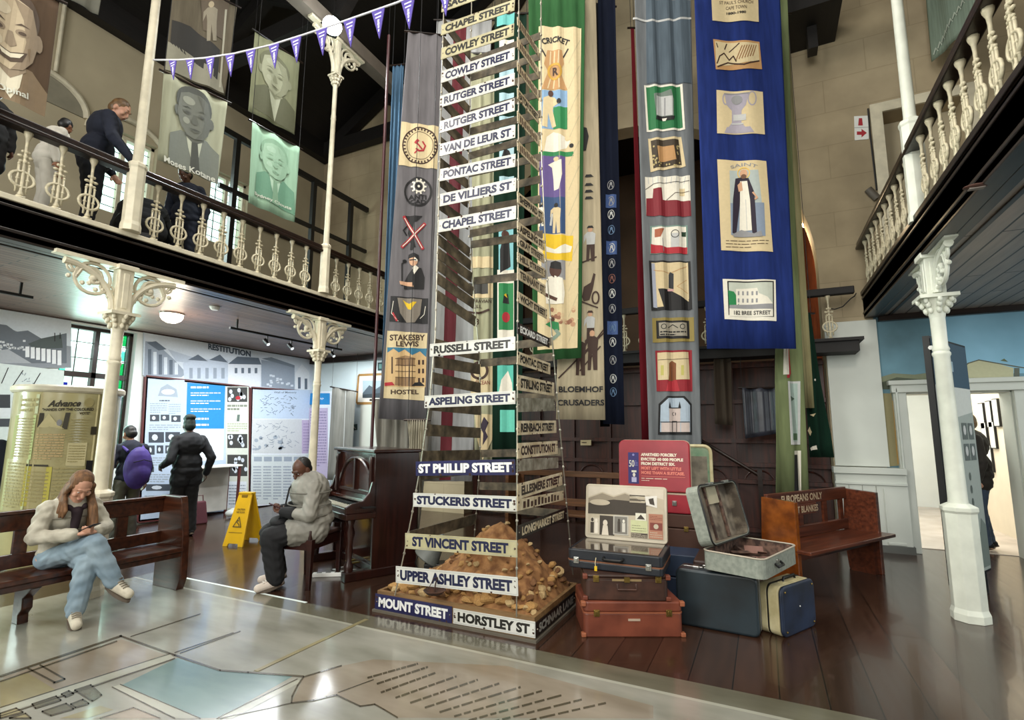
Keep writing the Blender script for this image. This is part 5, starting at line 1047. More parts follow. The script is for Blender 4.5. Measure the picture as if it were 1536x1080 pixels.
for i in range(26): x, y = rr.uniform(.06, .66), rr.uniform(.06, .4); b.cbox((x, y, .03 + rr.uniform(0, .05)), (rr.uniform(.05, .16), rr.uniform(.03, .1), .006), [torn, mat('pink_lining', '#8f6a5e', .9, var=.3)][i % 2], Matrix.Rotation(rr.uniform(0, 3), 3, 'Z') @ Matrix.Rotation(rr.uniform(-.6, .6), 3, 'X'))
tag(b.build('torn_lining', t), kind='stuff')
MB().tube([(Lw * .3, .0, .08), (Lw * .3, -.025, .06), (Lw * .45, -.025, .06), (Lw * .45, 0, .08)], .01, black, 8).build('handle', t, True); MB().box(Lw * .34, -.008, .075, Lw * .41, .001, .105, steel).build('latch', t, bevel=.003)
b = MB(); tub(b, outer, inner, .11, gry_case, mat('lid_lining', '#8d8271', .9, hex2='#4f463c', scale=6, lo=.4, hi=.6)); lo = b.build('lid', t, loc=(0, Ld + .012, Lh + .012), rot=(R(-100) + pi, 0, 0))
lo.rotation_euler = (R(76), 0, 0)
MB().tube([(x, y, .11) for x, y in outer], .007, black, 6, True).build('rim', lo, True)
MB().box(.3, .3, .02, .48, .44, .035, mat('cream_pocket', '#b9b096', .8)).box(.27, .02, .015, .29, .44, .03, torn).box(.5, .02, .015, .54, .44, .03, torn).build('pocket', lo)
MB().box(.2, Ld - .005, .09, .26, Ld + .012, .13, steel).box(.5, Ld - .005, .09, .56, Ld + .012, .13, steel).build('latch', lo)
# small cream and navy case
t = thing('suitcase', 'small cream-edged navy suitcase standing at the right end of the group', 'suitcase', (.055, 4.49, 0), math.atan2(.45, .25))
b = MB(); MB().prism(rrect(.5, .36, .06), 0, .03, navy_case).build('face', t, bevel=.02, seg=3)
MB().prism(rrect(.5, .36, .06), .03, .11, cream_case).build('body', t, bevel=.008); MB().prism(rrect(.506, .366, .06), .11, .118, black).build('seam', t); MB().prism(rrect(.5, .36, .06), .118, .19, cream_case).build('body', t, bevel=.008)
for x in (.045, .455):
    for z in (.04, .32): MB().ell((x, -.004, z), (.008, .006, .008), brass, 8, 6).build('stud', t, True)
MB().ell((.25, -.004, .19), (.006, .004, .006), white, 8, 6).build('stud', t, True)
MB().box(.12, .05, .358, .38, .09, .368, cream_case).tube([(.16, .07, .366), (.17, .07, .395), (.33, .07, .395), (.34, .07, .366)], .009, black, 8).build('handle', t, True)
# boxes and cases behind
pD = Vector((-1.40, 5.46, .70)); yD = R(2)
t = thing('suitcase', 'open red suitcase with a printed message on its raised lid', 'suitcase', pD, yD); shell(MB(), .72, .36, 0, .19, case_red).build('body', t, bevel=.012); shell(MB(), .726, .366, .185, .195, mat('pale_trim', '#b9a58e', .5), y0=-.003, x0=-.003).build('trim_band', t); latch(t, .56, .1, steel); latch(t, .12, .1, steel)
b = MB(); b.prism(rrect(.72, .52, .06), -.06, 0, case_red); lo = b.build('lid', t, loc=(0, .08, .2), rot=(R(-4), 0, 0), bevel=.012)
MB().tube([(x, 0, z) for x, z in rrect(.72, .52, .06)], .006, mat('pale_trim', '#b9a58e', .5), 6, True).build('piping', lo, True)
A = Art(); A.rect(.1, .07, .21, .39, PUR if False else flat('#39346e'), 1); A.text('50', .137, .275, .055, .07, WH, 2, .01); A.lines(.165, .25, .2, .31, 4, flat('#7f7cb5'), 2, .4); A.rect(.135, .185, .185, .205, WH, 2); A.poly([(.145, .165), (.16, .185), (.175, .165), (.168, .14), (.152, .14)], WH, 2); A.rect(.135, .085, .185, .135, flat('#b9b6d6'), 2); A.ell(.155, .365, .012, .012, flat('#8c89c0'), 2, 10)
cr2 = flat('#e9d9c6'); pk = flat('#e08070')
for i, (s_, wd) in enumerate((('APARTHEID FORCIBLY', .36), ('EVICTED 60 000 PEOPLE', .42), ('FROM DISTRICT SIX.', .34))): A.text(s_, .235 + wd / 2, .37 - i * .046, wd, .032, cr2, 2, .05)
for i, (s_, wd) in enumerate((('MOST LEFT WITH LITTLE', .40), ('MORE THAN A SUITCASE.', .43))): A.text(s_, .235 + wd / 2, .232 - i * .046, wd, .032, pk, 2, .05)
A.rect(.235, .148, .67, .152, pk, 2); A.lines(.235, .12, .67, .138, 1, cr2, 2, .35, words=True); A.lines(.235, .1, .37, .115, 1, cr2, 2, .35)
A.build('printed_message', lo, frame=lambda x, y, z: Vector((x, y - .06, z)))
t = thing('suitcase', 'pale-edged case with green lining standing behind the red suitcase', 'suitcase', (-1.02, 5.93, .70), R(6)); MB().prism(rrect(.5, .66, .07), 0, .06, mat('sage_lining', '#4f7a5c', .7, hex2='#8d9a80', scale=7)).build('lid', t); MB().tube([(x, 0, z) for x, z in rrect(.5, .66, .07)], .018, cream_case, 8, True).build('rim', t, True); MB().box(.05, -.01, .2, .46, .0, .55, mat('faded_photo', '#7f7868', .7, var=.5, scale=10)).build('lining_print', t)
for z0, z1, m_, lab in ((0, .34, mat('brown_card', '#3b251a', .6), 'dark brown box at the bottom under the open red suitcase'), (.345, .695, mat('brown_card2', '#4a2d20', .6), 'brown box directly under the open red suitcase')):
    t = thing('suitcase', lab, 'suitcase', (-1.42, 5.47, z0), R(2)); shell(MB(), .84, .58, 0, (z1 - z0) * .6, m_).build('body', t, bevel=.01); shell(MB(), .84, .58, (z1 - z0) * .6 + .006, z1 - z0, m_).build('lid', t, bevel=.01); latch(t, .68, (z1 - z0) * .6, brass)
t = thing('suitcase', 'dull blue suitcase lying behind the navy and black cases', 'suitcase', (-1.08, 5.03, 0), R(4)); m_ = mat('dull_blue', '#27374f', .5); shell(MB(), .5, .35, 0, .2, m_).build('body', t, bevel=.01); shell(MB(), .5, .35, .206, .4, m_).build('lid', t, bevel=.01)
t = thing('wooden_block', 'small orange wooden block showing behind the grey suitcase', 'block', (-.5, 5.5, 0), R(20)); MB().box(0, 0, 0, .16, .1, .6, wood('orange_wood', '#b06f35', '#8a5226', .5, 'z')).build('block_body', t, bevel=.004)
# ================================================================ PAINTED FLOOR MAP
def mapm(n, h, h2): return mat('map_' + n, h, .2, hex2=h2, scale=2.6, stretch=(.55, 1.6, 1), lo=.32, hi=.68, coat=.5, detail=8, bump=.09)
m_gr, m_pk, m_bl, m_lt, m_bd, m_ln, m_ye = mapm('grey', '#98958a', '#79776b'), mapm('buff', '#95897a', '#786c5b'), mapm('sea', '#6f8682', '#566e6d'), mapm('pale', '#aaa99b', '#918f80'), mapm('border', '#6c6858', '#565243'), mapm('line', '#51493a', '#40392c'), mapm('yellow', '#948a68', '#7a7052')
mp_ = thing('floor_map', 'painted street map under clear coating on the wooden floor', 'map', (0, 0, 0))
MB().box(-5.9, -3.9, 0, 5.8, 3.5, .004, m_gr).build('canvas', mp_)
A = Art(lambda x, y: (lambda p: (p.x, p.y))(pZ(x, y)))
A.p.append(([(-5.9, 3.3), (5.8, 3.3), (5.8, 3.5), (-5.9, 3.5)], [(0, 1, 2, 3)], m_bd, 1)); A.p.append(([(-5.9, 3.27), (5.8, 3.27), (5.8, 3.3), (-5.9, 3.3)], [(0, 1, 2, 3)], m_lt, 1)); A.p.append(([(-5.4, 3.49), (-3.7, 3.49), (-3.7, 3.52), (-5.4, 3.52)], [(0, 1, 2, 3)], flat('#d8e2df'), 2))
A.poly([(5, 1016), (182, 960), (250, 984), (0, 1064)], m_pk, 1); A.poly([(0, 1022), (40, 1010), (90, 1040), (0, 1066)], m_ye, 2); A.poly([(266, 988), (330, 1008), (440, 1015), (330, 1078), (268, 1079), (180, 1030)], m_bl, 1); A.poly([(300, 1079), (180, 1028), (168, 1032), (262, 1079)], m_lt, 2)
A.poly([(0, 1064), (255, 982), (262, 989), (0, 1074)], m_lt, 3); A.poly([(325, 1079), (446, 1020), (452, 1024), (348, 1079)], m_lt, 2); A.poly([(455, 1018), (512, 1000), (560, 990), (760, 1000), (980, 1060), (980, 1079), (596, 1078), (562, 1058), (540, 1060), (505, 1044), (470, 1052), (437, 1056)], m_pk, 1); A.poly([(140, 1079), (200, 1063), (240, 1079)], m_pk, 2); A.poly([(90, 1079), (150, 1060), (170, 1066), (130, 1079)], m_ye, 2)
L_ = lambda pts, w=1.6, lv=5: A.line(pts, w * 1.35, m_ln, lv)
L_([(0, 1016), (182, 955)], 2.2); L_([(0, 1024), (175, 963)], 1.5); L_([(180, 955), (262, 984), (330, 1007), (372, 1010), (455, 1016)], 2); L_([(0, 1063), (255, 982)], 1); L_([(0, 1076), (140, 1031), (262, 989)], 1.2); L_([(196, 956), (300, 922)], 1); L_([(270, 981), (360, 948)], 1); L_([(262, 980), (350, 950)], 1)
L_([(42, 1004), (82, 1025)], 2); L_([(60, 999), (97, 1020), (80, 1026)], 2); L_([(455, 1017), (478, 1010), (512, 1000)], 1.6); L_([(455, 1017), (446, 1030), (438, 1046), (437, 1056), (470, 1052), (490, 1047), (505, 1044), (540, 1061), (562, 1058), (576, 1066), (596, 1078)], 1.6); L_([(508, 1040), (560, 1021)], 1); L_([(180, 1028), (300, 1079)], 1); L_([(168, 1032), (262, 1079)], 1); L_([(325, 1079), (446, 1020)], 1); L_([(150, 1079), (200, 1063), (240, 1079)], 1.2); L_([(437, 1056), (330, 1079)], 1)
for r_ in ([(48, 1058), (84, 1046), (91, 1052), (53, 1064)], [(63, 1069), (99, 1057), (110, 1065), (76, 1075)], [(92, 1043), (103, 1038), (110, 1042), (98, 1047)], [(106, 1058), (124, 1051), (133, 1057), (113, 1063)], [(112, 1037), (136, 1029), (152, 1044), (138, 1053)], [(0, 1072), (24, 1064), (34, 1070), (0, 1079)], [(14, 1079), (38, 1072), (46, 1079)]): L_(r_ + r_[:1], 1.8); A.poly(r_, m_bd if r_[0][0] > 40 else m_ye, 4)
rr = random.Random(8)
rows = [((552, 1018), (626, 997)), ((566, 1027), (641, 1002))] + [((572 + 22 * k, 1040 + 8.2 * k - .2 * k * k), (652 + 32 * k, 1011 + 5.0 * k + .08 * k * k)) for k in range(9)]
for (x0, y0), (x1, y1) in rows:
    t = 0
    while t < 1:
        w = rr.uniform(.05, .16); e = min(1, t + w); A.line([(x0 + (x1 - x0) * t, y0 + (y1 - y0) * t), (x0 + (x1 - x0) * e, y0 + (y1 - y0) * e)], 3.0, m_ln, 4); t = e + .04
A.build('map_drawing', mp_, off=.0042, step=.0004, frame=lambda x, y, z: Vector((x, z, -y)))
p0, p1 = pZ(550, 930), pZ(384, 1008); MB().bar((p0.x, p0.y, .0065), (p1.x, p1.y, .0065), .035, .003, m_ye).build('seam_strip', mp_)

# ================================================================ PEWS, PIANO AND SMALL FURNITURE
t = thing('pew', 'long dark wooden pew on the left with a person sitting on it', 'pew', (-5.43, 3.28, 0)); w_ = pew_wood; Lp = 2.7
MB().prism([(-.02, 0), (.36, 0), (.4, .1), (.38, .5), (.32, .8), (.3, .86), (-.02, .86)], -.07, .0, w_, lambda u, d, v: (u, d, v)).build('end_panel', t, bevel=.008)
MB().prism([(-.02, 0), (.36, 0), (.4, .1), (.38, .5), (.32, .8), (.3, .86), (-.02, .86)], -Lp, -Lp + .07, w_).build('end_panel', t, bevel=.008)
MB().box(0, -Lp + .07, .36, .42, -.07, .4, w_).box(.36, -Lp + .07, .31, .4, -.07, .36, w_).build('seat', t, bevel=.008)
MB().box(.0, -Lp + .07, .7, .04, -.07, .83, w_).build('back_rail', t, bevel=.006); MB().box(-.005, -Lp + .07, .83, .06, -.0, .858, w_).build('top_rail', t, bevel=.006); MB().box(.0, -Lp + .07, .41, .04, -.07, .52, w_).build('back_rail', t, bevel=.006)
for y in (-.42, -.8, -1.15, -1.6, -2.1): MB().box(.005, y - .045, .5, .035, y + .045, .72, w_).build('back_slat', t)
for y in (-1.12, -2.3): MB().prism([(.06, 0), (.16, 0), (.15, .07), (.2, .12), (.19, .2), (.3, .28), (.36, .36), (.04, .36), (.05, .2)], y - .035, y + .035, w_).build('leg', t, bevel=.008)
yb = math.atan2(1.38, .86); pew2 = thing('pew', 'carved wooden pew at right with lettering cut in its back rail', 'pew', (.24, 5.57, 0), yb); Lr = 1.66; t = pew2     # x along the pew, +y away to the left back
w_ = wood('red_pew_wood', '#6b3722', '#3d1c10', .3); pm = mat('glossy_orange_wood', '#8a4a16', .22, hex2='#5c2c0c', scale=7, coat=.4)
MB().prism([(.0, 0), (.33, 0), (.36, .3), (.33, .88), (.0, .86)], 0, .06, pm, lambda u, d, v: (d, .02 + u, v)).build('end_panel', t, bevel=.006)
MB().prism([(.0, 0), (.33, 0), (.36, .3), (.33, .88), (.0, .86)], Lr - .06, Lr, w_, lambda u, d, v: (d, .02 + u, v)).build('end_panel', t, bevel=.006)
MB().box(.0, -.1, .4, Lr + .04, .34, .435, w_).build('seat', t, bevel=.008)
MB().box(.06, .32, .77, Lr - .06, .36, .9, w_).build('back_rail', t, bevel=.006); MB().box(.06, .32, .66, .95, .355, .77, w_).build('name_rail', t, bevel=.004); MB().box(.06, .32, .44, Lr - .06, .36, .55, w_).build('back_rail', t, bevel=.006)
for x in (.2, .62, 1.1, 1.45): MB().box(x, .325, .54, x + .07, .35, .78, w_).build('back_slat', t)
MB().box(.06, .06, 0, .12, .3, .4, w_).box(Lr - .12, .06, 0, Lr - .06, .3, .4, w_).box(.1, .1, .3, Lr - .1, .14, .4, w_).build('under_frame', t)
cm = flat('#c2ab8e'); A = Art(); A.text('EUROPEANS ONLY', .68, .835, .78, .075, cm, 1, .03); A.text('NET BLANKES', .72, .715, .5, .07, cm, 1, .03); A.build('carved_lettering', t, frame=lambda x, y, z: Vector((x, y + .318, z)))
t = thing('pew', 'plain light-brown pew standing behind the suitcases and banners', 'pew', (-3.3, 7.0, 0)); wl = wood('light_pew_wood', '#6b4527', '#43290f', .4)
MB().box(0, 0, .88, 2.3, .04, .96, wl).build('back_rail', t, bevel=.005); MB().box(0, 0, .48, 2.3, .04, .58, wl).build('back_rail', t, bevel=.005); MB().box(0, -.4, .4, 2.3, .0, .43, wl).build('seat', t, bevel=.005)
for x in (.05, .6, 1.2, 1.75, 2.2): MB().box(x, .005, .56, x + .05, .035, .9, wl).build('back_slat', t)
for x in (.0, 2.25): MB().box(x, -.4, 0, x + .05, .04, .9 if x else .9, wl).build('end_panel', t, bevel=.005)

# piano
pw = wood('piano_mahogany', '#2e120d', '#180806', .3, 'z', coat=.25); pwl = mat('piano_panel', '#3a1a14', .15, hex2='#241009', scale=3, coat=.8)
t = thing('piano', 'dark mahogany upright piano with two arched front panels', 'piano', (-3.72, 4.36, 0), R(-24.8)); wP = 1.12
MB().box(-.035, 0, .0, 0, .52, 1.27, pw).build('side_panel', t, bevel=.006); MB().box(-wP, 0, 0, -wP + .035, .52, 1.27, pw).build('side_panel', t, bevel=.006)
MB().box(-wP - .03, -.03, 1.27, .02, .54, 1.305, pw).build('lid', t, bevel=.01); MB().box(-wP + .035, .03, .76, -.035, .5, 1.27, pwl).build('front_panel', t)
b = MB(); cx = -wP / 2; Rr = .46
b.tube([(cx + Rr * cos(a), .02, .84 + .36 * sin(a)) for a in [pi * i / 20 for i in range(21)]], .018, pw, 6).box(cx - Rr - .02, .005, .82, cx + Rr + .02, .03, .85, pw).box(cx - .02, .0, .84, cx + .02, .03, 1.2, pw).box(-wP + .04, .0, .78, -wP + .12, .03, 1.25, pw).box(-.12, .0, .78, -.04, .03, 1.25, pw); b.build('arch_moulding', t, True)
for x in (-wP + .08, -.08): MB().lathe([(.02, 0), (.028, .03), (.018, .08), (.026, .2), (.018, .34), (.03, .4), (.02, .43)], pw, 10, (x, -.01, .8)).build('turned_baluster', t, True)
MB().box(-wP - .01, -.3, .6, .01, .03, .66, pw).build('key_bed', t, bevel=.008); MB().box(-wP + .04, -.28, .66, -.04, -.25, .71, pw).build('key_slip', t, bevel=.006)
MB().prism([(-.3, .66), (.03, .66), (.03, .98), (-.02, .97), (-.05, .86), (-.12, .78), (-.24, .76), (-.3, .73)], -.04, .0, pw, lambda u, d, v: (d, u, v)).build('cheek', t, bevel=.008); MB().prism([(-.3, .66), (.03, .66), (.03, .98), (-.02, .97), (-.05, .86), (-.12, .78), (-.24, .76), (-.3, .73)], -wP, -wP + .04, pw, lambda u, d, v: (d, u, v)).build('cheek', t, bevel=.008)
b = MB(); b.box(-wP + .05, -.24, .69, -.05, -.02, .715, mat('ivory_keys', '#cfc9b4', .3))
for i in range(48):
    if i % 7 not in (2, 6): x = -wP + .07 + i * .0245; b.box(x - .006, -.15, .715, x + .006, -.02, .727, black)
for i in range(49): b.box(-wP + .058 + i * .0245 - .0008, -.24, .7152, -wP + .058 + i * .0245 + .0008, -.15, .7156, black)
b.build('keyboard', t); MB().box(-wP + .045, -.06, .74, -.045, .04, .78, pwl).build('fallboard', t, bevel=.006)
MB().box(-wP + .035, .12, .06, -.035, .14, .6, pwl).build('lower_panel', t); MB().box(-wP - .01, -.28, .0, -wP + .1, .52, .09, pw).box(-.1, -.28, 0, .01, .52, .09, pw).box(-wP, .08, 0, 0, .16, .08, pw).build('plinth', t, bevel=.01)
for x in (-wP + .06, -.06): MB().lathe([(.045, 0), (.05, .06), (.025, .1), (.04, .2), (.028, .26), (.05, .38), (.03, .44), (.05, .5), (.05, .51)], pw, 12, (x, -.22, .09)).build('leg', t, True)
for x in (cx - .06, cx + .06): MB().box(x - .025, -.02, .05, x + .025, .12, .065, brass).build('pedal', t, bevel=.004)
# stool
t = thing('piano_stool', 'dark wooden piano stool under the seated person in black trousers', 'stool', (-4.22, 3.99, 0), R(12)); sw = wood('stool_wood', '#341611', '#1c0b08', .3)
for x in (-.19, .19):
    for y in (-.25, .25): MB().hexa([(x - .018, y - .018, 0), (x + .018, y - .018, 0), (x + .018, y + .018, 0), (x - .018, y + .018, 0), (x - .03, y - .03, .46), (x + .03, y - .03, .46), (x + .03, y + .03, .46), (x - .03, y + .03, .46)], sw).build('leg', t, bevel=.004)
MB().box(-.2, -.27, .36, .2, .27, .46, sw).build('apron', t, bevel=.006); MB().box(-.21, -.24, .462, .21, .24, .5, mat('stool_cushion', '#3d231b', .7)).build('seat', t, bevel=.015)
for y in (-.265, .265): MB().tube([(-.19, y, .46), (-.19, y, .54), (-.16, y, .555), (.16, y, .555), (.19, y, .54), (.19, y, .46)], .018, sw, 8).build('side_rail', t, True)
t = thing('power_strip', 'white power strip with a looping cable on the floor under the piano stool', 'power strip', (-4.16, 4.22, 0), R(35)); MB().box(-.16, -.03, 0, .16, .03, .04, white).build('strip_body', t, bevel=.006); MB().tube([(.16, 0, .02), (.3, .03, .008), (.36, .14, .008), (.24, .2, .008), (.1, .16, .008), (.0, .24, .008), (.1, .34, .008)], .008, mat('pale_cable', '#b5b5b2', .5), 6).build('cable', t, True)
for k_ in range(3): MB().box(-.12 + k_ * .09, -.02, .04, -.07 + k_ * .09, .02, .043, mat('socket_grey', '#6b6b68', .5)).build('socket', t)
# wet floor sign
ym = mat('yellow_plastic', '#d9ab0e', .4, var=.1); t = thing('wet_floor_sign', 'yellow folding wet-floor sign standing on the dark boards', 'sign', (-6.36, 4.88, 0), R(14))
def wet(sgn):
    P_ = [(-.15, 0), (-.07, 0), (-.06, .035), (.06, .035), (.07, 0), (.15, 0), (.1, .6), (.07, .66), (.05, .66), (.045, .6), (-.045, .6), (-.05, .66), (-.07, .66), (-.1, .6)]
    P_ = [(-.15, 0), (-.08, 0), (-.07, .035), (.07, .035), (.08, 0), (.15, 0), (.1, .66), (-.1, .66)]
    f = lambda u, d, v: (u, sgn * (.2 - v * .27 + d), v)
    b = MB(); b.prism(P_, -.012, .012, ym, f); o = b.build('front_board' if sgn < 0 else 'rear_board', t, bevel=.004); return f
f = wet(-1); wet(1); MB().box(-.045, -.05, .6, .045, .05, .64, mat('yellow_shadow', '#8a6a0a', .5)).box(-.1, -.045, .645, .1, .045, .672, ym).build('hinge', t, bevel=.004)
A = Art(); dk = flat('#5a4a10'); A.text('CAUTION', 0, .455, .12, .024, dk, 2, .03); A.text('WET FLOOR', 0, .42, .13, .024, dk, 2, .03); A.line([(-.06, .24), (0, .36), (.06, .24), (-.06, .24)], .013, dk, 2); A.line([(-.02, .3), (.02, .27), (.03, .25)], .012, dk, 2); A.ell(-.005, .315, .012, .012, dk, 2, 10); A.line([(-.1, .17), (.1, .17)], .006, dk, 2)
A.build('printed_warning', t, frame=lambda x, y, z: Vector((x, -(.2 - z * .27) - .0125 + y, z)))
# newspaper drum
DC = Vector((-7.2, 3.12, 0)); dr = .48; a0 = math.atan2(-3.12, 7.2); dm = mat('aged_newsprint', '#b5ab7c', .3, hex2='#9d9468', scale=3, coat=.5)
t = thing('display_drum', 'tall round display drum papered with old newspapers behind the left pew', 'drum', DC)
MB().lathe([(dr - .004, .05), (dr - .004, 1.92)], dm, 40).build('body', t, True); MB().lathe([(dr + .01, 1.9), (dr + .03, 1.92), (dr + .03, 1.96), (dr + .005, 1.98), (dr - .02, 1.98)], cream_iron, 40).build('top_rim', t, True); MB().lathe([(dr + .015, 0), (dr + .015, .07), (dr, .08)], dark_wood, 40).build('base_rim', t, True)
q = lambda px, py: (dr * math.asin(max(-.99, min(.99, (px - 101) / 84))), pX(px, py, -6.78).z)
A = Art(q); nk = flat('#3a3527'); l1, l2, l3, l4 = flat('#c6bb8c'), flat('#a89c6a'), flat('#c2a878'), flat('#bdb24e')
A.rect(30, 590, 58, 620, flat('#b5b58e'), 1); A.rect(60, 588, 145, 775, l1, 1); A.rect(28, 622, 57, 690, flat('#a8b070'), 1); A.rect(24, 690, 55, 770, flat('#b3b583'), 1)
A.text('Advance', 95, 605, 46, 10, nk, 3, .03, slant=.35); A.text('"HANDS OFF THE COLOURED', 101, 614, 74, 4.5, nk, 3, .03); A.text('VOTE"', 125, 620, 16, 4, nk, 3, .03)
A.poly([(61, 619), (104, 619), (102, 644), (60, 641)], nk, 2); A.poly([(61, 641), (74, 620), (84, 632), (92, 640), (98, 643)], l1, 3); A.ell(90, 634, 4, 5, GRY, 4, 8)
A.lines(105, 628, 132, 664, 9, l2, 2, .4); A.lines(60, 650, 100, 690, 10, l3, 2, .5, 3); A.rect(106, 664, 134, 698, flat('#cfc496'), 3); A.lines(108, 667, 132, 694, 7, l2, 4, .3, 4); A.rect(51, 700, 88, 760, l4, 3); A.rect(52, 697, 82, 700, nk, 4); A.lines(54, 706, 84, 755, 9, l2, 4, .3, 5); A.lines(90, 700, 135, 770, 13, l2, 2, .35, 6); A.rect(137, 640, 146, 652, nk, 3); A.rect(136, 690, 146, 708, K, 3); A.lines(30, 625, 55, 688, 14, l2, 2, .4, 7); A.lines(26, 694, 53, 765, 14, l2, 2, .4, 9); A.lines(32, 594, 57, 618, 3, l2, 2, .5, 10); A.rect(148, 590, 175, 770, flat('#a39a78'), 1); A.lines(150, 600, 172, 765, 22, l2, 2, .4, 11); A.ell(130, 604, 7, 7, l2, 2, 12)
A.build('newspaper_prints', t, off=.002, step=.0008, frame=lambda x, y, z: Vector(((dr - y) * cos(a0 + x / dr), (dr - y) * sin(a0 + x / dr), z)))

# ================================================================ EXHIBITION WALL, LEFT
WP = Plane((XL, 0, 0), R(90)); frm = mat('maroon_frame', '#5a2a2a', .5)
def board(name, label, TL, TR, BL, BR, base, draw, th=.03, frame=None, pl=WP, cat='display board', off=0.012):
    c = [pl.uv(*p) for p in (BL, BR, TR, TL)]; u0 = (c[0][0] + c[1][0]) / 2; z0 = min(c[0][1], c[1][1]); c = [(u - u0, v - z0) for u, v in c]
    loc = Vector(pl.o) + pl.u * u0 + pl.n * off; loc.z = z0
    t = thing(name, label, cat, loc, pl.yaw); MB().prism(c, -th, 0, base).build('panel', t)
    q = lambda px, py: (lambda k: (k[0] - u0, k[1] - z0))(pl.uv(px, py)); a = Art(q); draw(a); a.build('print', t, off=th + .001)
    if frame:
        b = MB()
        for (x0, y0), (x1, y1) in zip(c, c[1:] + c[:1]): b.bar((x0, -th / 2, y0), (x1, -th / 2, y1), .04, .05, frame)
        b.build('frame', t)
    return t
pb, pbl, cy_, lg_, pu = flat('#b9cbe2'), flat('#dfe7f0'), flat('#1f86c9'), flat('#9aa7b5'), flat('#b9aecb'); p1_, p2_, p3_ = flat('#8d99a8'), flat('#5b6776'), flat('#c9d3de')
def d(a):
    a.rect(216, 495, 470, 600, p3_, 1); a.poly([(216, 512), (230, 513), (260, 540), (278, 560), (270, 566), (214, 566)], p1_, 2); a.poly([(218, 514), (232, 512), (248, 524), (236, 526)], p2_, 3)
    for k in range(6): a.rect(220 + k * 8, 524 + k * 4, 225 + k * 8, 562, p3_ if k % 2 else p2_, 3)
    a.poly([(250, 524), (300, 540), (300, 548), (262, 542)], flat('#aebaca'), 2); a.poly([(272, 545), (300, 538), (340, 540), (345, 575), (275, 572)], flat('#b7c3d3'), 3); a.poly([(280, 540), (295, 532), (310, 542)], p2_, 4); a.poly([(312, 540), (328, 532), (340, 544)], p2_, 4)
    for k in range(5): a.rect(282 + k * 12, 552, 287 + k * 12, 568, p1_, 4)
    a.poly([(340, 545), (352, 537), (385, 538), (390, 548), (388, 580), (340, 578)], flat('#d5dce6'), 4); a.poly([(340, 546), (354, 535), (386, 537), (390, 547)], p2_, 5)
    for k in range(4): a.rect(350 + k * 10, 552, 354 + k * 10, 560, p2_, 5)
    a.poly([(390, 540), (420, 544), (440, 552), (440, 585), (390, 580)], p1_, 4); a.poly([(390, 538), (405, 536), (440, 548), (440, 552)], flat('#76828f'), 5)
    for k in range(14): r = random.Random(k); x = r.uniform(392, 436); y = r.uniform(560, 578); a.rect(x, y, x + 4, y + 3, p3_, 5)
    a.poly([(441, 560), (451, 546), (462, 558), (463, 586), (441, 583)], flat('#d9dfe6'), 5); a.rect(445, 566, 449, 583, p2_, 6); a.rect(455, 568, 459, 584, p2_, 6); None
A0 = board('wall_frieze', 'long pale frieze headed RESTITUTION above the information boards', (214, 494), (466, 537), (213, 563), (464, 589), flat('#c3d0de'), d, .02)
u0 = (WP.uv(213, 563)[0] + WP.uv(464, 589)[0]) / 2; z0 = min(WP.uv(213, 563)[1], WP.uv(464, 589)[1]); A = Art(lambda x, y: (lambda k: (k[0] - u0, k[1] - z0))(WP.uv(x, y + (x - 342) * .185))); A.text('RESTITUTION', 342, 525.5, 64, 9, flat('#39485a'), 9, .04); A.build('lettering', A0, off=.021)
def d(a):
    a.rect(219, 570, 274, 765, pb, 1); a.lines(222, 604, 248, 620, 5, lg_, 2); a.lines(250, 605, 268, 622, 5, lg_, 2, .5, 3)
    a.poly([(234, 594), (238, 582), (248, 576), (262, 584), (264, 596)], lg_, 2); a.ell(249, 588, 10, 4, pbl, 3); a.lines(236, 599, 262, 603, 1, p2_, 3, .5)
    for x, y, w, h in ((222, 622, 14, 10), (238, 622, 13, 9), (254, 623, 14, 10), (220, 648, 23, 16), (245, 648, 22, 15), (218, 668, 11, 14), (232, 668, 10, 12), (245, 668, 10, 12), (218, 700, 10, 8), (216, 726, 40, 10)): a.rect(x, y, x + w, y + h, flat('#3e4650'), 2); a.ell(x + w * .4, y + h * .5, w * .2, h * .3, p3_, 3, 8)
    a.lines(221, 636, 268, 646, 3, lg_, 2, .5, 5); a.lines(217, 685, 262, 699, 4, lg_, 2, .5, 6); a.lines(216, 710, 262, 724, 4, lg_, 2, .5, 7); a.lines(214, 742, 260, 762, 5, lg_, 2, .5, 8)
    a.poly([(278, 574), (335, 579), (333, 643), (276, 643)], cy_, 2)
    for k, y in enumerate((578, 588, 600, 612, 625, 634)): a.lines(283, y, 328, y + 7, 2 if k in (1, 2, 3) else 1, pbl, 3, .4, k)
    a.poly([(276, 643), (333, 643), (332, 690), (275, 692)], pbl, 2); a.rect(336, 580, 370, 765, flat('#cfd6cc'), 2)
    for y0, y1 in ((581, 603), (651, 672), (682, 714)): a.rect(338, y0, 368, y1, flat('#3b3d3c'), 3); [a.ell(random.Random(k + y0).uniform(340, 366), random.Random(k * 3 + y0).uniform(y0 + 4, y1 - 3), 2.6, 3.4, p3_, 4, 8) for k in range(9)]
    a.ell(354, 597, 4, 3, RD, 5, 8); a.lines(338, 606, 368, 616, 2, flat('#7d8578'), 3, .6, 2); a.poly([(353, 622), (357, 622), (356, 632), (352, 632)], flat('#5d7068'), 3); a.lines(338, 634, 368, 648, 4, flat('#a9b59a'), 3, .5, 4); a.rect(338, 722, 367, 762, pbl, 3); a.lines(340, 726, 365, 758, 7, lg_, 4, .4, 12)
board('information_board', 'tall board with bright blue question panel and small photographs', (217, 565), (371, 581), (205, 782), (366, 765), pb, d, .04, frm)
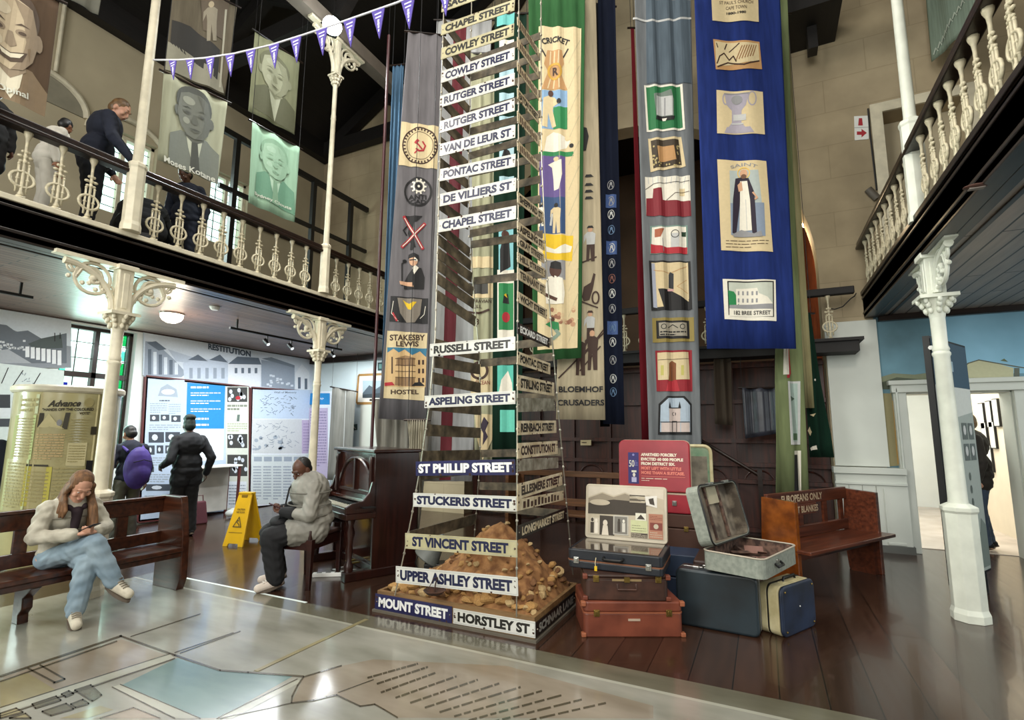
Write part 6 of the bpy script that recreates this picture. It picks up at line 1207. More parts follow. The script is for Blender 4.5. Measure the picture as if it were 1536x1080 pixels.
def d(a):
    a.rect(377, 585, 470, 628, pb, 1); a.text('Wall of Memory', 425, 589, 34, 3.5, p2_, 3, .01); a.rect(376, 629, 450, 680, flat('#c6ccd0'), 1); a.rect(450, 630, 470, 680, pu, 2); a.rect(374, 682, 470, 756, flat('#d0dadd'), 1)
    r = random.Random(4)
    for k in range(60): x, y = r.uniform(388, 440), r.uniform(594, 622); a.line([(x, y), (x + r.uniform(-5, 5), y + r.uniform(-3, 3))], .7, p2_, 2)
    for k in range(55): x, y = r.uniform(380, 440), r.uniform(635, 672); a.line([(x, y), (x + r.uniform(-7, 7), y + r.uniform(-4, 4))], .8, p1_, 2)
    for k in range(10): x, y = r.uniform(380, 430), r.uniform(655, 676); a.ell(x, y, r.uniform(2, 6), r.uniform(1.5, 3), lg_, 2, 8)
    for i in range(5): a.rect(378 + i * 15, 685, 390 + i * 15, 692, lg_, 2); a.lines(377 + i * 15, 698, 389 + i * 15, 750, 12, lg_, 2, .5, i)
    a.lines(452, 634, 469, 678, 10, flat('#9d90b8'), 3, .4, 6)
board('information_board', 'board of pale maps and small text panels beside the far corner', (375, 582), (468, 588), (371, 762), (466, 753), pbl, d, .04, frm)
FP = Plane((0, YF - .02, 0), 0)
def d(a): a.rect(466, 590, 497, 607, cy_, 1); a.rect(466, 612, 494, 750, pu, 1); a.lines(468, 616, 492, 700, 20, flat('#8d82a5'), 2, .5, 3); a.text('Map', 482, 598, 12, 4, pbl, 2, .01)
board('information_board', 'narrow lilac board with a blue tab on the far wall behind the column', (471, 587), (499, 587), (470, 752), (496, 750), pbl, d, .03, None, FP)
def d(a):
    a.rect(-20, 440, 105, 552, flat('#7d848c'), 1); a.poly([(-20, 440), (105, 474), (105, 520), (60, 512), (-20, 480)], flat('#b9c3cc'), 2); a.poly([(-20, 484), (8, 488), (22, 498), (40, 496), (60, 508), (98, 500), (98, 545), (-20, 545)], flat('#5b636c'), 3); a.poly([(40, 516), (60, 508), (90, 502), (92, 522), (50, 524)], flat('#3f4a4a'), 4)
    for k in range(7): a.rect(36 + k * 8, 520 + k, 42 + k * 8, 536 + k * 2, flat('#d5dade'), 5)
    for k in range(22): r = random.Random(k); x = r.uniform(-15, 34); y = r.uniform(510, 524); a.rect(x, y, x + 4, y + 3, flat('#c3c9ce'), 5)
    a.poly([(-20, 528), (10, 524), (45, 545), (-20, 545)], flat('#9aa0a6'), 5); a.line([(80, 512), (80, 500)], 1.4, K, 6); a.line([(88, 508), (88, 500)], 1.4, K, 6)
board('wall_frieze', 'black and white street photograph with a hill left of the coloured window', (-40, 448), (100, 474), (-40, 540), (95, 553), flat('#b3bdc7'), d, .02)
def d(a):
    for p in ([(10, 552), (0, 575)], [(32, 556), (16, 580)], [(58, 560), (45, 582)]): a.line(p, 1.4, K, 2)
    for k in range(12): r = random.Random(k); x, y = r.uniform(26, 52), r.uniform(560, 582); a.line([(x, y), (x + r.uniform(-6, 6), y + r.uniform(-4, 4))], .8, p2_, 2)
    a.rect(-20, 592, 13, 612, flat('#2f3338'), 2); a.rect(-20, 628, 16, 640, flat('#3a4046'), 2); a.rect(-20, 612, 13, 626, flat('#c9d0d4'), 2)
board('information_board', 'white board of line drawings partly hidden behind the newspaper drum', (-40, 541), (94, 556), (-40, 760), (84, 757), flat('#c6d2d0'), d, .03)
# far wall pieces
P2 = Plane((0, YF - .3, 0), 0); o, q, wv = hang('fabric_scroll', 'grey fabric scroll hanging before the far wall above the piano', 'scroll', P2, (498, 580), (534, 588), (527, 720), (490, 720), cloth('scroll_grey', '#7b7a74'), .02, 1.5, seed=30, cord_to=3.1)
patch(o, q, wv, lambda a: a.line([(518, 585), (513, 715)], 1.2, LGR, 1), 'seam')
t = board('framed_picture', 'gilt-framed grey landscape picture on the far wall', (540, 563), (586, 561), (537, 605), (583, 605), mat('picture_mount', '#dad6cc', .6), lambda a: (a.rect(546, 571, 580, 597, flat('#9fb0b8'), 1), a.poly([(546, 590), (556, 578), (566, 584), (580, 574), (580, 597), (546, 597)], flat('#4b5862'), 2), a.poly([(546, 592), (580, 589), (580, 597), (546, 597)], flat('#2f3a40'), 3)), .03, mat('gilt_frame', '#9a7440', .4), FP, 'picture', .01)
board('notice', 'small dark green notice on the far wall below the gilt picture', (528, 637), (536, 636), (528, 646), (536, 645), flat('#1d3a33'), lambda a: a.line([(530, 639), (534, 643)], 1, WH, 1), .012, None, FP, 'notice', .0)
board('notice', 'small dark framed notice high on the far wall beside the grey banner', (567, 544), (590, 542), (567, 556), (590, 555), flat('#1f3a3c'), lambda a: a.rect(569, 546, 588, 553, flat('#5e8a84'), 1), .012, None, FP, 'notice', .0)
q0, q1 = FP.uv(543, 607), FP.uv(600, 607); struct(MB().box(q0[0], YF - .06, 0, q1[0], YF - .02, q0[1], pale_paint).build('door_2')); 
# table, bags
t = thing('side_table', 'white-topped side table with dark red legs before the boards', 'table', (-8.72, 6.0, 0), R(90)); MB().box(-.42, -.18, .86, .42, .18, .89, white).build('tabletop', t, bevel=.004)
for x in (-.38, .38):
    for y in (-.15, .15): MB().box(x - .018, y - .018, 0, x + .018, y + .018, .86, frm).build('leg', t)
MB().box(-.38, .13, .08, .38, .145, .84, mat('pale_modesty_panel', '#b9b8b2', .6)).build('back_panel', t)
t = thing('tote_bag', 'maroon bag standing beside the side table', 'bag', (-8.3, 5.5, 0), R(80)); b = MB(); b.hexa([(-.14, -.06, 0), (.14, -.06, 0), (.14, .06, 0), (-.14, .06, 0), (-.1, -.03, .36), (.1, -.03, .36), (.1, .03, .36), (-.1, .03, .36)], mat('maroon_fabric', '#5d2f38', .8)); b.build('bag_body', t, bevel=.02); MB().tube([(-.06, 0, .35), (-.05, 0, .45), (.05, 0, .45), (.06, 0, .35)], .008, frm, 6).build('handle', t, True)
b = MB()
for k in range(7): r = random.Random(k); b.ell((r.uniform(-.12, .12), r.uniform(-.06, .06), .06 + r.uniform(-.01, .05)), (.09, .07, .06), mat('crumpled_white', '#c9ccc8', .5), 10, 6, Matrix.Rotation(r.uniform(0, 3), 3, 'Z'))
tag(b.build('plastic_bag', None, True, (-8.35, 6.2, 0)), 'crumpled white plastic bag on the floor under the side table', 'bag')

# ================================================================ LAMPS AND CEILING FITTINGS
def emit(name, h, s): m = mat(name, h, .5, emit=s); return m
t = thing('ceiling_lamp', 'glowing white half-globe lamp under the left gallery', 'lamp', (-7.26, 4.19, ZS)); MB().lathe([(.15, -.02), (.15, 0)], steel, 24).build('rim', t); MB().lathe([(.14, -.02), (.135, -.06), (.11, -.1), (.06, -.13), (.01, -.138)], emit('lamp_glow', '#fff3dc', 6), 24).build('shade', t, True); point('ceiling_lamp_light', (-7.26, 4.19, ZS - .5), 30, (1, .84, .66), .13)
t = thing('smoke_detector', 'small white smoke detector on the left gallery soffit', 'detector', (-6.35, 4.19, ZS)); MB().lathe([(.06, 0), (.06, -.02), (.04, -.045), (.01, -.05)], white, 16).build('housing', t, True); MB().lathe([(.068, -.006), (.068, 0)], steel, 16).build('base_ring', t)
def track(x, y0, y1, ys, label, lit=()):
    t = thing('track_light', label, 'track light', (x, y0, ZS)); MB().box(-.02, 0, -.16, .02, y1 - y0, -.13, black).box(-.01, .1, -.13, .01, .12, 0, black).box(-.01, y1 - y0 - .12, -.13, .01, y1 - y0 - .1, 0, black).build('track', t)
    for i, y in enumerate(ys):
        s = MB(); M = Matrix.Rotation(R(-50), 3, 'Y'); s.tube([(0, y - y0, -.16), (0, y - y0, -.22)], .01, black, 6); s.lathe([(.03, -.06), (.035, .05), (.02, .06)], black, 12, (-.02, y - y0, -.25), M); o = s.build('spot_head', t, True)
        MB().lathe([(.028, -.065), (.01, -.068)], emit('spot_glow', '#f4fbff', 25 if i in lit else 1), 12, (-.02, y - y0, -.25), M).build('lens', o)
track(-6.78, 4.72, 6.9, (5.35, 5.8, 6.25, 6.7), 'black track with spot heads under the left gallery near the boards', (2,))
track(-7.25, 1.4, 2.68, (1.7, 2.3), 'black track at the left edge of the gallery soffit')
spot('track_spot', (-6.95, 6.25, 2.7), (-9, 6.3, 1.6), 55, (1, 1, 1), 80, .8, .04); spot('track_spot', (-6.95, 5.5, 2.7), (-9, 5.6, 1.5), 55, (1, 1, 1), 80, .8, .04); spot('track_spot', (-6.9, 7.4, 2.7), (-9, 7.6, 1.6), 55, (1, 1, 1), 80, .8, .04)
p = pX(497, 42, -5.2); t = thing('floodlight', 'glaring white floodlight fixed above the left gallery column', 'floodlight', p, R(60)); MB().box(-.09, .0, -.09, .09, .07, .09, black).build('housing', t, bevel=.01); MB().ell((0, -.05, 0), (.13, .09, .13), emit('flood_glow', '#f2fcff', 80), 20, 12).build('lens', t, True); MB().tube([(0, .05, .05), (-.1, .2, .18)], .012, black, 6).build('bracket', t)  # lens ball enlarged to mimic the glare around the lamp
spot('floodlight_beam', p + Vector((.12, -.12, -.02)), (-2.0, 3.0, 0), 500, (.94, 1, 1), 120, .6, .1)
# right side bits
q_ = Plane((0, YF - .002, 0), 0)
board('wall_sign', 'white sign with red extinguisher and arrow on the upper wall', (1281, 175), (1302, 174), (1282, 211), (1303, 209), white, lambda a: (a.poly([(1288, 178), (1293, 178), (1294, 189), (1287, 189)], RD, 1), a.poly([(1285, 198), (1292, 198), (1292, 194), (1300, 200), (1292, 207), (1292, 203), (1285, 203)], RD, 1), a.line([(1281.5, 192.5), (1302.5, 191.5)], .6, GRY, 1)), .012, None, q_, 'sign', .0)
pc = [pY(x, y, YF - .02) for x, y in ((1302, 163), (1305, 200), (1311, 250), (1315, 285))]; o = MB().tube(pc, .012, black, 6).build('conduit', None, True); tag(o, 'thin dark conduit running down the upper wall beside the doorway', 'conduit')
pc = [pY(x, y, YF - .05) for x, y in ((1302, 284), (1308, 290), (1316, 298))]; tag(MB().tube(pc, .05, mat('grey_tube', '#5d564c', .6), 10).build('wall_pipe', None, True), 'short grey tubular spotlight on the upper wall near the right railing', 'pipe')  # short pipe stub on the wall, gives no light
pc = [pY(x, y, 8.0) for x, y in ((1240, 462), (1252, 464), (1264, 460), (1276, 448), (1282, 444))]; tag(MB().tube(pc + [pY(1284, 440, 8.3)], .008, black, 6).build('cable', None, True), 'loose black cable looping from the loft rail to the right gallery', 'cable')
for k, (x, y, w, h) in enumerate(((1372, 634, 6, 16), (1378, 634, 6, 16), (1385, 633, 6, 16), (1374, 660, 9, 44), (1386, 664, 8, 40))):
    q0 = pX(x, y + h, 3.19); hh = pX(x, y, 3.19).z - q0.z
    t = thing('wall_print', ('first', 'second', 'third')[k] + ' of three small red prints on the cream wall left of the display panel' if k < 3 else ('wide grey print' if k == 3 else 'narrow print of dark figures') + ' on the cream wall left of the display panel', 'print', (3.198, q0.y, q0.z), R(-90), 'prints on the passage wall'); MB().box(-.09 if k < 3 else -.15, -.01, 0, .09 if k < 3 else .15, 0, hh, flat('#9c5a48') if k < 3 else flat('#a9a9a4')).build('sheet', t); MB().box(-.05, -.012, hh * .15, .05, -.009, hh * .85, flat('#c9a08e') if k < 3 else flat('#5d5d5a')).build('printed_figure', t)
t = thing('soffit_vent', 'small brown oval vent on the right gallery soffit', 'vent', pZ(1464, 277, ZS)); MB().ell((0, 0, -.012), (.07, .045, .014), mat('vent_brown', '#4a2f26', .6), 16, 8).build('vent_plate', t, True); MB().box(-.04, -.02, -.03, .04, .02, -.02, mat('vent_grey', '#7d746c', .6)).build('vent_grille', t)
p = pY(1208, 337, 8.75); t = thing('apse_lamp', 'small bright lamp glowing inside the right edge of the apse arch', 'lamp', p); MB().ell((0, 0, 0), (.05, .05, .05), emit('apse_glow', '#ffe2b0', 20), 12, 8).build('bulb', t, True); MB().tube([(0, 0, .04), (0, .06, .12), (.12, .1, .14)], .012, black, 6).build('bracket', t); point('apse_lamp_light', p + Vector((-.15, .1, -.2)), 14, (1, .75, .45), .05)
# freestanding board behind the right column
e = Vector((.5, .87, 0)).normalized(); t = thing('exhibition_stand', 'tall freestanding display panel with a black edge behind the white column', 'display panel', (1.42, 5.86, 0), math.atan2(e.y, e.x)); MB().box(0, 0, .2, 1.0, .05, 2.4, black).build('panel', t); MB().box(.05, .01, 0, .09, .04, .2, black).build('foot', t); MB().box(.85, .01, 0, .89, .04, .2, black).build('foot', t)
A = Art(); A.rect(.02, .22, .98, 2.38, flat('#9aa29c'), 1); A.rect(.02, 1.95, .98, 2.38, flat('#2f4a5c'), 2); A.poly([(.02, 1.6), (.98, 1.72), (.98, 1.95), (.02, 1.95)], flat('#c3c6c0'), 2); A.rect(.45, 2.1, .55, 2.2, flat('#8fa5b0'), 3)
for k, (x, z) in enumerate(((.6, 1.45), (.78, 1.45), (.6, 1.25), (.78, 1.25))): A.rect(x, z, x + .15, z + .16, flat('#59615e'), 3); A.ell(x + .07, z + .09, .04, .05, LGR, 4, 8)
for z in (1.1, .98, .86, .74): A.ell(.68, z, .03, .04, flat('#555d58'), 3, 8)
A.poly([(.5, .25), (.98, .25), (.98, .62), (.85, .7), (.8, .58), (.6, .5)], flat('#6d7872'), 3); A.build('print', t)
MB().tube([(-.05 + .0, -.02, 2.28), (.12, -.02, 2.28)], .02, white, 6).build('clamp', t)
# small frames in the room beyond
PW = Plane((3.05, 0, 0), R(-90))
for k, (x, y, w, h, lab) in enumerate(((1470, 610, 9, 34, 'nearest upper'), (1481, 609, 9, 33, 'middle upper'), (1492, 608, 8, 32, 'far upper'), (1475, 645, 8, 28, 'left middle'), (1487, 645, 8, 28, 'right middle'), (1483, 682, 7, 26, 'lowest'))):
    q0 = pX(x + w / 2, y + h, 3.17); yy, zz_ = q0.y, q0.z
    t = thing('framed_text', '%s black-framed text panel on the cream wall beyond the doorway' % lab, 'frame', (3.198, yy, zz_), R(-90), 'framed panels beyond the doorway'); MB().box(-.1, -.03, 0, .1, 0, .42, black).build('frame', t); MB().box(-.088, -.033, .015, .088, -.029, .405, white).build('sheet', t)
# equipment beside the piano
t = thing('studio_lamp', 'grey studio lamp head with a looped cable on the floor behind the rubble', 'lamp', (-3.28, 4.85, 0), R(30)); gm = mat('grey_lamp_shell', '#6d716c', .5, var=.3); M = Matrix.Rotation(R(35), 3, 'Y')
MB().lathe([(.03, .16), (.07, .12), (.1, 0), (.15, -.14), (.14, -.15), (.08, 0)], gm, 20, (0, 0, .26), M).build('head', t, True); MB().tube([(-.02, 0, .25), (-.16, 0, .2), (-.2, 0, .1), (-.16, 0, .01), (-.02, .02, .008)], .007, black, 6).build('cable', t, True); MB().box(-.1, -.08, 0, .12, .1, .1, black).box(-.01, -.01, .1, .03, .03, .22, black).build('base', t, bevel=.01)
# stair rail and notice by the wooden screen
a_, b_ = pY(1050, 660, 8.2), pY(1140, 714, 8.2); o = thing('stair_rail', 'dark sloping stair handrail below the blue banner', 'handrail', (b_.x, 8.2, 0)); MB().tube([(a_.x - b_.x, 0, a_.z), (0, 0, b_.z)], .025, dark_wood, 8).build('handrail', o, True); MB().box(-.03, -.03, 0, .03, .03, b_.z + .1, dark_wood).box(a_.x - b_.x - .03, -.03, 0, a_.x - b_.x + .03, .03, a_.z + .05, dark_wood).build('newel_post', o)
board('notice', 'small cream label fixed to the wooden screen', (871, 660), (887, 660), (871, 668), (887, 668), CR, lambda a: a.lines(873, 662, 885, 666, 1, BRN, 1, .4), .01, None, Plane((0, 8.63, 0), 0), 'notice', 0)
# ================================================================ PEOPLE
V = Vector
class Blob:                              # tapered limbs and ellipsoids fused into one continuous surface
    def __init__(s): s.b = MB(); s.m = black
    def cap(s, a, b, r0, r1=None):
        r1 = r0 if r1 is None else r1; a, b = V(a), V(b); s.b.ell(a, (r0,) * 3, s.m, 12, 8); s.b.ell(b, (r1,) * 3, s.m, 12, 8)
        if (b - a).length > 1e-4: s.b.tube([a, b], [r0, r1], s.m, 12)
        return s
    def chain(s, pts, rs):
        for i in range(len(pts) - 1): s.cap(pts[i], pts[i + 1], rs[i], rs[i + 1])
        return s
    def ell(s, c, r, M=None): s.b.ell(c, r, s.m, 16, 10, M); return s
    def build(s, name, m, parent=None, voxel=.008, smooth=3, loc=(0, 0, 0), yaw=0, wrinkle=0):
        s.b.ms = [m]; me = s.b.mesh('tmp'); o = bpy.data.objects.new('tmp', me)
        r = o.modifiers.new('r', 'REMESH'); r.mode = 'VOXEL'; r.voxel_size = voxel; r.use_smooth_shade = True
        if smooth: k = o.modifiers.new('s', 'SMOOTH'); k.iterations = smooth; k.factor = .5
        new = evaluated(o); bpy.data.objects.remove(o); bpy.data.meshes.remove(me)
        if wrinkle:
            n = len(new.vertices); c = np.empty(n * 3, 'f'); q = np.empty(n * 3, 'f'); new.vertices.foreach_get('co', c); new.vertices.foreach_get('normal', q); c = c.reshape(-1, 3); q = q.reshape(-1, 3)
            k = np.sin(c[:, 2] * 70 + 3 * np.sin(c[:, 0] * 25) + c[:, 1] * 18) * np.sin(c[:, 0] * 31 + c[:, 1] * 27 + 2); c += q * (k * wrinkle)[:, None]; new.vertices.foreach_set('co', c.ravel())
        new.name = name; new.materials.clear(); new.materials.append(m); new.polygons.foreach_set('use_smooth', [True] * len(new.polygons))
        p = link(name, new, parent, loc, (0, 0, yaw)); return p
def lerp(a, b, t): return V(a) * (1 - t) + V(b) * t
def stand_pose(s=1, lean=0, head=(0, 0), larm=((-.02, .27, 1.14), (.04, .27, .9)), rarm=((-.02, -.27, 1.14), (.04, -.27, .9)), stride=0):
    J = dict(hip=V((0, 0, .94)), chest=V((.0 + .36 * sin(lean), 0, .94 + .36 * cos(lean))), neck=V((.56 * sin(lean), 0, .94 + .56 * cos(lean))))
    J['head'] = J['neck'] + V((.03 + .14 * sin(lean + head[0] * .5), 0, .14 * cos(lean * .6 + head[0] * .5)))
    for k, e in (('l', 1), ('r', -1)):
        J['sh' + k] = J['neck'] + V((-.07 * sin(lean), e * .185, -.07)); J['hp' + k] = V((0, e * .09, .92)); J['kn' + k] = V((.03 + e * stride * .5, e * .1, .5)); J['an' + k] = V((-.02 + e * stride, e * .105, .08)); J['to' + k] = J['an' + k] + V((.16, e * .03, -.045))
    J['ell'], J['wrl'] = V(larm[0]), V(larm[1]); J['elr'], J['wrr'] = V(rarm[0]), V(rarm[1])
    for k in J: J[k] = J[k] * s
    J['s'] = s; J['hr'] = head; return J
def person(label, loc, yaw, J, skin, top, bottom, shoes, hair, hairfn, wt=1.0, voxel=.009, coat_len=0, topw=1.0, sleeve=1, group=None, legw=1.0, hands=None, wr=.003, face=True, collar=None, laces=None):
    s = J['s']; B = Blob(); w = wt
    HM = Matrix.Rotation(J['hr'][1], 3, 'Z') @ Matrix.Rotation(J['hr'][0], 3, 'Y'); H = J['head']; hd = lambda x, y, z: H + HM @ (V((x, y, z)) * s)
    B.ell(hd(0, 0, .03), (.094 * s, .076 * s, .1 * s), HM); B.ell(hd(.022, 0, -.035), (.068 * s, .06 * s, .085 * s), HM); B.ell(hd(.045, 0, -.085), (.036 * s, .036 * s, .03 * s), HM)
    B.cap(hd(.092, 0, .01), hd(.108, 0, -.028), .009 * s, .015 * s); B.cap(hd(.088, -.03, .028), hd(.088, .03, .028), .014 * s); B.cap(hd(.09, -.018, -.062), hd(.09, .018, -.062), .01 * s)
    for e in (-1, 1): B.ell(hd(-.005, e * .078, -.005), (.022 * s, .011 * s, .034 * s), HM); B.ell(hd(.066, e * .045, -.025), (.026 * s, .02 * s, .022 * s), HM)
    B.cap(J['neck'] - V((0, 0, .03)), lerp(J['neck'], H, .75), .056 * s, .05 * s)
    up_ = (J['chest'] - J['hip']).normalized(); side = V((0, 1, 0)); f_ = side.cross(up_)
    TM = Matrix((f_, side, up_)).transposed()
    B.ell(J['chest'] + up_ * .06 * s, (.11 * s * w, .165 * s * w, .2 * s), TM); B.ell(lerp(J['hip'], J['chest'], .4), (.105 * s * w, .14 * s * w, .18 * s), TM); B.ell(J['hip'], (.115 * s * w, .16 * s * w, .13 * s), TM); B.cap(J['shl'], J['shr'], .06 * s)
    for k, e in (('l', 1), ('r', -1)):
        B.chain([J['sh' + k], J['el' + k], J['wr' + k]], [.055 * s, .042 * s, .028 * s]); B.chain([J['hp' + k], J['kn' + k], J['an' + k]], [.085 * s, .055 * s, .04 * s]); B.cap(J['an' + k] + V((-.03, 0, -.03)) * s, J['to' + k], .034 * s, .028 * s)
        d = (J['wr' + k] - J['el' + k]).normalized(); hn = (hands or {}).get(k, {}); d = V(hn.get('d', d)).normalized(); n = V(hn.get('n', (0, -e, 0))); n = (n - d * n.dot(d)).normalized(); sd = n.cross(d); cu = hn.get('curl', .5)
        W = J['wr' + k]; pc = W + d * .045 * s; PM = Matrix((d, sd, n)).transposed(); B.ell(pc, (.05 * s, .04 * s, .018 * s), PM)     # palm; fingers curl towards n
        for i in range(4):
            r = pc + d * .038 * s + sd * (i - 1.5) * .019 * s; L_ = (.07, .08, .075, .058)[i] * s; a1 = cu * .8; a2 = cu * 1.9
            p1 = r + (d * cos(a1) + n * sin(a1)) * L_ * .5; p2 = p1 + (d * cos(a2) + n * sin(a2)) * L_ * .5; B.chain([r, p1, p2], [.0092 * s, .0088 * s, .0078 * s])
        te = e * hn.get('th', 1); r = W + d * .03 * s + sd * te * -.034 * s; p1 = r + (d * .6 - sd * te * .6 + n * .4).normalized() * .035 * s; B.chain([r, p1, p1 + (d * .8 + n * .5).normalized() * .03 * s], [.013 * s, .011 * s, .009 * s])
    body = B.build('person', skin, None, voxel, 2, loc, yaw); tag(body, label, 'person', group)
    if face:
        for e in (-1, 1):
            M_ = MB(); M_.ell(hd(.083, e * .03, .006), (.004 * s, .011 * s, .0032 * s), white, 10, 6, HM); M_.ell(hd(.0875, e * .03, .006), (.003 * s, .0055 * s, .0032 * s), black, 8, 6, HM); M_.build('eye', body, True)
            MB().tube([hd(.098, e * .014, .036), hd(.1, e * .03, .041), hd(.088, e * .05, .034)], .0026 * s, hair, 6).build('eyebrow', body, True)
        MB().ell(hd(.1, 0, -.062), (.006 * s, .021 * s, .005 * s), mat('lips', '#8a5148', .5), 10, 6, HM).build('mouth', body, True)
    # clothes
    T = Blob(); g = .016 * s; tw = w * topw
    T.ell(J['chest'] + up_ * .06 * s, (.118 * s * tw + g, .172 * s * tw + g, .2 * s), TM); T.ell(lerp(J['hip'], J['chest'], .4), (.115 * s * tw + g, .155 * s * tw + g, .19 * s), TM); T.ell(J['hip'] + up_ * .03, (.12 * s * tw + g, .165 * s * tw + g, .11 * s), TM); T.cap(J['shl'], J['shr'], .066 * s * topw); T.cap(J['neck'] - up_ * .05 * s, J['neck'] - up_ * .005 * s, .072 * s, .06 * s)
    for k in 'lr':
        we = lerp(J['el' + k], J['wr' + k], .93); T.chain([J['sh' + k], J['el' + k], we], [.07 * s * topw, .058 * s * topw, .044 * s * sleeve])
        if coat_len and J.get('sit') is None: T.cap(J['hp' + k] + V((0, 0, .0)), J['hp' + k] - V((0, 0, coat_len)), .1 * s * tw, .11 * s * tw)
        if coat_len and J.get('sit'): T.cap(J['hp' + k], lerp(J['hp' + k], J['kn' + k], coat_len), .115 * s * tw, .095 * s * tw)
    T.build('jacket', top, body, voxel, 3, wrinkle=wr)
    P = Blob(); P.ell(J['hip'] - up_ * .02 * s, (.118 * s * w + g * .6, .16 * s * w + g * .6, .12 * s), TM)
    for k in 'lr': P.chain([J['hp' + k], J['kn' + k], lerp(J['kn' + k], J['an' + k], .93)], [.1 * s * w, .075 * s * legw, .062 * s * legw])
    P.build('trousers', bottom, body, voxel, 3, wrinkle=wr)
    for k in 'lr':
        S_ = Blob(); a = J['an' + k]; t_ = J['to' + k]; dr_ = (t_ - a); dr_.z = 0 if abs(dr_.normalized().z) < .6 else dr_.z
        S_.cap(a + (t_ - a).normalized() * -.03 * s + V((0, 0, -.015)), t_, .046 * s, .038 * s); S_.cap(a + V((0, 0, .01)), lerp(a, t_, .5), .046 * s, .04 * s)
        so = S_.build('shoe', shoes, body, voxel * .8, 2); zs = min(v.co.z for v in so.data.vertices); D_ = (t_ - a).normalized(); X_ = D_.cross(V((0, 0, 1)) if abs(D_.z) < .9 else V((0, 1, 0))).normalized(); N_ = X_.cross(D_); b_ = MB(); o_ = a - D_ * .065 * s; Ls = (t_ - a).length + .1 * s; dn = -.058 * s
        b_.prism([(Ls * .5 + Ls * .52 * cos(h_), .047 * s * sin(h_)) for h_ in [2 * pi * i_ / 16 for i_ in range(16)]], dn, dn + .022 * s, sole_m, lambda u, d, v: o_ + D_ * u + X_ * v + N_ * d); b_.build('sole', so)
        if laces:
            for i_ in range(4): c_ = lerp(a, t_, .25 + .14 * i_) + N_ * (.05 - .004 * i_) * s; MB().tube([c_ - X_ * .03 * s - N_ * .006, c_ + N_ * .006, c_ + X_ * .03 * s - N_ * .006], .005 * s, laces, 6).build('shoe_lace', so, True)
            MB().tube([a + V((0, 0, .045)) * s + V((cos(h_), sin(h_), 0)) * .044 * s for h_ in [2 * pi * i_ / 14 for i_ in range(14)]], .009 * s, sole_m, 6, True).build('shoe_collar', so, True)
    h = Blob(); hairfn(h, hd, HM, s, J); h.build('hair', hair, body, voxel * .8, 2, wrinkle=.0015)
    return body, hd, HM
def short_hair(h, hd, HM, s, J):
    h.ell(hd(-.012, 0, .045), (.097 * s, .083 * s, .098 * s), HM); h.ell(hd(-.04, 0, 0), (.07 * s, .082 * s, .08 * s), HM)
def crop_hair(h, hd, HM, s, J):
    h.ell(hd(-.022, 0, .042), (.086 * s, .079 * s, .093 * s), HM); h.ell(hd(-.04, 0, .0), (.06 * s, .076 * s, .07 * s), HM)
def bun_hair(h, hd, HM, s, J):
    short_hair(h, hd, HM, s, J); h.ell(hd(-.04, .0, .13), (.075 * s, .08 * s, .055 * s), HM); h.ell(hd(.02, .03, .12), (.05 * s, .05 * s, .04 * s), HM)
def long_hair(h, hd, HM, s, J):
    h.ell(hd(-.015, 0, .042), (.098 * s, .085 * s, .1 * s), HM); h.ell(hd(-.045, 0, -.03), (.062 * s, .084 * s, .11 * s), HM)
    for e, L_ in ((-1, .16), (1, .34)):
        for i in range(5):
            a = hd(.03 - i * .02, e * .076, .03 - i * .01); b = hd(.0 - i * .012, e * .088, -.08); c = J['neck'] + V((.10 - i * .035, e * (.1 + .008 * i), -.09)) * s; d = c + V((.07 - i * .02, e * .01, -L_ + .06)) * s
            h.chain([a, b, c, d] if e > 0 else [a, b, c, c + V((-.03, 0, -.05))], [.02 * s, .027 * s, .034 * s, .024 * s] if e > 0 else [.016 * s, .018 * s, .016 * s, .012 * s])
sole_m = mat('shoe_sole', '#5d5145', .7); skin_l = mat('fair_skin', '#c08f76', .5, var=.1); skin_d = mat('brown_skin', '#52301f', .5, var=.12); skin_m = mat('tan_skin', '#8a5b40', .5, var=.1)
hair_b = mat('light_brown_hair', '#7a5636', .75, hex2='#4f351f', scale=9, stretch=(6, 6, .6)); hair_k = mat('black_hair', '#12100f', .5); hair_bl = mat('sandy_hair', '#6f5230', .5, hex2='#3f2c18', scale=20); hair_g = mat('dark_greenish_headwrap', '#10241f', .7, var=.4, scale=20)
beige_j = mat('cream_jacket_fabric', '#b9b3a2', .8, hex2='#a09a8a', scale=12, bump=.05); jeans = mat('pale_denim', '#8e9fa9', .85, hex2='#6f828f', scale=5, bump=.04); grey_puf = mat('grey_quilted_fabric', '#8f8c83', .6, hex2='#77746b', scale=6); blk_f = mat('black_fabric', '#0e0e11', .85); navy_f = mat('navy_fabric', '#141a2c', .85, var=.3); cream_s = mat('cream_suede', '#c6bda9', .8, var=.2, scale=20); pink_s = mat('pale_pink_canvas', '#cdbfb2', .7); grey_t = mat('grey_trouser', '#5d5a55', .85); denim = mat('dark_denim', '#38465a', .85)

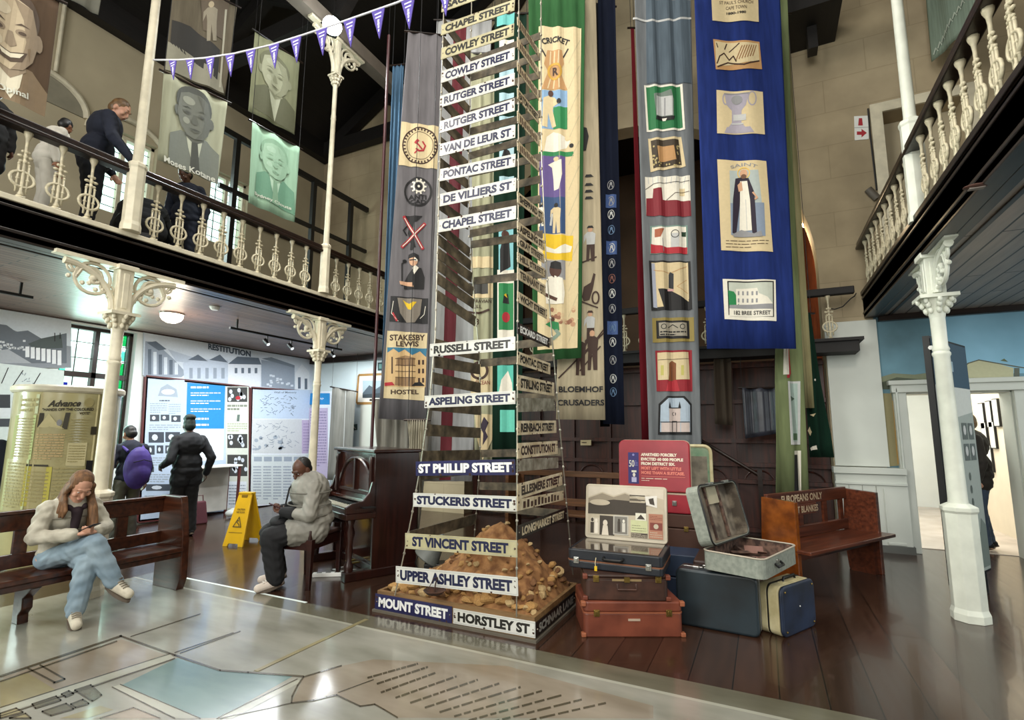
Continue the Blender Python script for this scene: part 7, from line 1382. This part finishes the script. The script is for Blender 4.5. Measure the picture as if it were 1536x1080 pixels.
# seated young person on the left pew, legs crossed, looking at a phone
gx = V((-5.24, 2.33, 0)); s = .95
J = dict(s=s, sit=1, hr=(R(38), R(-8)), hip=V((0, 0, .48)), chest=V((.06, 0, .76)), neck=V((.13, 0, .945)), head=V((.20, .0, 1.045)), shl=V((.08, .15, .875)), shr=V((.08, -.15, .875)), ell=V((.17, .23, .68)), elr=V((.14, -.24, .67)), wrl=V((.34, .07, .69)), wrr=V((.33, -.06, .685)),
    hpl=V((.02, .09, .47)), hpr=V((.02, -.09, .47)), knl=V((.36, .03, .46)), anl=V((.37, -.02, .09)), tol=V((.5, -.06, .04)), knr=V((.39, .05, .6)), anr=V((.47, .19, .27)), tor=V((.6, .23, .2)))
gb, hd, HM = person('person in cream jacket and jeans sitting cross-legged on the left pew, looking at a phone', gx, 0, J, skin_l, beige_j, jeans, cream_s, hair_b, long_hair, .9, .0065, 0, 1.03, 1.2, legw=1.12, hands={'l': {'d': (.5, -.85, .0), 'n': (.2, 0, 1), 'curl': .7}, 'r': {'d': (.6, .8, .05), 'n': (-.1, 0, 1), 'curl': .8}}, wr=.005, laces=mat('grey_lace', '#8d8474', .8))
N_ = Blob(); N_.cap(J['neck'] + V((-.05, -.05, -.02)), J['neck'] + V((-.05, .05, -.02)), .035, .035); N_.cap(J['neck'] + V((-.03, -.07, -.02)), J['neck'] + V((.05, -.05, -.07)), .03, .024); N_.cap(J['neck'] + V((-.03, .07, -.02)), J['neck'] + V((.05, .05, -.07)), .03, .024); N_.cap(J['neck'] + V((.06, 0, -.1)), J['chest'] + V((.12, 0, -.04)), .04, .03); N_.build('hood_collar', mat('dark_plum_cloth', '#2a1c22', .9), gb, .008)
for k, z in ((0, .8), (1, .7)): MB().tube([J['chest'] + V((.13 * cos(a), .2 * sin(a), z - .76)) for a in [pi * i / 14 - pi / 2 for i in range(15)]], .005, mat('jacket_stripe', '#7d7768', .8), 6).build('jacket_seam', gb, True)
MB().tube([V((.38, .02, .17)), V((.41, -.01, .165)), V((.385, -.05, .17))], .006, white, 6).build('shoe_lace', gb, True)
ph = thing('phone', 'dark phone held by the person sitting on the left pew', 'phone', gx + V((.40, .0, .735)), R(20)); o = MB().box(-.07, -.035, -.004, .07, .035, .004, black).build('phone_body', ph, bevel=.003); ph.rotation_euler = (0, R(-25), R(20)); MB().box(-.064, -.03, .004, .064, .03, .0046, emit('phone_screen', '#6d7f95', .6)).build('screen', ph)
# seated person on the piano stool
wx = V((-4.14, 3.97, 0)); yw = R(232); s = 1.0
J = dict(s=s, sit=1, hr=(R(28), R(36)), hip=V((0, 0, .58)), chest=V((.05, 0, .84)), neck=V((.1, 0, 1.0)), head=V((.145, .0, 1.105)), shl=V((.05, .2, .95)), shr=V((.05, -.2, .95)), ell=V((.08, .29, .7)), elr=V((.08, -.29, .7)), wrl=V((.31, .1, .72)), wrr=V((.31, -.09, .72)),
    hpl=V((.03, .1, .55)), hpr=V((.03, -.1, .55)), knl=V((.4, .13, .49)), knr=V((.4, -.11, .49)), anl=V((.33, .13, .09)), anr=V((.3, -.12, .09)), tol=V((.48, .16, .045)), tor=V((.45, -.15, .045)))
wb, hd, HM = person('person in grey quilted coat and black trousers sitting on the piano stool with a phone', wx, yw, J, skin_d, grey_puf, blk_f, pink_s, hair_k, crop_hair, 1.25, .007, .42, 1.2, 1.0, legw=1.35, hands={'l': {'d': (.45, -.9, .0), 'n': (.2, 0, 1), 'curl': .8}, 'r': {'d': (.5, .85, .05), 'n': (-.1, 0, 1), 'curl': .8}}, wr=.004, laces=mat('white_lace', '#d8d0c6', .8))
for k in 'lr': B = Blob(); B.cap(lerp(J['el' + k], J['wr' + k], .62), lerp(J['el' + k], J['wr' + k], .95), .064, .05); B.build('cuff', blk_f, wb, .008)
N_ = Blob(); N_.chain([J['neck'] + V((.05, -.08, 0)), J['neck'] + V((-.05, -.06, .03)), J['neck'] + V((-.05, .06, .03)), J['neck'] + V((.05, .08, 0))], [.028, .03, .03, .028]); N_.build('coat_collar', mat('pale_collar', '#a39a8c', .8), wb, .008)
for z in (.9, .78, .68): MB().tube([V((.06 + .205 * cos(a), .285 * sin(a), z)) for a in [2 * pi * i / 24 for i in range(24)]], .006, mat('quilt_seam', '#6d6a62', .8), 6, True).build('quilt_seam', wb, True)
hb = thing('shoulder_bag', 'black shoulder bag on the lap of the person in the grey coat', 'bag', wx + Matrix.Rotation(yw, 3, 'Z') @ V((.33, 0, .575)), yw); B = Blob(); B.ell((0, .0, .04), (.09, .15, .055)); B.build('bag_body', blk_f, hb, .01); B = MB().tube([V((.02, .1, .06)), V((-.04, .1, .2)), V((-.07, .06, .36)), V((-.12, -.04, .42)), V((-.24, -.12, .46))], .009, blk_f, 6); B.build('strap', hb, True)
ph = thing('phone', 'phone held by the person in the grey coat on the stool', 'phone', wx + Matrix.Rotation(yw, 3, 'Z') @ V((.37, .0, .765)), yw); MB().box(-.07, -.035, -.004, .07, .035, .004, mat('dark_red_case', '#3a1418', .4)).build('phone_body', ph, bevel=.003); ph.rotation_euler = (0, R(-25), yw)
# standing visitor in black, seen from behind
J = stand_pose(.95, .02, (R(8), R(-14)), ((-.1, .3, 1.14), (.12, .3, 1.05)), ((-.1, -.3, 1.16), (.02, -.3, .9)), .03)
person('person in black with a dark green headwrap standing before the information boards', (-7.52, 4.76, 0), R(175), J, skin_d, mat('black_jacket', '#10131a', .8, var=.3), blk_f, blk_f, hair_g, bun_hair, 1.12, .01, .08, 1.12, 1.1, legw=1.2)
J = stand_pose(.88, .05, (R(20), R(10)), stride=.02)
person('person in grey trousers wearing a violet backpack, standing behind the left pew', (-7.72, 4.1, 0), R(178), J, skin_m, navy_f, grey_t, blk_f, hair_k, short_hair, 1.0, .01)
vp = mat('violet_backpack_fabric', '#4a3590', .6, hex2='#35246d', scale=5); bp_ = thing('backpack', 'violet backpack on the back of a standing visitor', 'backpack', (-7.72 + .2, 4.1, .78), R(178)); B = Blob(); B.ell((0.0, 0, .22), (.11, .17, .28)); B.ell((-.04, 0, .14), (.1, .14, .15)); B.build('pack_body', vp, bp_, .012)
for e in (-1, 1): MB().tube([V((.08, e * .1, .44)), V((.18, e * .12, .5)), V((.3, e * .13, .42))], .018, vp, 8).build('strap', bp_, True)
MB().tube([V((-.1, -.11, .3)), V((-.13, 0, .33)), V((-.1, .11, .3))], .006, blk_f, 6).build('zip', bp_, True)
J = stand_pose(.93, .1, (R(15), 0)); person('person in dark navy clothes half hidden at the left edge behind the newspaper drum', (-7.75, 2.58, 0), R(150), J, skin_m, navy_f, navy_f, blk_f, hair_k, short_hair, 1.1, .012, .05)
# gallery visitors
G = ZF
J = stand_pose(1.0, .16, (R(26), R(-30)), ((.05, .28, 1.16), (.2, .24, .95)), ((.12, -.3, 1.16), (.32, -.3, .94))); person('sandy-haired person in navy leaning on the left gallery railing', (-6.42, 2.72, G), R(70), J, skin_l, navy_f, mat('dark_navy_trousers', '#0f121c', .9), blk_f, hair_bl, short_hair, 1.12, .01, 0, 1.1)
J = stand_pose(.62, .15, (R(25), R(35)), ((.05, .25, 1.14), (.18, .2, .92))); person('dark-haired child in a white shirt behind the left gallery railing', (-6.05, 2.2, G), R(85), J, skin_m, mat('white_shirt', '#c9c3b6', .85), mat('pale_trousers', '#b3ada0', .85), blk_f, hair_k, short_hair, 1.15, .009, 0, 1.2)
J = stand_pose(.66, .0, (R(20), 0)); person('person in black standing beside the child on the left gallery', (-6.15, 1.8, G), R(10), J, skin_d, blk_f, blk_f, blk_f, hair_k, short_hair, 1.15, .012, .2, 1.15)
J = stand_pose(.86, .1, (R(35), R(-20))); person('person in navy blazer with white collar under the grey portrait banner on the gallery', (-6.8, 3.98, G), R(-55), J, skin_d, navy_f, navy_f, blk_f, hair_k, short_hair, 1.1, .01, 0, 1.1)
s = .95; J = dict(s=s, sit=1, hr=(R(50), 0), hip=V((0, 0, .42)), chest=V((.16, 0, .62)), neck=V((.3, 0, .7)), head=V((.4, .0, .74)), shl=V((.25, .19, .68)), shr=V((.25, -.19, .68)), ell=V((.35, .27, .45)), elr=V((.35, -.27, .45)), wrl=V((.5, .1, .4)), wrr=V((.5, -.1, .4)), hpl=V((.02, .1, .4)), hpr=V((.02, -.1, .4)), knl=V((.42, .15, .45)), knr=V((.42, -.15, .45)), anl=V((.3, .15, .08)), anr=V((.3, -.15, .08)), tol=V((.45, .18, .04)), tor=V((.45, -.18, .04)))
person('person in black crouching behind the left upper column', (-6.5, 3.3, G), R(150), J, skin_d, blk_f, blk_f, blk_f, hair_k, short_hair, 1.3, .012, .2, 1.2); st_ = thing('bench_stool', 'low dark stool under the crouching person on the gallery', 'stool', (-6.5, 3.3, G), R(150)); MB().box(-.2, -.18, .26, .16, .18, .3, black).build('seat', st_)
for x in (-.17, .13):
    for y in (-.15, .15): MB().box(x - .015, y - .015, 0, x + .015, y + .015, .26, black).build('leg', st_)
J = stand_pose(1.0, .03, (R(5), 0), stride=.03); person('person in dark jacket and jeans standing in the bright room beyond the doorway', (2.55, 9.0, .006), R(170), J, skin_l, mat('brown_black_jacket', '#1f1811', .8), denim, blk_f, hair_bl, short_hair, 1.1, .01, .05, 1.1)

bpy.data.scenes.remove(TMP)
